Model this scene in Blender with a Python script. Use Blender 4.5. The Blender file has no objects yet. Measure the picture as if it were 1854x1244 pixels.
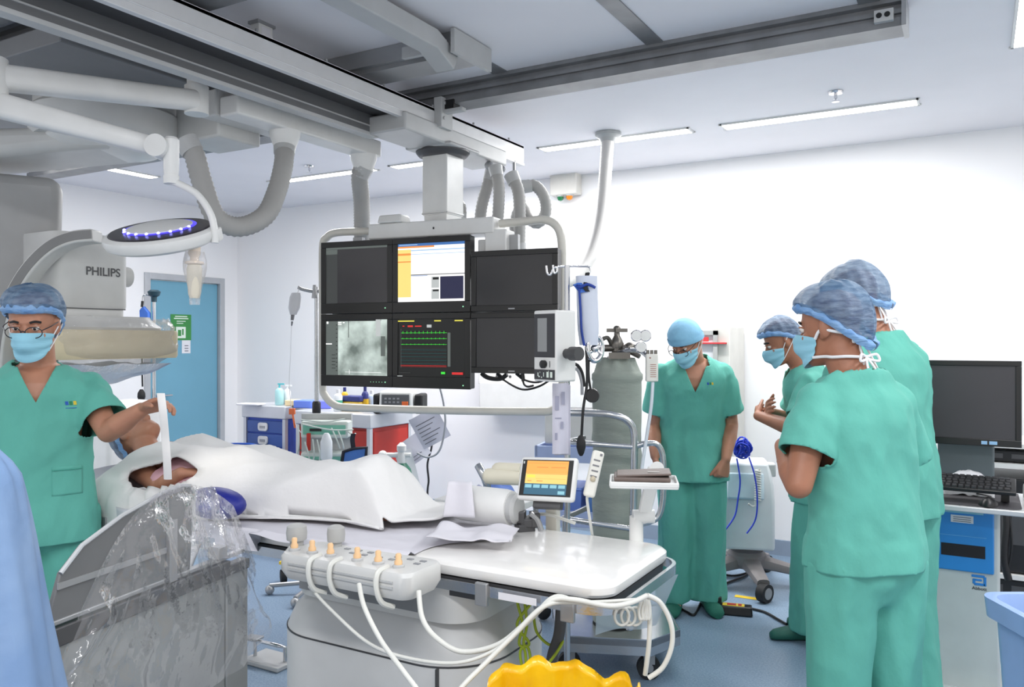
import bpy, bmesh, math, random
from mathutils import Vector, Matrix, noise, Quaternion
random.seed(7)
D = bpy.data; SC = bpy.context.scene; COL = SC.collection
V = Vector
H = 1.55; FP = 1474.0; CX = 927.0; CY = 617.0
YAW = math.radians(29.8); CS, SN = math.cos(YAW), math.sin(YAW)
# ---------------------------------------------------------------- survey helpers (photo bearings -> points of the room)
def W(px, py, d):
    c = (px - CX) / FP * d
    return V((c * CS - d * SN, c * SN + d * CS, H - (py - CY) / FP * d))
def _k(px): return (px - CX) / FP
def at_y(px, py, Y):
    return W(px, py, Y / (_k(px) * SN + CS))
def at_x(px, py, X):
    return W(px, py, X / (_k(px) * CS - SN))
def at_z(px, py, Z):
    return W(px, py, (H - Z) * FP / (py - CY))
def rv(a): return math.radians(a)
# ---------------------------------------------------------------- materials
def lin(c):
    f = lambda u: u / 12.92 if u <= .04045 else ((u + .055) / 1.055) ** 2.4
    return tuple(f(x / 255.0) for x in c) + (1.0,)
MATS = {}
def mat(name, rgb, rough=.5, metal=0.0, bump=0.0, bscale=60.0, var=0.0, vscale=8.0, emit=0.0, alpha=1.0, coat=0.0, sss=0.0, stretch=(1, 1, 1), trans=0.0, rgb2=None):
    if name in MATS: return MATS[name]
    m = D.materials.new(name); m.use_nodes = True
    nt = m.node_tree; b = nt.nodes['Principled BSDF']
    b.inputs['Base Color'].default_value = lin(rgb)
    b.inputs['Roughness'].default_value = rough
    b.inputs['Metallic'].default_value = metal
    b.inputs['Alpha'].default_value = alpha
    b.inputs['Coat Weight'].default_value = coat
    if trans: b.inputs['Transmission Weight'].default_value = trans
    if sss:
        b.inputs['Subsurface Weight'].default_value = sss
        b.inputs['Subsurface Scale'].default_value = .01
    if emit:
        b.inputs['Emission Color'].default_value = lin(rgb); b.inputs['Emission Strength'].default_value = emit
    tc = nt.nodes.new('ShaderNodeTexCoord'); mp = nt.nodes.new('ShaderNodeMapping')
    mp.inputs['Scale'].default_value = stretch
    nt.links.new(tc.outputs['Object'], mp.inputs['Vector'])
    n1 = nt.nodes.new('ShaderNodeTexNoise'); n1.inputs['Scale'].default_value = vscale; n1.inputs['Detail'].default_value = 3
    nt.links.new(mp.outputs['Vector'], n1.inputs['Vector'])
    mx = nt.nodes.new('ShaderNodeMix'); mx.data_type = 'RGBA'
    c2 = rgb2 or tuple(max(0, x * (1 - (var or .03))) for x in rgb)
    mx.inputs['A'].default_value = lin(c2); mx.inputs['B'].default_value = lin(rgb)
    cr = nt.nodes.new('ShaderNodeMapRange'); cr.inputs['From Min'].default_value = .35; cr.inputs['From Max'].default_value = .65
    nt.links.new(n1.outputs['Fac'], cr.inputs['Value']); nt.links.new(cr.outputs['Result'], mx.inputs['Factor'])
    if emit: nt.links.new(mx.outputs['Result'], b.inputs['Emission Color']); b.inputs['Base Color'].default_value = (.01, .01, .01, 1)
    else: nt.links.new(mx.outputs['Result'], b.inputs['Base Color'])
    if bump:
        n2 = nt.nodes.new('ShaderNodeTexNoise'); n2.inputs['Scale'].default_value = bscale; n2.inputs['Detail'].default_value = 4
        nt.links.new(mp.outputs['Vector'], n2.inputs['Vector'])
        bp = nt.nodes.new('ShaderNodeBump'); bp.inputs['Strength'].default_value = bump; bp.inputs['Distance'].default_value = .01
        nt.links.new(n2.outputs['Fac'], bp.inputs['Height']); nt.links.new(bp.outputs['Normal'], b.inputs['Normal'])
    MATS[name] = m
    return m
def film(name, rgb=(255, 255, 255), amount=.05, rough=.12, bump=.6, bscale=14, shine=.45):
    """thin plastic: see-through, a little milky, with a glossy crinkled skin"""
    if name in MATS: return MATS[name]
    m = D.materials.new(name); m.use_nodes = True; nt = m.node_tree
    for n in list(nt.nodes): nt.nodes.remove(n)
    N = nt.nodes.new; L = nt.links.new
    out = N('ShaderNodeOutputMaterial'); tr = N('ShaderNodeBsdfTransparent'); tr.inputs['Color'].default_value = (.97, .97, .98, 1)
    df = N('ShaderNodeBsdfDiffuse'); df.inputs['Color'].default_value = lin(rgb)
    gl = N('ShaderNodeBsdfGlossy'); gl.inputs['Roughness'].default_value = rough
    tc = N('ShaderNodeTexCoord'); nz = N('ShaderNodeTexNoise'); nz.inputs['Scale'].default_value = bscale; nz.inputs['Detail'].default_value = 4
    L(tc.outputs['Object'], nz.inputs['Vector'])
    bp = N('ShaderNodeBump'); bp.inputs['Strength'].default_value = bump; bp.inputs['Distance'].default_value = .03
    L(nz.outputs['Fac'], bp.inputs['Height']); L(bp.outputs['Normal'], gl.inputs['Normal'])
    lw = N('ShaderNodeLayerWeight'); lw.inputs['Blend'].default_value = .25; L(bp.outputs['Normal'], lw.inputs['Normal'])
    ma = N('ShaderNodeMath'); ma.operation = 'MULTIPLY_ADD'; ma.inputs[1].default_value = shine; ma.inputs[2].default_value = .03; L(lw.outputs['Fresnel'], ma.inputs[0])
    m1 = N('ShaderNodeMixShader'); m1.inputs['Fac'].default_value = amount; L(tr.outputs[0], m1.inputs[1]); L(df.outputs[0], m1.inputs[2])
    m2 = N('ShaderNodeMixShader'); L(ma.outputs[0], m2.inputs['Fac']); L(m1.outputs[0], m2.inputs[1]); L(gl.outputs[0], m2.inputs[2]); L(m2.outputs[0], out.inputs['Surface'])
    MATS[name] = m
    return m
def glow(name, rgb, s):
    return mat(name, rgb, rough=.4, emit=s, var=.01)
# ---------------------------------------------------------------- mesh builder
def frame_of(d):
    d = d.normalized()
    a = V((0, 0, 1)) if abs(d.z) < .9 else V((1, 0, 0))
    u = d.cross(a).normalized(); return u, u.cross(d).normalized()
def rot(z=0, x=0, y=0):
    return Matrix.Rotation(rv(z), 3, 'Z') @ Matrix.Rotation(rv(y), 3, 'Y') @ Matrix.Rotation(rv(x), 3, 'X')
def spline(pts, n=8):
    pts = [V(p) for p in pts]
    if len(pts) < 3: return pts
    out = []
    for i in range(len(pts) - 1):
        p0 = pts[max(i - 1, 0)]; p1 = pts[i]; p2 = pts[i + 1]; p3 = pts[min(i + 2, len(pts) - 1)]
        for k in range(n):
            t = k / n
            out.append(.5 * ((2 * p1) + (p2 - p0) * t + (2 * p0 - 5 * p1 + 4 * p2 - p3) * t * t + (3 * p1 - p0 - 3 * p2 + p3) * t ** 3))
    out.append(pts[-1]); return out
class MB:
    def __init__(s): s.v = []; s.f = []; s.m = []; s.mats = []
    def _mi(s, m):
        if m is None: return 0
        if m not in s.mats: s.mats.append(m)
        return s.mats.index(m)
    def add(s, vs, fs, m=None):
        b = len(s.v); k = s._mi(m)
        s.v += [V(x) for x in vs]; s.f += [tuple(b + i for i in f) for f in fs]; s.m += [k] * len(fs)
        return s
    def box(s, c, size, R=None, m=None, taper=None):
        c = V(c); hx, hy, hz = [x / 2 for x in size]; R = R or Matrix.Identity(3); t = taper or (1, 1)
        vs = [c + R @ V((x * hx * (t[0] if z > 0 else 1), y * hy * (t[1] if z > 0 else 1), z * hz)) for z in (-1, 1) for x, y in ((-1, -1), (1, -1), (1, 1), (-1, 1))]
        return s.add(vs, [(3, 2, 1, 0), (4, 5, 6, 7), (0, 1, 5, 4), (1, 2, 6, 5), (2, 3, 7, 6), (3, 0, 4, 7)], m)
    def span(s, a, b, m=None):
        a, b = V(a), V(b); return s.box((a + b) / 2, [abs(x) for x in (b - a)], None, m)
    def loft(s, rings, m=None, cap=True, closed=False):
        """rings: lists of points of equal length"""
        n = len(rings[0]); vs = [p for r in rings for p in r]; fs = []
        R = len(rings)
        for i in range(R if closed else R - 1):
            j = (i + 1) % R
            for k in range(n):
                l = (k + 1) % n
                fs.append((i * n + k, i * n + l, j * n + l, j * n + k))
        if cap and not closed:
            fs.append(tuple(range(n - 1, -1, -1))); fs.append(tuple((R - 1) * n + k for k in range(n)))
        return s.add(vs, fs, m)
    def ring(s, c, u, v, ru, rw, n=16, e=2.0):
        out = []
        for k in range(n):
            a = 2 * math.pi * k / n; ca, sa = math.cos(a), math.sin(a)
            q = 2.0 / e
            out.append(V(c) + V(u) * (ru * math.copysign(abs(ca) ** q, ca)) + V(v) * (rw * math.copysign(abs(sa) ** q, sa)))
        return out
    def cyl(s, a, b, r0, r1=None, n=16, m=None):
        a, b = V(a), V(b); u, w = frame_of(b - a); r1 = r0 if r1 is None else r1
        return s.loft([s.ring(a, u, w, r0, r0, n), s.ring(b, u, w, r1, r1, n)], m)
    def lathe(s, base, prof, axis=(0, 0, 1), n=20, m=None):
        ax = V(axis).normalized(); u, w = frame_of(ax)
        return s.loft([s.ring(V(base) + ax * z, u, w, max(r, 1e-4), max(r, 1e-4), n) for r, z in prof], m)
    def tube(s, pts, r, n=8, m=None, smooth=6, ripple=0.0, step=None, closed=False, flat=None):
        P = spline(pts, smooth) if smooth else [V(p) for p in pts]
        if step:
            L = [0]
            for a, b in zip(P, P[1:]): L.append(L[-1] + (b - a).length)
            k = max(2, int(L[-1] / step)); Q = []; j = 0
            for i in range(k + 1):
                t = L[-1] * i / k
                while j < len(L) - 2 and L[j + 1] < t: j += 1
                q = (t - L[j]) / max(1e-9, L[j + 1] - L[j]); Q.append(P[j].lerp(P[j + 1], q))
            P = Q
        t = (P[1] - P[0]).normalized(); u, w = frame_of(t); rings = []
        for i, p in enumerate(P):
            t2 = (P[min(i + 1, len(P) - 1)] - P[max(i - 1, 0)])
            if t2.length < 1e-9: t2 = t
            t2.normalize(); q = t.rotation_difference(t2); u = q @ u; w = q @ w; t = t2
            rr = r[min(i * len(r) // len(P), len(r) - 1)] if isinstance(r, (list, tuple)) else r
            if ripple: rr *= 1 + (ripple if i % 2 else -ripple)
            if flat: rings.append(s.ring(p, V(flat).normalized(), t2.cross(V(flat)).normalized(), rr, rr * .18, n))
            else: rings.append(s.ring(p, u, w, rr, rr, n))
        return s.loft(rings, m)
    def ball(s, c, r, n=14, m=None, R=None):
        c = V(c); r = V((r, r, r)) if not hasattr(r, '__len__') else V(r); R = R or Matrix.Identity(3)
        rings = []; k = max(6, n // 2)
        for i in range(k + 1):
            a = math.pi * i / k - math.pi / 2; q = max(math.cos(a), .001)
            rings.append([c + R @ V((r.x * q * math.cos(2 * math.pi * j / n), r.y * q * math.sin(2 * math.pi * j / n), r.z * math.sin(a))) for j in range(n)])
        return s.loft(rings, m)
    def prism(s, poly, ext, m=None):
        n = len(poly); e = V(ext); vs = [V(p) for p in poly] + [V(p) + e for p in poly]
        return s.add(vs, [tuple(range(n - 1, -1, -1)), tuple(range(n, 2 * n))] + [(k, (k + 1) % n, n + (k + 1) % n, n + k) for k in range(n)], m)
    def grid(s, fn, nu, nv, m=None):
        vs = [fn(i / nu, j / nv) for i in range(nu + 1) for j in range(nv + 1)]
        return s.add(vs, [(i * (nv + 1) + j, (i + 1) * (nv + 1) + j, (i + 1) * (nv + 1) + j + 1, i * (nv + 1) + j + 1) for i in range(nu) for j in range(nv)], m)
    def quad(s, o, u, v, r, m, off=0.0):
        """rect r=(u0,v0,u1,v1) on a face with origin o and side vectors u, v"""
        n = V(u).cross(V(v)).normalized() * off
        return s.add([V(o) + V(u) * a + V(v) * b + n for a, b in ((r[0], r[1]), (r[2], r[1]), (r[2], r[3]), (r[0], r[3]))], [(0, 1, 2, 3)], m)
    def mesh(s, name, m=None):
        me = D.meshes.new(name); me.from_pydata([tuple(p) for p in s.v], [], s.f)
        ms = s.mats or ([m] if m else [])
        for x in ms: me.materials.append(x)
        if s.mats: me.polygons.foreach_set('material_index', s.m)
        me.update(); return me
def finish(me, smooth=35):
    bm = bmesh.new(); bm.from_mesh(me); bmesh.ops.recalc_face_normals(bm, faces=bm.faces); bm.to_mesh(me); bm.free()
    if smooth:
        me.polygons.foreach_set('use_smooth', [True] * len(me.polygons)); me.set_sharp_from_angle(angle=rv(smooth))
def root_loc(p):
    return V(p['_o']) if p is not None and '_o' in p else V((0, 0, 0))
ORG = {}
def obj(name, mb, m=None, parent=None, bevel=0.0, smooth=35, recalc=True, sub=0):
    """one mesh object; the builder's points are room coordinates"""
    me = mb if isinstance(mb, D.meshes.__class__) else mb.mesh(name, m) if isinstance(mb, MB) else mb
    if recalc: finish(me, smooth)
    o = D.objects.new(name, me); COL.objects.link(o)
    if parent is not None:
        org = ORG[parent.name]; o.parent = parent
    else:
        xs = [v.co for v in me.vertices]
        org = V(((min(p.x for p in xs) + max(p.x for p in xs)) / 2, (min(p.y for p in xs) + max(p.y for p in xs)) / 2, min(p.z for p in xs)))
        o.location = org
    me.transform(Matrix.Translation(-org)); ORG[o.name] = org
    if bevel:
        b = o.modifiers.new('edge', 'BEVEL'); b.width = bevel; b.segments = 3; b.limit_method = 'ANGLE'; b.angle_limit = rv(40)
        me.polygons.foreach_set('use_smooth', [True] * len(me.polygons))
        me.set_sharp_from_angle(angle=rv(50))
    if sub:
        q = o.modifiers.new('soft', 'SUBSURF'); q.levels = sub; q.render_levels = sub
    return o
def tag(o, label, cat, group=None):
    o['label'] = label; o['category'] = cat
    if group: o['group'] = group
    return o
def thing(name, label, cat, loc, group=None):
    o = D.objects.new(name, None); COL.objects.link(o); o.location = V(loc); o.empty_display_size = .1
    ORG[o.name] = V(loc)
    return tag(o, label, cat, group)
def solo(name, label, cat, mb, m=None, group=None, **k):
    return tag(obj(name, mb, m, None, **k), label, cat, group)
def struct(name, mb, m=None, **k):
    o = obj(name, mb, m, None, **k); o['kind'] = 'structure'; return o
def dup(o, loc, label, group=None, rz=0):
    def cp(x, par):
        c = x.copy(); COL.objects.link(c)
        if par is not None: c.parent = par
        ORG[c.name] = ORG[x.name]
        for ch in x.children: cp(ch, c)
        return c
    c = cp(o, None); c.location = V(loc); c.rotation_euler = (0, 0, rz); c['label'] = label
    if group: c['group'] = group
    return c
def text_mesh(txt, o, u, v, height, m, depth=.0015, bold=.0):
    """lettering laid on a face: o = left end of the baseline"""
    cu = D.curves.new('lettering', 'FONT'); cu.body = txt; cu.size = 1.0; cu.extrude = 0.0; cu.offset = bold
    ob = D.objects.new('lettering', cu); COL.objects.link(ob)
    dg = bpy.context.evaluated_depsgraph_get()
    me = D.meshes.new_from_object(ob.evaluated_get(dg)); D.objects.remove(ob); D.curves.remove(cu)
    U, Wv = V(u).normalized(), V(v).normalized(); n = U.cross(Wv)
    mb = MB(); mb.add([V(o) + U * (p.co.x * height * 1.38) + Wv * (p.co.y * height * 1.38) + n * depth for p in me.vertices], [tuple(p.vertices) for p in me.polygons], m)
    D.meshes.remove(me); return mb
# ---------------------------------------------------------------- palette
white_paint = mat('white_paint', (240, 240, 242), .45, bump=.03, bscale=200)
white_plastic = mat('white_plastic', (226, 226, 224), .35, bump=.02)
grey_plastic = mat('grey_plastic', (186, 187, 187), .4, bump=.02)
grey_metal = mat('grey_metal', (165, 166, 168), .38, .55, bump=.03, bscale=120)
rail_metal = mat('rail_metal', (140, 141, 143), .42, .45, bump=.02, stretch=(1, 1, 1), var=.1)
dark_metal = mat('dark_metal', (82, 82, 84), .45, .4)
steel = mat('brushed_steel', (200, 202, 205), .22, .95, bump=.05, bscale=160)
chrome = mat('chrome', (225, 225, 228), .1, 1.0)
black = mat('black_plastic', (24, 24, 26), .38, bump=.02)
black_rub = mat('black_rubber', (30, 30, 32), .7)
hose_m = mat('hose_grey', (168, 167, 165), .6)
cable_w = mat('white_cable', (218, 218, 212), .5)
cable_k = mat('black_cable', (28, 28, 30), .55)
blue_m = mat('blue_plastic', (38, 92, 196), .4)
paper = mat('white_paper', (232, 231, 236), .8, bump=.05)
ink = mat('printed_ink', (120, 120, 130), .8)
red_m = mat('red_paint', (196, 48, 34), .42)
# ================================================================ camera, light, room
cam = D.cameras.new('camera'); co = D.objects.new('camera', cam); COL.objects.link(co)
co.location = (0, 0, H); co.rotation_euler = (rv(90), 0, YAW)
cam.sensor_width = 36; cam.lens = 36 * FP / 1854; cam.shift_y = -(622 - CY) / 1854; cam.clip_start = .05
SC.camera = co
SC.view_settings.view_transform = 'Standard'; SC.view_settings.look = 'None'; SC.view_settings.exposure = 0.22
wd = D.worlds.new('fill_world'); SC.world = wd; wd.use_nodes = True  # even white fill light, entering where the room is left open
wd.node_tree.nodes['Background'].inputs['Color'].default_value = (1, .985, .97, 1)
wd.node_tree.nodes['Background'].inputs['Strength'].default_value = 1.0
XL, YB, ZC = -6.86, 6.08, 2.91
XR, YF = 2.6, -1.6
wall_m = mat('wall_paint', (243, 242, 243), .6, bump=.01, bscale=90, var=.004, vscale=2)
ceil_m = mat('ceiling_paint', (236, 234, 238), .7, bump=.02, bscale=60, var=.02, vscale=1.5)
floor_m = mat('floor_vinyl', (140, 160, 180), .35, bump=.03, bscale=300, rgb2=(114, 137, 162), vscale=110)
struct('floor', MB().span((XL - .1, YF - 1, -.1), (XR + 1, YB + .1, 0)), floor_m, smooth=0)
struct('ceiling', MB().span((XL - .1, YF, ZC), (XR, YB + .1, ZC + .1)), ceil_m, smooth=0)
struct('wall_back', MB().span((XL - .1, YB, 0), (XR + .6, YB + .12, ZC)), wall_m, smooth=0)
DY0, DY1, DZ = 5.02, 5.84, 2.14
wl = MB().span((XL - .12, YF, 0), (XL, DY0 - .06, ZC)).span((XL - .12, DY1 + .06, 0), (XL, YB, ZC)).span((XL - .12, DY0 - .06, DZ + .06), (XL, DY1 + .06, ZC))
struct('wall_left', wl, wall_m, smooth=0)
base_m = mat('skirting_vinyl', (150, 164, 182), .5)
struct('baseboard_back', MB().span((XL, YB - .02, 0), (XR + .6, YB, .11)), base_m, smooth=0)
struct('baseboard_left', MB().span((XL, YF, 0), (XL + .02, DY0 - .07, .11)), base_m, smooth=0)
# ceiling cover strips (flush, along the depth of the room)
for i, x in enumerate((-4.05, -3.15, -2.1, -1.28, -.38)):
    struct('trim_%d' % (i + 1), MB().span((x - .04, .2, ZC - .006), (x + .04, 3.56, ZC)), rail_metal, smooth=0)
# door
door_m = mat('door_blue', (112, 168, 192), .45, var=.03, vscale=2)
frame_m = mat('door_frame_grey', (186, 188, 192), .4, .25)
dr = obj('door_1', MB().span((XL - .06, DY0 + .005, .01), (XL - .02, DY1 - .005, DZ - .005)), door_m, None, bevel=.002); dr['kind'] = 'structure'
fr = MB().span((XL - .12, DY0 - .06, 0), (XL + .02, DY0, DZ + .06)).span((XL - .12, DY1, 0), (XL + .02, DY1 + .06, DZ + .06)).span((XL - .12, DY0, DZ), (XL + .02, DY1, DZ + .06))
obj('door_frame', fr, frame_m, dr, bevel=.003)
hd = MB().cyl((XL - .02, DY0 + .09, 1.02), (XL + .04, DY0 + .09, 1.02), .012).cyl((XL + .04, DY0 + .08, 1.02), (XL + .04, DY0 + .22, 1.02), .01)
obj('door_handle', hd, steel, dr)
# green notice on the door with a white paper below it
nz = at_x(330, 600, XL - .018)
no = MB(); u, v = V((0, 1, 0)), V((0, 0, 1)); o = at_x(309, 616, XL - .017); o2 = at_x(346, 570, XL - .017)
wN, hN = (o2 - o).y, (o2 - o).z
green = mat('notice_green', (58, 142, 70), .5)
no.box(o + V((0, wN / 2, hN / 2)), (.004, wN, hN), None, green)
nw = mat('notice_white', (230, 240, 230), .5)
for r in ((.2, .9, .8, .94), (.15, .82, .85, .86), (.28, .72, .72, .75), (.28, .64, .6, .67), (.25, .08, .72, .52)):
    no.quad(o + V((.0022, 0, 0)), V((0, wN, 0)), V((0, 0, hN)), r, nw, .0006)
for r in ((.34, .16, .5, .4), (.54, .2, .62, .44)):
    no.quad(o + V((.0022, 0, 0)), V((0, wN, 0)), V((0, 0, hN)), r, green, .0012)
solo('door_notice', 'green notice with white lines and a pictogram fixed on the blue door', 'sign', no, smooth=0)
pp = at_x(337, 628, XL - .018)
pm = MB().box(pp, (.003, .10, .13), None, paper)
for k in range(3): pm.quad(pp + V((.0017, -.05, -.065)), V((0, .1, 0)), V((0, 0, .13)), (.3, .15 + .2 * k, .75, .22 + .2 * k), ink, .0006)
solo('paper_notice', 'small white paper notice stuck on the blue door below the green one', 'paper', pm, smooth=0)
# ---------------------------------------------------------------- strip lights
lamp_m = glow('lamp_diffuser', (255, 254, 250), 12.0)
def strip(x0, x1, y0, y1, label, group='linear ceiling lights'):
    c = V(((x0 + x1) / 2, (y0 + y1) / 2, ZC - .012))
    t = thing('ceiling_light', label, 'ceiling light', c, group)
    obj('diffuser', MB().span((x0 + .012, y0 + .012, ZC - .008), (x1 - .012, y1 - .012, ZC - .002)), lamp_m, t)
    f = MB()
    f.span((x0 - .008, y0, ZC - .01), (x1 + .008, y0 + .012, ZC - .001)).span((x0 - .008, y1 - .012, ZC - .01), (x1 + .008, y1, ZC - .001))
    f.span((x0, y0, ZC - .01), (x0 + .012, y1, ZC - .001)).span((x1 - .012, y0, ZC - .01), (x1, y1, ZC - .001))
    obj('frame', f, white_plastic, t)
strip(-5.25, -4.13, 4.97, 5.09, 'bright linear ceiling light between the two hanging hoses over the blue cart')
strip(-3.97, -2.85, 5.0, 5.12, 'bright linear ceiling light partly hidden behind the square monitor column')
strip(-2.69, -1.60, 5.05, 5.18, 'bright linear ceiling light crossed by the ribbed ceiling hose')
strip(-1.41, -.29, 5.08, 5.22, 'bright linear ceiling light with a sprinkler just in front, over the standing staff')
strip(-6.0, -5.87, 3.15, 4.4, 'bright linear ceiling light seen under the scanner hub near the door')
strip(.13, .38, 3.1, 4.42, 'bright ceiling light at the upper corner beyond the end of the long rail')
def sprinkler(p, label):
    t = thing('sprinkler', label, 'sprinkler', p, 'ceiling sprinklers')
    obj('cover_plate', MB().lathe(p, ((.001, 0), (.04, -.002), (.036, -.012), (.012, -.014)), n=18), chrome, t)
    obj('nozzle', MB().lathe(p, ((.009, -.012), (.009, -.04), (.004, -.042), (.004, -.05), (.02, -.052), (.02, -.056))), chrome, t)
sprinkler(at_z(1513, 166, ZC), 'chrome ceiling sprinkler before the light over the standing staff')
sprinkler(at_z(560, 300, ZC), 'chrome ceiling sprinkler above the ribbed hose loop near the door')
def area(name, loc, size, power, rx=0, rz=0, col=(1, 1, 1)):
    l = D.lights.new(name, 'AREA'); l.shape = 'RECTANGLE'; l.size, l.size_y = size; l.energy = power; l.color = col
    o = D.objects.new(name, l); COL.objects.link(o); o.location = loc; o.rotation_euler = (rx, 0, rz); return o
area('fill_light_near', (-.6, .3, 2.88), (2.2, .25), 50)  # unseen fill light added above the camera, no fixture built
area('fill_light_side', (.9, 2.6, 2.88), (.25, 2.0), 36)  # added fill from the right, out of view and without a fixture
area('fill_light_door', (-5.6, 1.4, 2.88), (.25, 2.0), 44)  # unseen fill that brightens the left wall, no fitting modelled
area('ceiling_lamp_row', (-2.0, 5.1, 2.895), (3.6, .1), 78)
area('fill_light_back', (-4.5, 4.3, 2.89), (1.6, .25), 32)  # added to brighten the lower back wall; no lamp hangs here
# ================================================================ people
skin_a = mat('skin_tan', (186, 132, 106), .5, bump=.05, bscale=180, sss=.06, var=.06, vscale=14)
skin_b = mat('skin_brown', (166, 112, 86), .5, bump=.05, bscale=180, sss=.06, var=.06, vscale=14)
scrub_m = mat('scrub_green', (96, 178, 163), .85, bump=.45, bscale=24, var=.06, vscale=5, stretch=(1, 1, .6))
seam_m = mat('scrub_seam', (66, 160, 142), .85)
hair_m = mat('black_hair', (26, 22, 22), .6, bump=.4, bscale=240)
def capmat(name, rgb, a, light):
    m = mat(name, rgb, .55, bump=.8, bscale=34, var=.01, vscale=22, stretch=(1, 1, 3.2), rgb2=light)
    nt = m.node_tree; b = nt.nodes['Principled BSDF']; out = [n for n in nt.nodes if n.type == 'OUTPUT_MATERIAL'][0]
    t = nt.nodes.new('ShaderNodeBsdfTransparent'); mx = nt.nodes.new('ShaderNodeMixShader'); mx.inputs['Fac'].default_value = a
    nt.links.new(t.outputs[0], mx.inputs[1]); nt.links.new(b.outputs[0], mx.inputs[2]); nt.links.new(mx.outputs[0], out.inputs['Surface'])
    return m
cap_m = capmat('bouffant_gauze', (72, 106, 142), .70, (122, 150, 178))
rim_m = capmat('bouffant_rim', (112, 158, 212), .92, (140, 178, 220))
skull_m = mat('cap_light_blue', (140, 194, 226), .8, bump=.3, bscale=30)
mask_m = mat('mask_blue', (150, 206, 226), .8, bump=.25, bscale=40, stretch=(.2, .2, 2.2))
tie_m = mat('mask_tie', (236, 236, 238), .8)
eye_w = mat('eye_white', (225, 220, 215), .3); eye_k = mat('eye_dark', (30, 22, 20), .2)
glass_m = mat('spectacle_frame', (40, 36, 40), .3)
clog_m = mat('clog_dark_green', (28, 92, 80), .6, bump=.1); clog_l = mat('shoe_cover_green', (32, 104, 88), .8, bump=.5, bscale=40)
from mathutils.bvhtree import BVHTree
def remeshed(mb, voxel, smooth=0, fac=.5):
    me = mb.mesh('tmp'); bm = bmesh.new(); bm.from_mesh(me); bmesh.ops.recalc_face_normals(bm, faces=bm.faces); bm.to_mesh(me); bm.free()
    o = D.objects.new('tmp', me); COL.objects.link(o)
    r = o.modifiers.new('r', 'REMESH'); r.mode = 'VOXEL'; r.voxel_size = voxel; r.use_smooth_shade = True
    if smooth:
        s = o.modifiers.new('s', 'SMOOTH'); s.factor = fac; s.iterations = smooth
    dg = bpy.context.evaluated_depsgraph_get()
    n = D.meshes.new_from_object(o.evaluated_get(dg)); D.objects.remove(o); D.meshes.remove(me)
    n.materials.clear(); return n
def folds(me, amp, seed=0.0, sc=(7, 7, 2.4)):
    off = V((seed * 3.1, seed * 1.7, seed)); P = []
    nr = [v.normal.copy() for v in me.vertices]
    for v, n in zip(me.vertices, nr):
        p = v.co; q = V((p.x * sc[0], p.y * sc[1], p.z * sc[2])) + off
        f = noise.noise(q) + .7 * (1 - 2 * abs(noise.noise(q * 1.7 + V((5, 2, 1))))) + .35 * (1 - 2 * abs(noise.noise(V((q.x + q.z * 1.6, q.y, q.z * 2.2)) * 1.8))) - .45
        P += list(p + n * (amp * f))
    me.vertices.foreach_set('co', P); me.update()
def slice_cut(me, planes, test):
    """clean edges: split along the planes, then remove the faces the test names"""
    bm = bmesh.new(); bm.from_mesh(me)
    for co, no, near, rad in planes:
        fs = [f for f in bm.faces if (f.calc_center_median() - near).length < rad]
        es = list({e for f in fs for e in f.edges}); vs = list({v for f in fs for v in f.verts})
        bmesh.ops.bisect_plane(bm, geom=vs + es + fs, plane_co=co, plane_no=no, dist=1e-5)
    bmesh.ops.delete(bm, geom=[f for f in bm.faces if test(f.calc_center_median())], context='FACES')
    bm.to_mesh(me); bm.free()
class Frame:
    def __init__(s, o, x, y, z): s.o, s.x, s.y, s.z = V(o), V(x), V(y), V(z)
    def __call__(s, a, b, c): return s.o + s.x * a + s.y * b + s.z * c
    def inv(s, p): d = V(p) - s.o; return V((d.dot(s.x), d.dot(s.y), d.dot(s.z)))
def bent(o, pitch, yaw=0.0, roll=0.0):
    """frame leaning forward by pitch, turned by yaw (positive to its own left)"""
    R = Matrix.Rotation(rv(yaw), 3, 'Z') @ Matrix.Rotation(rv(roll), 3, 'Y') @ Matrix.Rotation(rv(-pitch), 3, 'X')
    return Frame(o, R @ V((1, 0, 0)), R @ V((0, 1, 0)), R @ V((0, 0, 1)))
HEADP = ((-.118, .024, .078, .035), (-.108, .040, .088, .010), (-.088, .053, .092, -.025), (-.055, .062, .092, -.06), (-.02, .068, .089, -.08), (.01, .072, .088, -.092),
         (.04, .075, .088, -.098), (.07, .071, .080, -.094), (.095, .057, .060, -.076), (.112, .03, .028, -.042))
def headprof(z):
    P = HEADP
    if z <= P[0][0]: return P[0][1:]
    for a, b in zip(P, P[1:]):
        if z <= b[0]:
            t = (z - a[0]) / (b[0] - a[0]); return tuple(a[i] + (b[i] - a[i]) * t for i in (1, 2, 3))
    return P[-1][1:]
def headpt(F, ang, z, off=0.0, s=1.0):
    """surface point of the head at bearing ang (0 = face forward, +90 = its right)"""
    w, f, b = headprof(z); c = (f + b) / 2; r = (f - b) / 2
    a = rv(ang); return F((w + off) * math.sin(a) * s, (c + (r + off) * math.cos(a)) * s, z * s)
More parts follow.
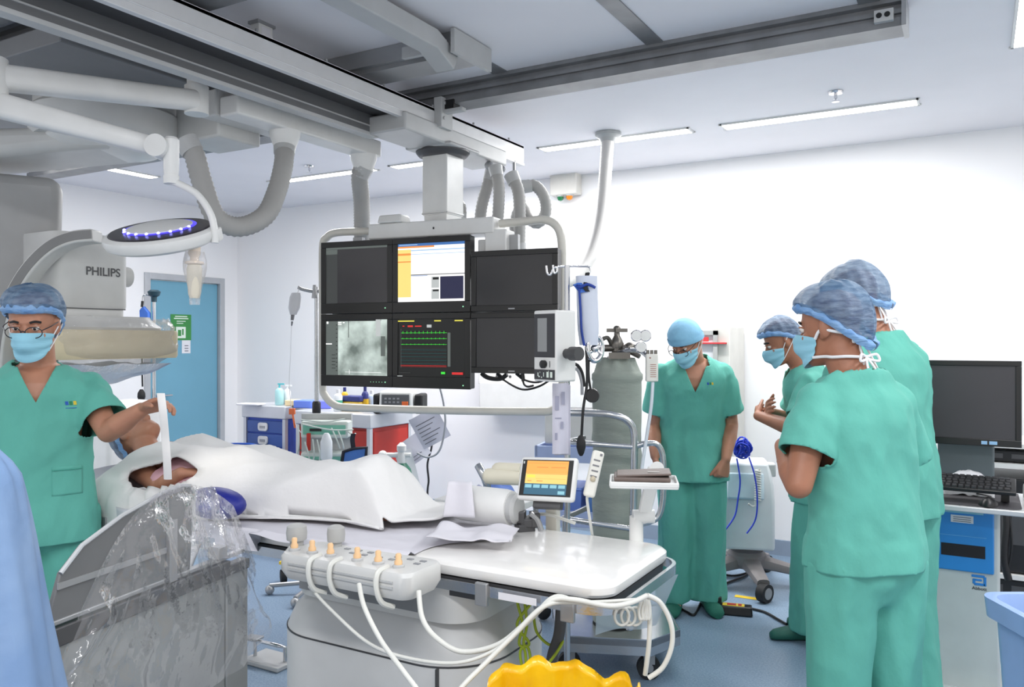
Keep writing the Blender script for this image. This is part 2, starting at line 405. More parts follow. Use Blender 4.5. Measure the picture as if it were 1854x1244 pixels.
def hand(mb, wrist, d, n, right, curl=(20, 35, 30), s=1.0, spread=4, thumb=(45, 10)):
    d = V(d).normalized(); n = (V(n) - d * V(n).dot(d)).normalized(); t = d.cross(n) if right else n.cross(d)
    w = V(wrist); rings = []
    for k, (l, hw, th) in enumerate(((-.01, .026, .019), (.012, .029, .018), (.035, .036, .016), (.06, .041, .0145), (.082, .041, .0125), (.09, .036, .009))):
        rings.append(mb.ring(w + d * l * s, t, n, hw * s, th * s, 14, 2.6))
    mb.loft(rings)
    for k, (o, ln) in enumerate(((.029, .070), (.010, .079), (-.010, .073), (-.028, .057))):
        p = w + d * (.078 * s) + t * (o * s); a = 0; dd = d; pts = [p - d * .02 * s]; rr = [.0095]
        side = t * math.tan(rv((1.5 - k) * spread))
        for j, f in enumerate((.45, .32, .27)):
            a += curl[j] * (1 + .06 * k)
            dd = (d + side).normalized() * math.cos(rv(a)) + n * math.sin(rv(a))
            pts.append(p.copy()); p = p + dd * (ln * f * s)
        pts.append(p); R = [.0098, .0096, .0088, .0082, .0066]
        tubes(mb, pts, [r * s for r in R])
    p = w + d * (.018 * s) + t * (.022 * s) + n * (.006 * s); a = thumb[0]
    dd = (d * math.cos(rv(a)) + t * math.sin(rv(a)) + n * .25).normalized(); pts = [p - dd * .01 * s, p, p + dd * (.036 * s)]
    d2 = (dd + d * .5 + n * math.sin(rv(thumb[1]))).normalized(); pts += [pts[-1] + d2 * (.028 * s), pts[-1] + d2 * (.052 * s)]
    tubes(mb, pts, [r * s for r in (.014, .0145, .0115, .0105, .0078)])
def tubes(mb, pts, rad, n=12, ends=True):
    """chain of tapering rounded segments"""
    t = (pts[1] - pts[0]).normalized(); u, w = frame_of(t); rings = []
    for i, p in enumerate(pts):
        t2 = (pts[min(i + 1, len(pts) - 1)] - pts[max(i - 1, 0)]).normalized(); q = t.rotation_difference(t2); u = q @ u; w = q @ w; t = t2
        rings.append(mb.ring(p, u, w, rad[i], rad[i], n))
    mb.loft(rings)
    mb.ball(pts[-1], rad[-1], n); mb.ball(pts[0], rad[0], n)
def person(label, loc, yaw, h=1.72, lean=(2, 4, 10), neck=20, head=(10, 0, 0), arms=None, feet=None, skin=None, capk='bouffant', mask='loops', glasses=False, glassx=0,
           hemz=.78, girth=1.0, vneck=True, seed=1.0, shoes=None, twist=0.0, clothes=True, capseed=0, M=None, sleeve=.66, handk=None, pelvis=None, pocket=None, name='person', capsize=1.0, logo=False, necksplit=None, depth=1.0):
    s = h / 1.72; skin = skin or skin_a; arms = arms or {}; shoes = shoes or clog_m
    loc = V(loc); Rz = Matrix.Rotation(rv(yaw), 3, 'Z')
    T = (lambda p: M @ V(p)) if M is not None else (lambda p: loc + Rz @ V(p))
    def place(me):
        for v in me.vertices: v.co = T(v.co)
        return me
    root = thing(name, label, 'person', loc)
    pel = V(pelvis or (0, 0, .93 * s))
    Fp = bent(pel, lean[0]); Fw = bent(Fp(0, 0, .14 * s), lean[1], twist * .5); Fc = bent(Fw(0, 0, .22 * s), lean[2], twist)
    nb = Fc(0, -.015 * s, .165 * s); Fn = bent(nb, neck, twist * .8 + head[1] * .4)
    hp = Fn(0, 0, .103 * s); Fh0 = bent(hp, head[0], twist + head[1], head[2]); Fh = Frame(Fh0(0, .02 * s, .065 * s), Fh0.x, Fh0.y, Fh0.z)
    g = girth; dp = depth
    # ---- body ------------------------------------------------------------
    b = MB(); X = lambda F: (F.x, F.y)
    def tr(F, z, rx, ry, yo=0.0, e=2.3, n=28): return b.ring(F(0, yo * s, z * s), F.x, F.y, rx * s, ry * s, n, e)
    b.loft([tr(Fp, -.12, .115 * g, .085 * g), tr(Fp, -.05, .148 * g, .098 * g * dp), tr(Fp, .03, .155 * g, .105 * g * dp), tr(Fw, 0, .14 * g, .098 * g * dp), tr(Fw, .1, .145 * g, .10 * g * dp), tr(Fc, 0, .158 * g, .112 * g * dp), tr(Fc, .07, .165 * g, .112 * g * dp),
            tr(Fc, .115, .15 * g, .095 * g), tr(Fc, .15, .10, .075, -.012), tr(Fc, .172, .066, .06, -.015)])
    b.loft([b.ring(nb - Fn.z * .03 * s, Fn.x, Fn.y, .066 * s, .064 * s, 20), b.ring(nb + Fn.z * .03 * s, Fn.x, Fn.y, .057 * s, .06 * s, 20), b.ring(Fn(0, .004 * s, .10 * s), Fn.x, Fn.y, .056 * s, .06 * s, 20), b.ring(Fh(0, -.02 * s, -.02 * s), Fh.x, Fh.y, .056 * s, .062 * s, 20)])
    rings = []
    for z, w, f, k in HEADP:
        rings.append(b.ring(Fh(0, (f + k) / 2 * s, z * s), Fh.x, Fh.y, w * s, (f - k) / 2 * s, 28, 2.15))
    b.loft(rings)
    R3 = Matrix((Fh.x, Fh.y, Fh.z)).transposed()
    b.ball(Fh(0, .078 * s, .022 * s), (.05 * s, .016 * s, .011 * s), 14, None, R3)
    tubes(b, [Fh(0, .084 * s, .012 * s), Fh(0, .097 * s, -.014 * s), Fh(0, .106 * s, -.034 * s)], [.008 * s, .0105 * s, .014 * s]); b.ball(Fh(.011 * s, .096 * s, -.038 * s), .009 * s, 10); b.ball(Fh(-.011 * s, .096 * s, -.038 * s), .009 * s, 10)
    b.ball(Fh(0, .088 * s, -.066 * s), (.024 * s, .01 * s, .006 * s), 12, None, R3); b.ball(Fh(0, .087 * s, -.076 * s), (.02 * s, .01 * s, .006 * s), 12, None, R3)
    for sx in (-1, 1):
        b.ball(Fh(sx * .042 * s, .066 * s, -.03 * s), (.02 * s, .02 * s, .018 * s), 12)
        RE = R3 @ Matrix.Rotation(rv(-sx * 22), 3, 'Z')
        b.ball(Fh(sx * .077 * s, -.012 * s, -.008 * s), (.009 * s, .019 * s, .032 * s), 14, None, RE); b.ball(Fh(sx * .073 * s, .0, -.03 * s), (.007 * s, .011 * s, .014 * s), 10, None, RE)
    shirt = MB(); pants = MB()
    # shirt trunk
    gs = g
    def sr(F, z, rx, ry, yo=0.0, e=2.5): return shirt.ring(F(0, yo * s, z * s), F.x, F.y, rx * s, ry * s, 36, e)
    hz = hemz * s; down = V((0, 0, 1)); Fd = Frame(V((pel.x, pel.y, 0)), Fp.x, V((0, 1, 0)), down)
    shirt.loft([shirt.ring(V((pel.x, pel.y + .005, hz)), Fp.x, V((0, 1, 0)), .205 * gs * s, .158 * gs * dp * s, 36, 2.4), shirt.ring(V((pel.x, pel.y + .005, hz + .09 * s)), Fp.x, V((0, 1, 0)), .198 * gs * s, .15 * gs * dp * s, 36, 2.4), sr(Fp, .03, .19 * gs, .14 * gs * dp), sr(Fw, 0, .182 * gs, .132 * gs * dp), sr(Fw, .1, .182 * gs, .132 * gs * dp), sr(Fc, 0, .19 * gs, .137 * gs * dp),
                sr(Fc, .07, .19 * gs, .13 * gs * dp), sr(Fc, .12, .165 * gs, .108 * gs), sr(Fc, .155, .115, .09, -.012), sr(Fc, .178, .082, .078, -.016)])
    cuffs = []
    for side in ('L', 'R'):
        sx = 1 if side == 'R' else -1
        a = arms.get(side) or dict(elbow=Fc(sx * .23 * s, -.03 * s, -.20 * s), wrist=Fc(sx * .24 * s, .03 * s, -.45 * s))
        S = Fc(sx * .165 * g * s, -.008 * s, .072 * s) + Fc.x * 0; E = V(a['elbow']); Wr = V(a['wrist'])
        um = S.lerp(E, .5); fm = E.lerp(Wr, .35)
        tubes(b, [S, S.lerp(E, .3), um, E], [.056 * s, .052 * s, .048 * s, .040 * s], 18)
        tubes(b, [E, fm, E.lerp(Wr, .7), Wr], [.040 * s, .043 * s, .034 * s, .027 * s], 18)
        hd = a.get('dir') or (Wr - E); hn = a.get('n') or (-sx, 0, 0)
        hand(b, Wr + (V(hd).normalized() * .008 * s), hd, hn, side == 'R', a.get('curl', (18, 28, 22)), s, a.get('spread', 3), a.get('thumb', (42, 12)))
        cu = S.lerp(E, a.get('sleeve', sleeve)); ax = (E - S).normalized(); u, w = frame_of(ax)
        top = S - ax * .02 * s + Fc.z * .0
        shirt.loft([shirt.ring(top, u, w, .060 * s, .060 * s, 24), shirt.ring(S.lerp(E, .18), u, w, .073 * s, .073 * s, 24), shirt.ring(S.lerp(E, .4), u, w, .077 * s, .077 * s, 24), shirt.ring(cu, u, w, .080 * s, .080 * s, 24)])
        shirt.ball(S, .067 * s, 20)
        cuffs.append((cu, ax))
    # legs
    ft = feet or {}
    for side in ('L', 'R'):
        sx = 1 if side == 'R' else -1
        fx, fy, fyaw = ft.get(side, (sx * .11, 0.0, -sx * 12)); hipj = Fp(sx * .088 * s, 0, -.06 * s); an = V((fx, fy - .03, .075 * s))
        kn = hipj.lerp(an, .48) + V((0, (.025 if clothes else 0) * s, 0))
        tubes(b, [hipj, hipj.lerp(kn, .4), kn, kn.lerp(an, .35), an], [.076 * s * g, .068 * s * g, .05 * s, .05 * s, .036 * s], 16)
        tubes(b, [V((fx, fy - .05, .045)), V((fx, fy + .06, .035))], [.035 * s, .035 * s], 12)
        if clothes:
            ang = rv(fyaw); fd = V((-math.sin(ang), math.cos(ang), 0)); fl = V((math.cos(ang), math.sin(ang), 0)); c = V((fx, fy, 0)); sh = MB()
            prof = ((-.105, .028, .05), (-.095, .036, .085), (-.05, .040, .095), (0, .042, .09), (.05, .048, .075), (.10, .050, .062), (.14, .042, .05), (.16, .022, .036))
            sh.loft([[c + fd * (y * s) + fl * (w * math.cos(2 * math.pi * k / 16) * s) + V((0, 0, max(0.002, (hh / 2 + hh / 2 * math.sin(2 * math.pi * k / 16)) * s))) for k in range(16)] for y, w, hh in prof])
            shm = sh.mesh('shoe', shoes)
            obj('shoe', place(shm), None, root, smooth=60)
            kn2 = kn; leg = [hipj + V((sx * .012, 0, .05)), hipj.lerp(kn2, .45), kn2, kn2.lerp(an, .5), V((fx, fy - .035, .055 * s))]
            rr = [(.108, .125), (.106, .112), (.098, .10), (.096, .098), (.1, .105)]
            pants.loft([pants.ring(p, V((1, 0, 0)), V((0, 1, 0)), q[0] * s * g, q[1] * s * g, 28) for p, q in zip(leg, rr)])
    body = remeshed(b, .0048, 3, .5); body.materials.append(skin)
    obj('body', place(body), None, root, smooth=180)
    if clothes:
        pants.loft([pants.ring(Fp(0, 0, z * s), Fp.x, Fp.y, rx * s * g, ry * s * g * dp, 32, 2.4) for z, rx, ry in ((-.15, .12, .10), (-.08, .182, .132), (.06, .176, .126), (.1, .165, .115))])
        pm = remeshed(pants, .011, 8, .5); folds(pm, .011, seed + 5, (8, 8, 1.6)); pm.materials.append(scrub_m)
        to = obj('trousers', place(pm), None, root, smooth=180)
        sm = remeshed(shirt, .010, 10, .5)
        zb, sl = .05, .50
        def isneck(p):
            q = Fc.inv(p) / s
            if q.z > .168 and abs(q.x) < .08: return True
            if math.hypot(q.x, q.y + .015) < .073 and q.z > .135: return True
            return vneck and q.y > .0 and q.z > zb and q.z < .22 and abs(q.x) < (q.z - zb) * sl
        def trunk(p):
            for F, rx, ry in ((Fc, .19 * gs, .137 * gs * dp), (Fw, .185 * gs, .135 * gs * dp)):
                q = F.inv(p) / s
                if abs(q.z) < .12: return (abs(q.x) / rx) ** 2.5 + (abs(q.y) / ry) ** 2.5 < 1.15
            return False
        def incuff(p):
            for c, ax in cuffs:
                d = p - c; l = d.dot(ax)
                if -.010 * s < l < .05 and (d - ax * l).length < .1 * s and not trunk(p): return True
            return False
        folds(sm, .0125, seed)
        pls = [(c - ax * .010 * s, ax, c, .12) for c, ax in cuffs] + [(V((0, 0, hz + .012)), V((0, 0, 1)), V((pel.x, pel.y, hz)), .4)]
        if vneck:
            for sx in (-1, 1):
                pls.append((Fc(0, 0, zb * s), (Fc.x * sx - Fc.z * sl).normalized(), Fc(0, .1, .1), .16))
        slice_cut(sm, pls, lambda p: isneck(p) or incuff(p) or p.z < hz + .012)
        sm.materials.append(scrub_m)
        tree = BVHTree.FromPolygons([v.co.copy() for v in sm.vertices], [tuple(p.vertices) for p in sm.polygons])
        def onfront(x, z, off=.006):
            h_ = tree.ray_cast(V((x, 1, z)), V((0, -1, 0)))[0]
            return T((h_ or V((x, .14, z))) + V((0, off, 0)))
        so = obj('scrub_top', place(sm), None, root, smooth=180)
        if pocket:
            x0, x1, z0, z1 = pocket; pk_ = MB().grid(lambda i, j: onfront(x0 + (x1 - x0) * i, z0 + (z1 - z0) * j, .0055), 12, 12)
            po = obj('pocket', pk_, scrub_m, so, smooth=180); q_ = po.modifiers.new('cloth', 'SOLIDIFY'); q_.thickness = .004; q_.offset = 1
            st_ = MB().tube([onfront(x0 + (x1 - x0) * k / 8, z1 - .012, .0105) for k in range(9)], .0012, 6, None, 0); obj('pocket_seam', st_, seam_m, so)
        md = so.modifiers.new('cloth', 'SOLIDIFY'); md.thickness = .004; md.offset = 1
        # hem seam is the cloth's own; pocket and badge where the photo shows them
        if logo:
            lg = MB(); cz = Fc(0, 0, .0).z
            def proj(x, z): return onfront(x * s, cz + z * s, .0058)
            cols = (mat('logo_yellow', (214, 190, 60), .7), mat('logo_green', (40, 130, 90), .7), mat('logo_blue', (40, 90, 180), .7))
            for k, cm in enumerate(cols):
                x0 = logo + .013 * k; lg.add([proj(x0, .024), proj(x0 + .010, .024), proj(x0 + .012, .038), proj(x0 + .002, .038)], [(0, 1, 2, 3)], cm)
            lg.add([proj(logo, .012), proj(logo + .036, .012), proj(logo + .036, .014), proj(logo, .014)], [(0, 1, 2, 3)], cols[2])
            obj('chest_badge', lg, None, root, smooth=0)
    # ---- head dressing ---------------------------------------------------
    for sx in (-1, 1):
        e = MB(); c = Fh(sx * .031 * s, .079 * s, .002 * s); e.ball(c, .0122 * s, 14, eye_w); e.ball(c + Fh.y * .0075 * s - Fh.z * .002, .0062 * s, 10, eye_k)
        obj('eye', MBT(e, T), None, root)
        ln = [Fh(sx * .018 * s, .0915 * s, .022 * s), Fh(sx * .034 * s, .0895 * s, .0265 * s), Fh(sx * .05 * s, .077 * s, .021 * s)]
        lid = MB(); lid.tube([headpt(Fh, sx * 12, .009, .0, s) , Fh(sx * .031 * s, .0925 * s, .0105 * s), headpt(Fh, sx * 38, .006, .001, s)], .0034 * s, 8); obj('eyelid', MBT(lid, T), skin, root)
        q = MB(); q.tube(ln, .0042 * s, 8); obj('eyebrow', MBT(q, T), hair_m, root)
    hr = MB(); nh = 24
    def hairpt(i, j):
        a = -180 + 360 * i / nh; t = j / 10
        lo = .035 - .125 * min(1, max(0, (abs(a) - 55) / 65)) if True else 0
        z = (lo if abs(a) < 172 else -.09) ; z = z + (.1125 - z) * t
        return headpt(Fh, a, z, .0045, s)
    hr.grid(hairpt, nh, 10); obj('hair', MBT(hr, T), hair_m, root)
    cs = capsize
    if capk == 'bouffant':
        cp = MB(); nu, nv = 64, 18
        def rimz(a): return (.068 + (-.082 - .068) * ((1 - math.cos(rv(a))) / 2) ** 2.0)
        def cpt(i, j, band=False):
            a = -180 + 360 * i / nu; t = j / nv; zr = rimz(a)
            ph = t * math.pi / 2
            w, f, k = headprof(.03); c = (f + k) / 2; r = (f - k) / 2
            base = math.cos(ph) ** .75 if t < 1 else 0
            puff = .012 + .022 * math.sin(min(1, t * 3.2) * math.pi / 2) * cs
            gather = .005 * (1 - t) * math.sin(a * .42 * 2 + capseed) * (1 if t > .02 else .3)
            q = noise.noise(V((math.sin(rv(a)) * 2.2, math.cos(rv(a)) * 2.2, t * 2.4 + capseed * 3))) * .007 * min(1, t * 4)
            rr = puff + gather + q
            x = (w + rr) * math.sin(rv(a)) * base; y = c + (r + rr) * math.cos(rv(a)) * base
            z = zr + (.126 + .018 * cs + q - zr) * math.sin(ph)
            y -= .030 * cs * math.sin(ph) * (1 - .45 * t)
            return Fh(x * s, y * s, z * s)
        cp.grid(lambda i, j: cpt(round(i * nu), round(j * nv)), nu, nv)
        co_ = obj('bouffant_cap', MBT(cp, T), cap_m, root, smooth=180)
        rm = MB()
        def rpt(i, j):
            a = -180 + 360 * i; zr = rimz(a); w, f, k = headprof(.03); c = (f + k) / 2; r = (f - k) / 2
            off = .013 + .011 * math.sin(j * math.pi) + .003 * math.sin(a * .9 + capseed) + .003 * noise.noise(V((a * .06, j * 3, capseed)))
            bk = 1 + .5 * (1 - math.cos(rv(a))) / 2
            return Fh((w + off) * math.sin(rv(a)) * s, (c + (r + off * bk) * math.cos(rv(a))) * s, (zr - .012 + .034 * j) * s)
        rm.grid(lambda i, j: rpt(i, j), 72, 6)
        r_ = obj('cap_rim', MBT(rm, T), rim_m, co_, smooth=180)
    else:
        cp = MB()
        def spt(i, j):
            a = -180 + 360 * i; zr = .036 + (-.03 - .036) * (1 - math.cos(rv(a))) / 2; t = j; w, f, k = headprof(.04); c = (f + k) / 2; r = (f - k) / 2
            e = (1 - (t ** 2.6)) ** .5 if t < 1 else 0
            q = .004 * noise.noise(V((math.sin(rv(a)) * 3, math.cos(rv(a)) * 3, t * 3 + 1)))
            return Fh((w + .014 + q) * math.sin(rv(a)) * e * s, (c + (r + .014 + q) * math.cos(rv(a)) * e) * s, (zr + (.130 - zr) * t) * s)
        cp.grid(spt, 40, 16); co_ = obj('scrub_cap', MBT(cp, T), skull_m, root, smooth=180)
        bd = MB()
        def bpt(i, j):
            a = -180 + 360 * i; zr = .036 + (-.03 - .036) * (1 - math.cos(rv(a))) / 2; w, f, k = headprof(.04); c = (f + k) / 2; r = (f - k) / 2
            o = .016 + .002 * math.sin(j * math.pi); return Fh((w + o) * math.sin(rv(a)) * s, (c + (r + o) * math.cos(rv(a))) * s, (zr - .006 + .034 * j) * s)
        bd.grid(bpt, 40, 4); obj('cap_band', MBT(bd, T), skull_m, co_, smooth=180)
    if mask:
        mk = MB()
        def mpt(i, j):
            u = i * 2 - 1; t = j; a = u * 82; zt = -.008 - .026 * abs(u) ** 1.4; zb = -.122 + .028 * abs(u) ** 2
            z = zb + (zt - zb) * t; w, f, k = headprof(max(z, -.095)); c = (f + k) / 2; r = (f - k) / 2
            n = .033 * math.exp(-(u / .36) ** 2) * math.exp(-((t - .70) / .38) ** 2)
            o = .007 + n + .006 * (1 - abs(u)) + .0022 * math.sin(t * 16)
            return Fh((w + o) * math.sin(rv(a)) * s, (c + (r + o) * math.cos(rv(a))) * s, z * s)
        mk.grid(mpt, 32, 20)
        mo = obj('face_mask', MBT(mk, T), mask_m, root, smooth=180)
        for sx in (-1, 1):
            c0 = headpt(Fh, sx * 80, -.036, .008, s); c1 = headpt(Fh, sx * 80, -.092, .008, s)
            st = MB()
            if mask == 'loops':
                st.tube([c0, headpt(Fh, sx * 92, -.005, .014, s), Fh(sx * .086 * s, -.028 * s, .016 * s), Fh(sx * .083 * s, -.044 * s, -.008 * s), headpt(Fh, sx * 100, -.05, .012, s), c1], .0022 * s, 8)
            else:
                st.tube([c0, headpt(Fh, sx * 92, -.012, .012, s), headpt(Fh, sx * 118, -.022, .011, s), headpt(Fh, sx * 150, -.035, .012, s), headpt(Fh, sx * 176, -.05, .012, s)], .0048 * s, 8)
                Nk = [c1] + [Fn.o + Fn.z * z * s + Fn.x * (sx * .068 * math.sin(rv(q)) * s) + Fn.y * (.068 * math.cos(rv(q)) * s) for q, z in ((75, .075), (100, .062), (135, .05), (172, .04))]
                st.tube(Nk, .0048 * s, 8)
            obj('mask_strap', MBT(st, T), tie_m, mo)
        if mask == 'ties':
            for nm, base, zz in (('upper', headpt(Fh, 180, -.048, .016, s), 0), ('lower', Fn(0, -.074 * s, .038 * s), 0)):
                bw = MB()
                for sx in (-1, 1):
                    bw.tube([base, base + Fc.x * (sx * .028 * s) + V((0, -.012, .008)) * s, base + Fc.x * (sx * .034 * s) + V((0, -.016, -.012)) * s, base + V((0, -.004, -.006)) * s], .0042 * s, 8)
                    bw.tube([base, base + Fc.x * (sx * .012 * s) + V((0, -.02, -.03)) * s, base + Fc.x * ((sx * .02 + .012) * s) + V((0, -.03, -.075)) * s, base + Fc.x * ((sx * .035 + .02) * s) + V((0, -.035, -.10 - .02 * sx)) * s], .0036 * s, 8)
                obj('mask_tie_bow', MBT(bw, T), tie_m, mo)
    if glasses:
        gl = MB()
        for sx in (-1, 1):
            cc = Fh(sx * .033 * s, .108 * s, (-.006 + glassx) * s)
            P = [cc + Fh.x * (.027 * math.cos(t) * s) + Fh.z * (.02 * math.sin(t) * s) - Fh.y * (.004 * math.cos(t) * sx * s) for t in [2 * math.pi * k / 20 for k in range(21)]]
            gl.tube(P, .0019 * s, 6, None, 0)
            gl.tube([Fh(sx * .06 * s, .104 * s, (.002 + glassx) * s), Fh(sx * .077 * s, .07 * s, .004 * s), Fh(sx * .083 * s, 0, .006 * s)], .0019 * s, 6)
        gl.tube([Fh(-.008 * s, .11 * s, (-.004 + glassx) * s), Fh(0, .114 * s, (.001 + glassx) * s), Fh(.008 * s, .11 * s, (-.004 + glassx) * s)], .0019 * s, 6)
        obj('glasses', MBT(gl, T), glass_m, root)
    return root, T, Fc, Fh
def MBT(mb, T):
    mb.v = [T(p) for p in mb.v]; return mb
def inv_of(loc, yaw):
    R = Matrix.Rotation(rv(-yaw), 3, 'Z'); loc = V(loc)
    return lambda p: R @ (V(p) - loc)
def yaw_to(dx, dy): return math.degrees(math.atan2(-dx, dy))
cam_dir = lambda p: yaw_to(-p[0], -p[1])
# man at the table with the tape: stands on the near side, torso towards the camera
pL = W(70, 900, 3.05); pL.z = 0
yL = cam_dir(pL) - 4
I = inv_of(pL, yL)
person('person in green scrubs and glasses holding a white tape over the patient', pL, yL, 1.72, (0, 1, 6), 14, (14, -14, 0),
       {'L': dict(elbow=I(W(196, 782, 3.02)), wrist=I(W(256, 742, 2.95)), dir=tuple(I(W(318, 722, 2.92)) - I(W(256, 742, 2.95))), n=(.1, .5, -.8), curl=(20, 34, 22), spread=5, thumb=(34, 34), sleeve=.78),
        'R': dict(elbow=(.30, -.06, 1.12), wrist=(.27, .06, .90), dir=(0, .25, -1), n=(-1, 0, 0))},
       {'L': (-.12, -.02, 8), 'R': (.12, .03, -8)}, skin_a, 'bouffant', 'loops', True, -.004, .80, .97, True, 1.3, clog_m, logo=-.13, capseed=.4, pocket=(-.15, -.05, .985, 1.09))
# middle man, head bowed, arms hanging
pM = W(1252, 1000, 4.72); pM.z = 0
yM = cam_dir(pM) + 6; I = inv_of(pM, yM)
person('person in green scrubs with light blue skull cap looking down beside the sheathed gas cylinder', pM, yM, 1.715, (0, 12, 26), 42, (36, -38, 0),
       {'L': dict(elbow=I(W(1324, 770, 4.70)), wrist=I(W(1314, 832, 4.54)), dir=(.2, .15, -1), n=(.5, -.9, .1), curl=(58, 72, 45), thumb=(28, 30), sleeve=.74),
        'R': dict(elbow=I(W(1184, 772, 4.74)), wrist=I(W(1186, 826, 4.60)), dir=(-.1, .25, -1), n=(-1, .1, 0), curl=(25, 35, 25), sleeve=.74)},
       {'L': (-.10, .02, 10), 'R': (.10, .06, -14)}, skin_a, 'skull', 'loops', True, -.006, .745, 1.03, True, 2.2, clog_l, logo=-.10)
# man with folded arms, seen from his side
pX = W(1484, 1000, 4.28); pX.z = 0
yX = cam_dir(pX) - 84; I = inv_of(pX, yX)
person('person in green scrubs with folded arms and bowed head, side on', pX, yX, 1.685, (2, 10, 22), 30, (26, 4, 0),
       {'L': dict(elbow=(-.24, .12, 1.10), wrist=(-.02, .31, 1.15), dir=(1, .05, .12), n=(0, -1, 0), curl=(22, 20, 15), sleeve=.74),
        'R': dict(elbow=(.24, .13, 1.10), wrist=(.02, .26, 1.17), dir=(-1, .05, .35), n=(0, -1, 0), curl=(15, 18, 10), sleeve=.74)},
       {'L': (-.09, .10, 10), 'R': (.10, .0, -14)}, skin_b, 'bouffant', 'loops', False, 0, .72, .98, True, 3.1, clog_m, capseed=1.4, capsize=.5)
# tall man behind
pT = W(1608, 900, 3.22); pT.z = 0
yT = cam_dir(pT) - 128; I = inv_of(pT, yT)
person('tall person in green scrubs seen from behind, next to the monitor workstation', pT, yT, 1.85, (2, 6, 14), 26, (22, 8, 0),
       {'L': dict(elbow=(-.25, .02, 1.20), wrist=(-.06, .26, 1.18), dir=(1, .2, .1), n=(0, -1, 0), curl=(30, 30, 20), sleeve=.8),
        'R': dict(elbow=(.235, .1, 1.17), wrist=(.06, .28, 1.18), dir=(-1, .1, .1), n=(0, -1, 0), curl=(30, 30, 20), sleeve=.8)},
       None, skin_a, 'bouffant', 'ties', False, 0, .80, 1.0, True, 4.4, clog_m, capseed=2.2)
# nearest man of the group, seen from behind
pN = W(1566, 900, 2.45); pN.z = 0
yN = cam_dir(pN) - 138; I = inv_of(pN, yN)
person('person in green scrubs seen from behind, arms folded, mask tied at the nape', pN, yN, 1.705, (2, 6, 16), 22, (8, 25, 0),
       {'L': dict(elbow=I(W(1446, 878, 2.36)), wrist=I(W(1418, 808, 2.52)), dir=tuple(I(W(1426, 780, 2.72)) - I(W(1418, 808, 2.52))), n=(.6, -.6, -.3), curl=(25, 25, 18), sleeve=.66),
        'R': dict(elbow=(.25, .1, 1.10), wrist=(.02, .28, 1.14), dir=(-1, .1, .2), n=(0, -1, 0), curl=(20, 25, 20), sleeve=.7)},
       None, skin_b, 'bouffant', 'ties', False, 0, .875, .89, True, 5.7, clog_m, capseed=3.3, capsize=1.1)
# ================================================================ ceiling equipment
def rail_profile(mb, x0, x1, y0, zb=2.795, w=.14, m=None):
    z1 = ZC - .001; h = z1 - zb; P = [(0, zb), (0, zb + h * .30), (.016, zb + h * .32), (.016, zb + h * .44), (.004, zb + h * .46), (.004, zb + h * .62), (.02, zb + h * .66), (.02, zb + h * .8), (-.006, zb + h * .84), (-.006, z1),
         (w + .006, z1), (w + .006, zb + h * .84), (w, zb + h * .8), (w, zb)]
    mb.prism([V((x0, y0 + y, z)) for y, z in P], (x1 - x0, 0, 0), m)
railA = thing('ceiling_rail', 'long grey ceiling rail running out over the standing staff', 'ceiling rail', (-3.2, 3.62, 2.79), 'grey ceiling rails')
r = MB(); rail_profile(r, -6.3, -.25, 3.55); obj('rail_body', r, rail_metal, railA)
e = MB().span((-.262, 3.535, 2.79), (-.245, 3.70, 2.905)); obj('end_plate', e, grey_metal, railA)
e = MB().span((-.36, 3.525, 2.815), (-.29, 3.553, 2.862)); e.cyl((-.342, 3.523, 2.84), (-.342, 3.527, 2.84), .011, None, 12, black).cyl((-.312, 3.523, 2.84), (-.312, 3.527, 2.84), .011, None, 12, black)
e.m = [0 if i < 6 else 1 for i in range(len(e.f))]; e.mats = [grey_plastic, black]; obj('stop_block', e, None, railA)
railB = thing('ceiling_rail', 'near grey ceiling rail above the lamp arms', 'ceiling rail', (-3.2, 2.05, 2.79), 'grey ceiling rails')
r = MB(); rail_profile(r, -6.3, -.25, 1.97, 2.80); obj('rail_body', r, rail_metal, railB)
r = MB(); rail_profile(r, -6.3, -3.3, 1.62, 2.82, .2); obj('side_rail', r, grey_metal, railB)
# short cable channel with the bent duct
ch = thing('cable_channel', 'short open ceiling cable channel entered by a bent grey duct', 'cable channel', (-2.2, 3.1, 2.82))
c = MB(); c.prism([V((-2.95, y, z)) for y, z in ((2.97, ZC - .001), (2.97, 2.835), (3.0, 2.835), (3.0, 2.815), (3.17, 2.815), (3.17, 2.835), (3.2, 2.835), (3.2, ZC - .001))], (.97, 0, 0)); obj('channel', c, grey_metal, ch)
c = MB().span((-1.985, 2.93, 2.80), (-1.965, 3.24, 2.905)); obj('end_plate', c, grey_plastic, ch)
c = MB().span((-2.26, 2.945, 2.825), (-2.03, 2.969, 2.875)); [c.cyl((-2.22 + .06 * k, 2.943, 2.85), (-2.22 + .06 * k, 2.947, 2.85), .009, None, 10) for k in range(3)]; obj('bracket', c, grey_plastic, ch)
du = MB()
def boxduct(mb, pts, w, h, m=None):
    pts = [V(p) for p in pts]; rings = []
    for i, p in enumerate(pts):
        t = (pts[min(i + 1, len(pts) - 1)] - pts[max(i - 1, 0)]).normalized(); s_ = V((1, 0, 0)); u_ = s_.cross(t).normalized()
        s_ = t.cross(u_).normalized()
        k = 1.0
        if 0 < i < len(pts) - 1: k = 1 / max(.5, math.cos((pts[i + 1] - p).angle(p - pts[i - 1]) / 2))
        rings.append([p + s_ * a * w / 2 + u_ * b * h / 2 * k for a, b in ((-1, -1), (1, -1), (1, 1), (-1, 1))])
    mb.loft(rings, m)
boxduct(du, [(-2.05, .6, 2.84), (-2.05, 2.86, 2.84), (-2.05, 3.0, 2.78), (-1.97, 2.98, 2.83)][:3], .10, .08)
obj('bent_duct', du, grey_plastic, ch, bevel=.006)
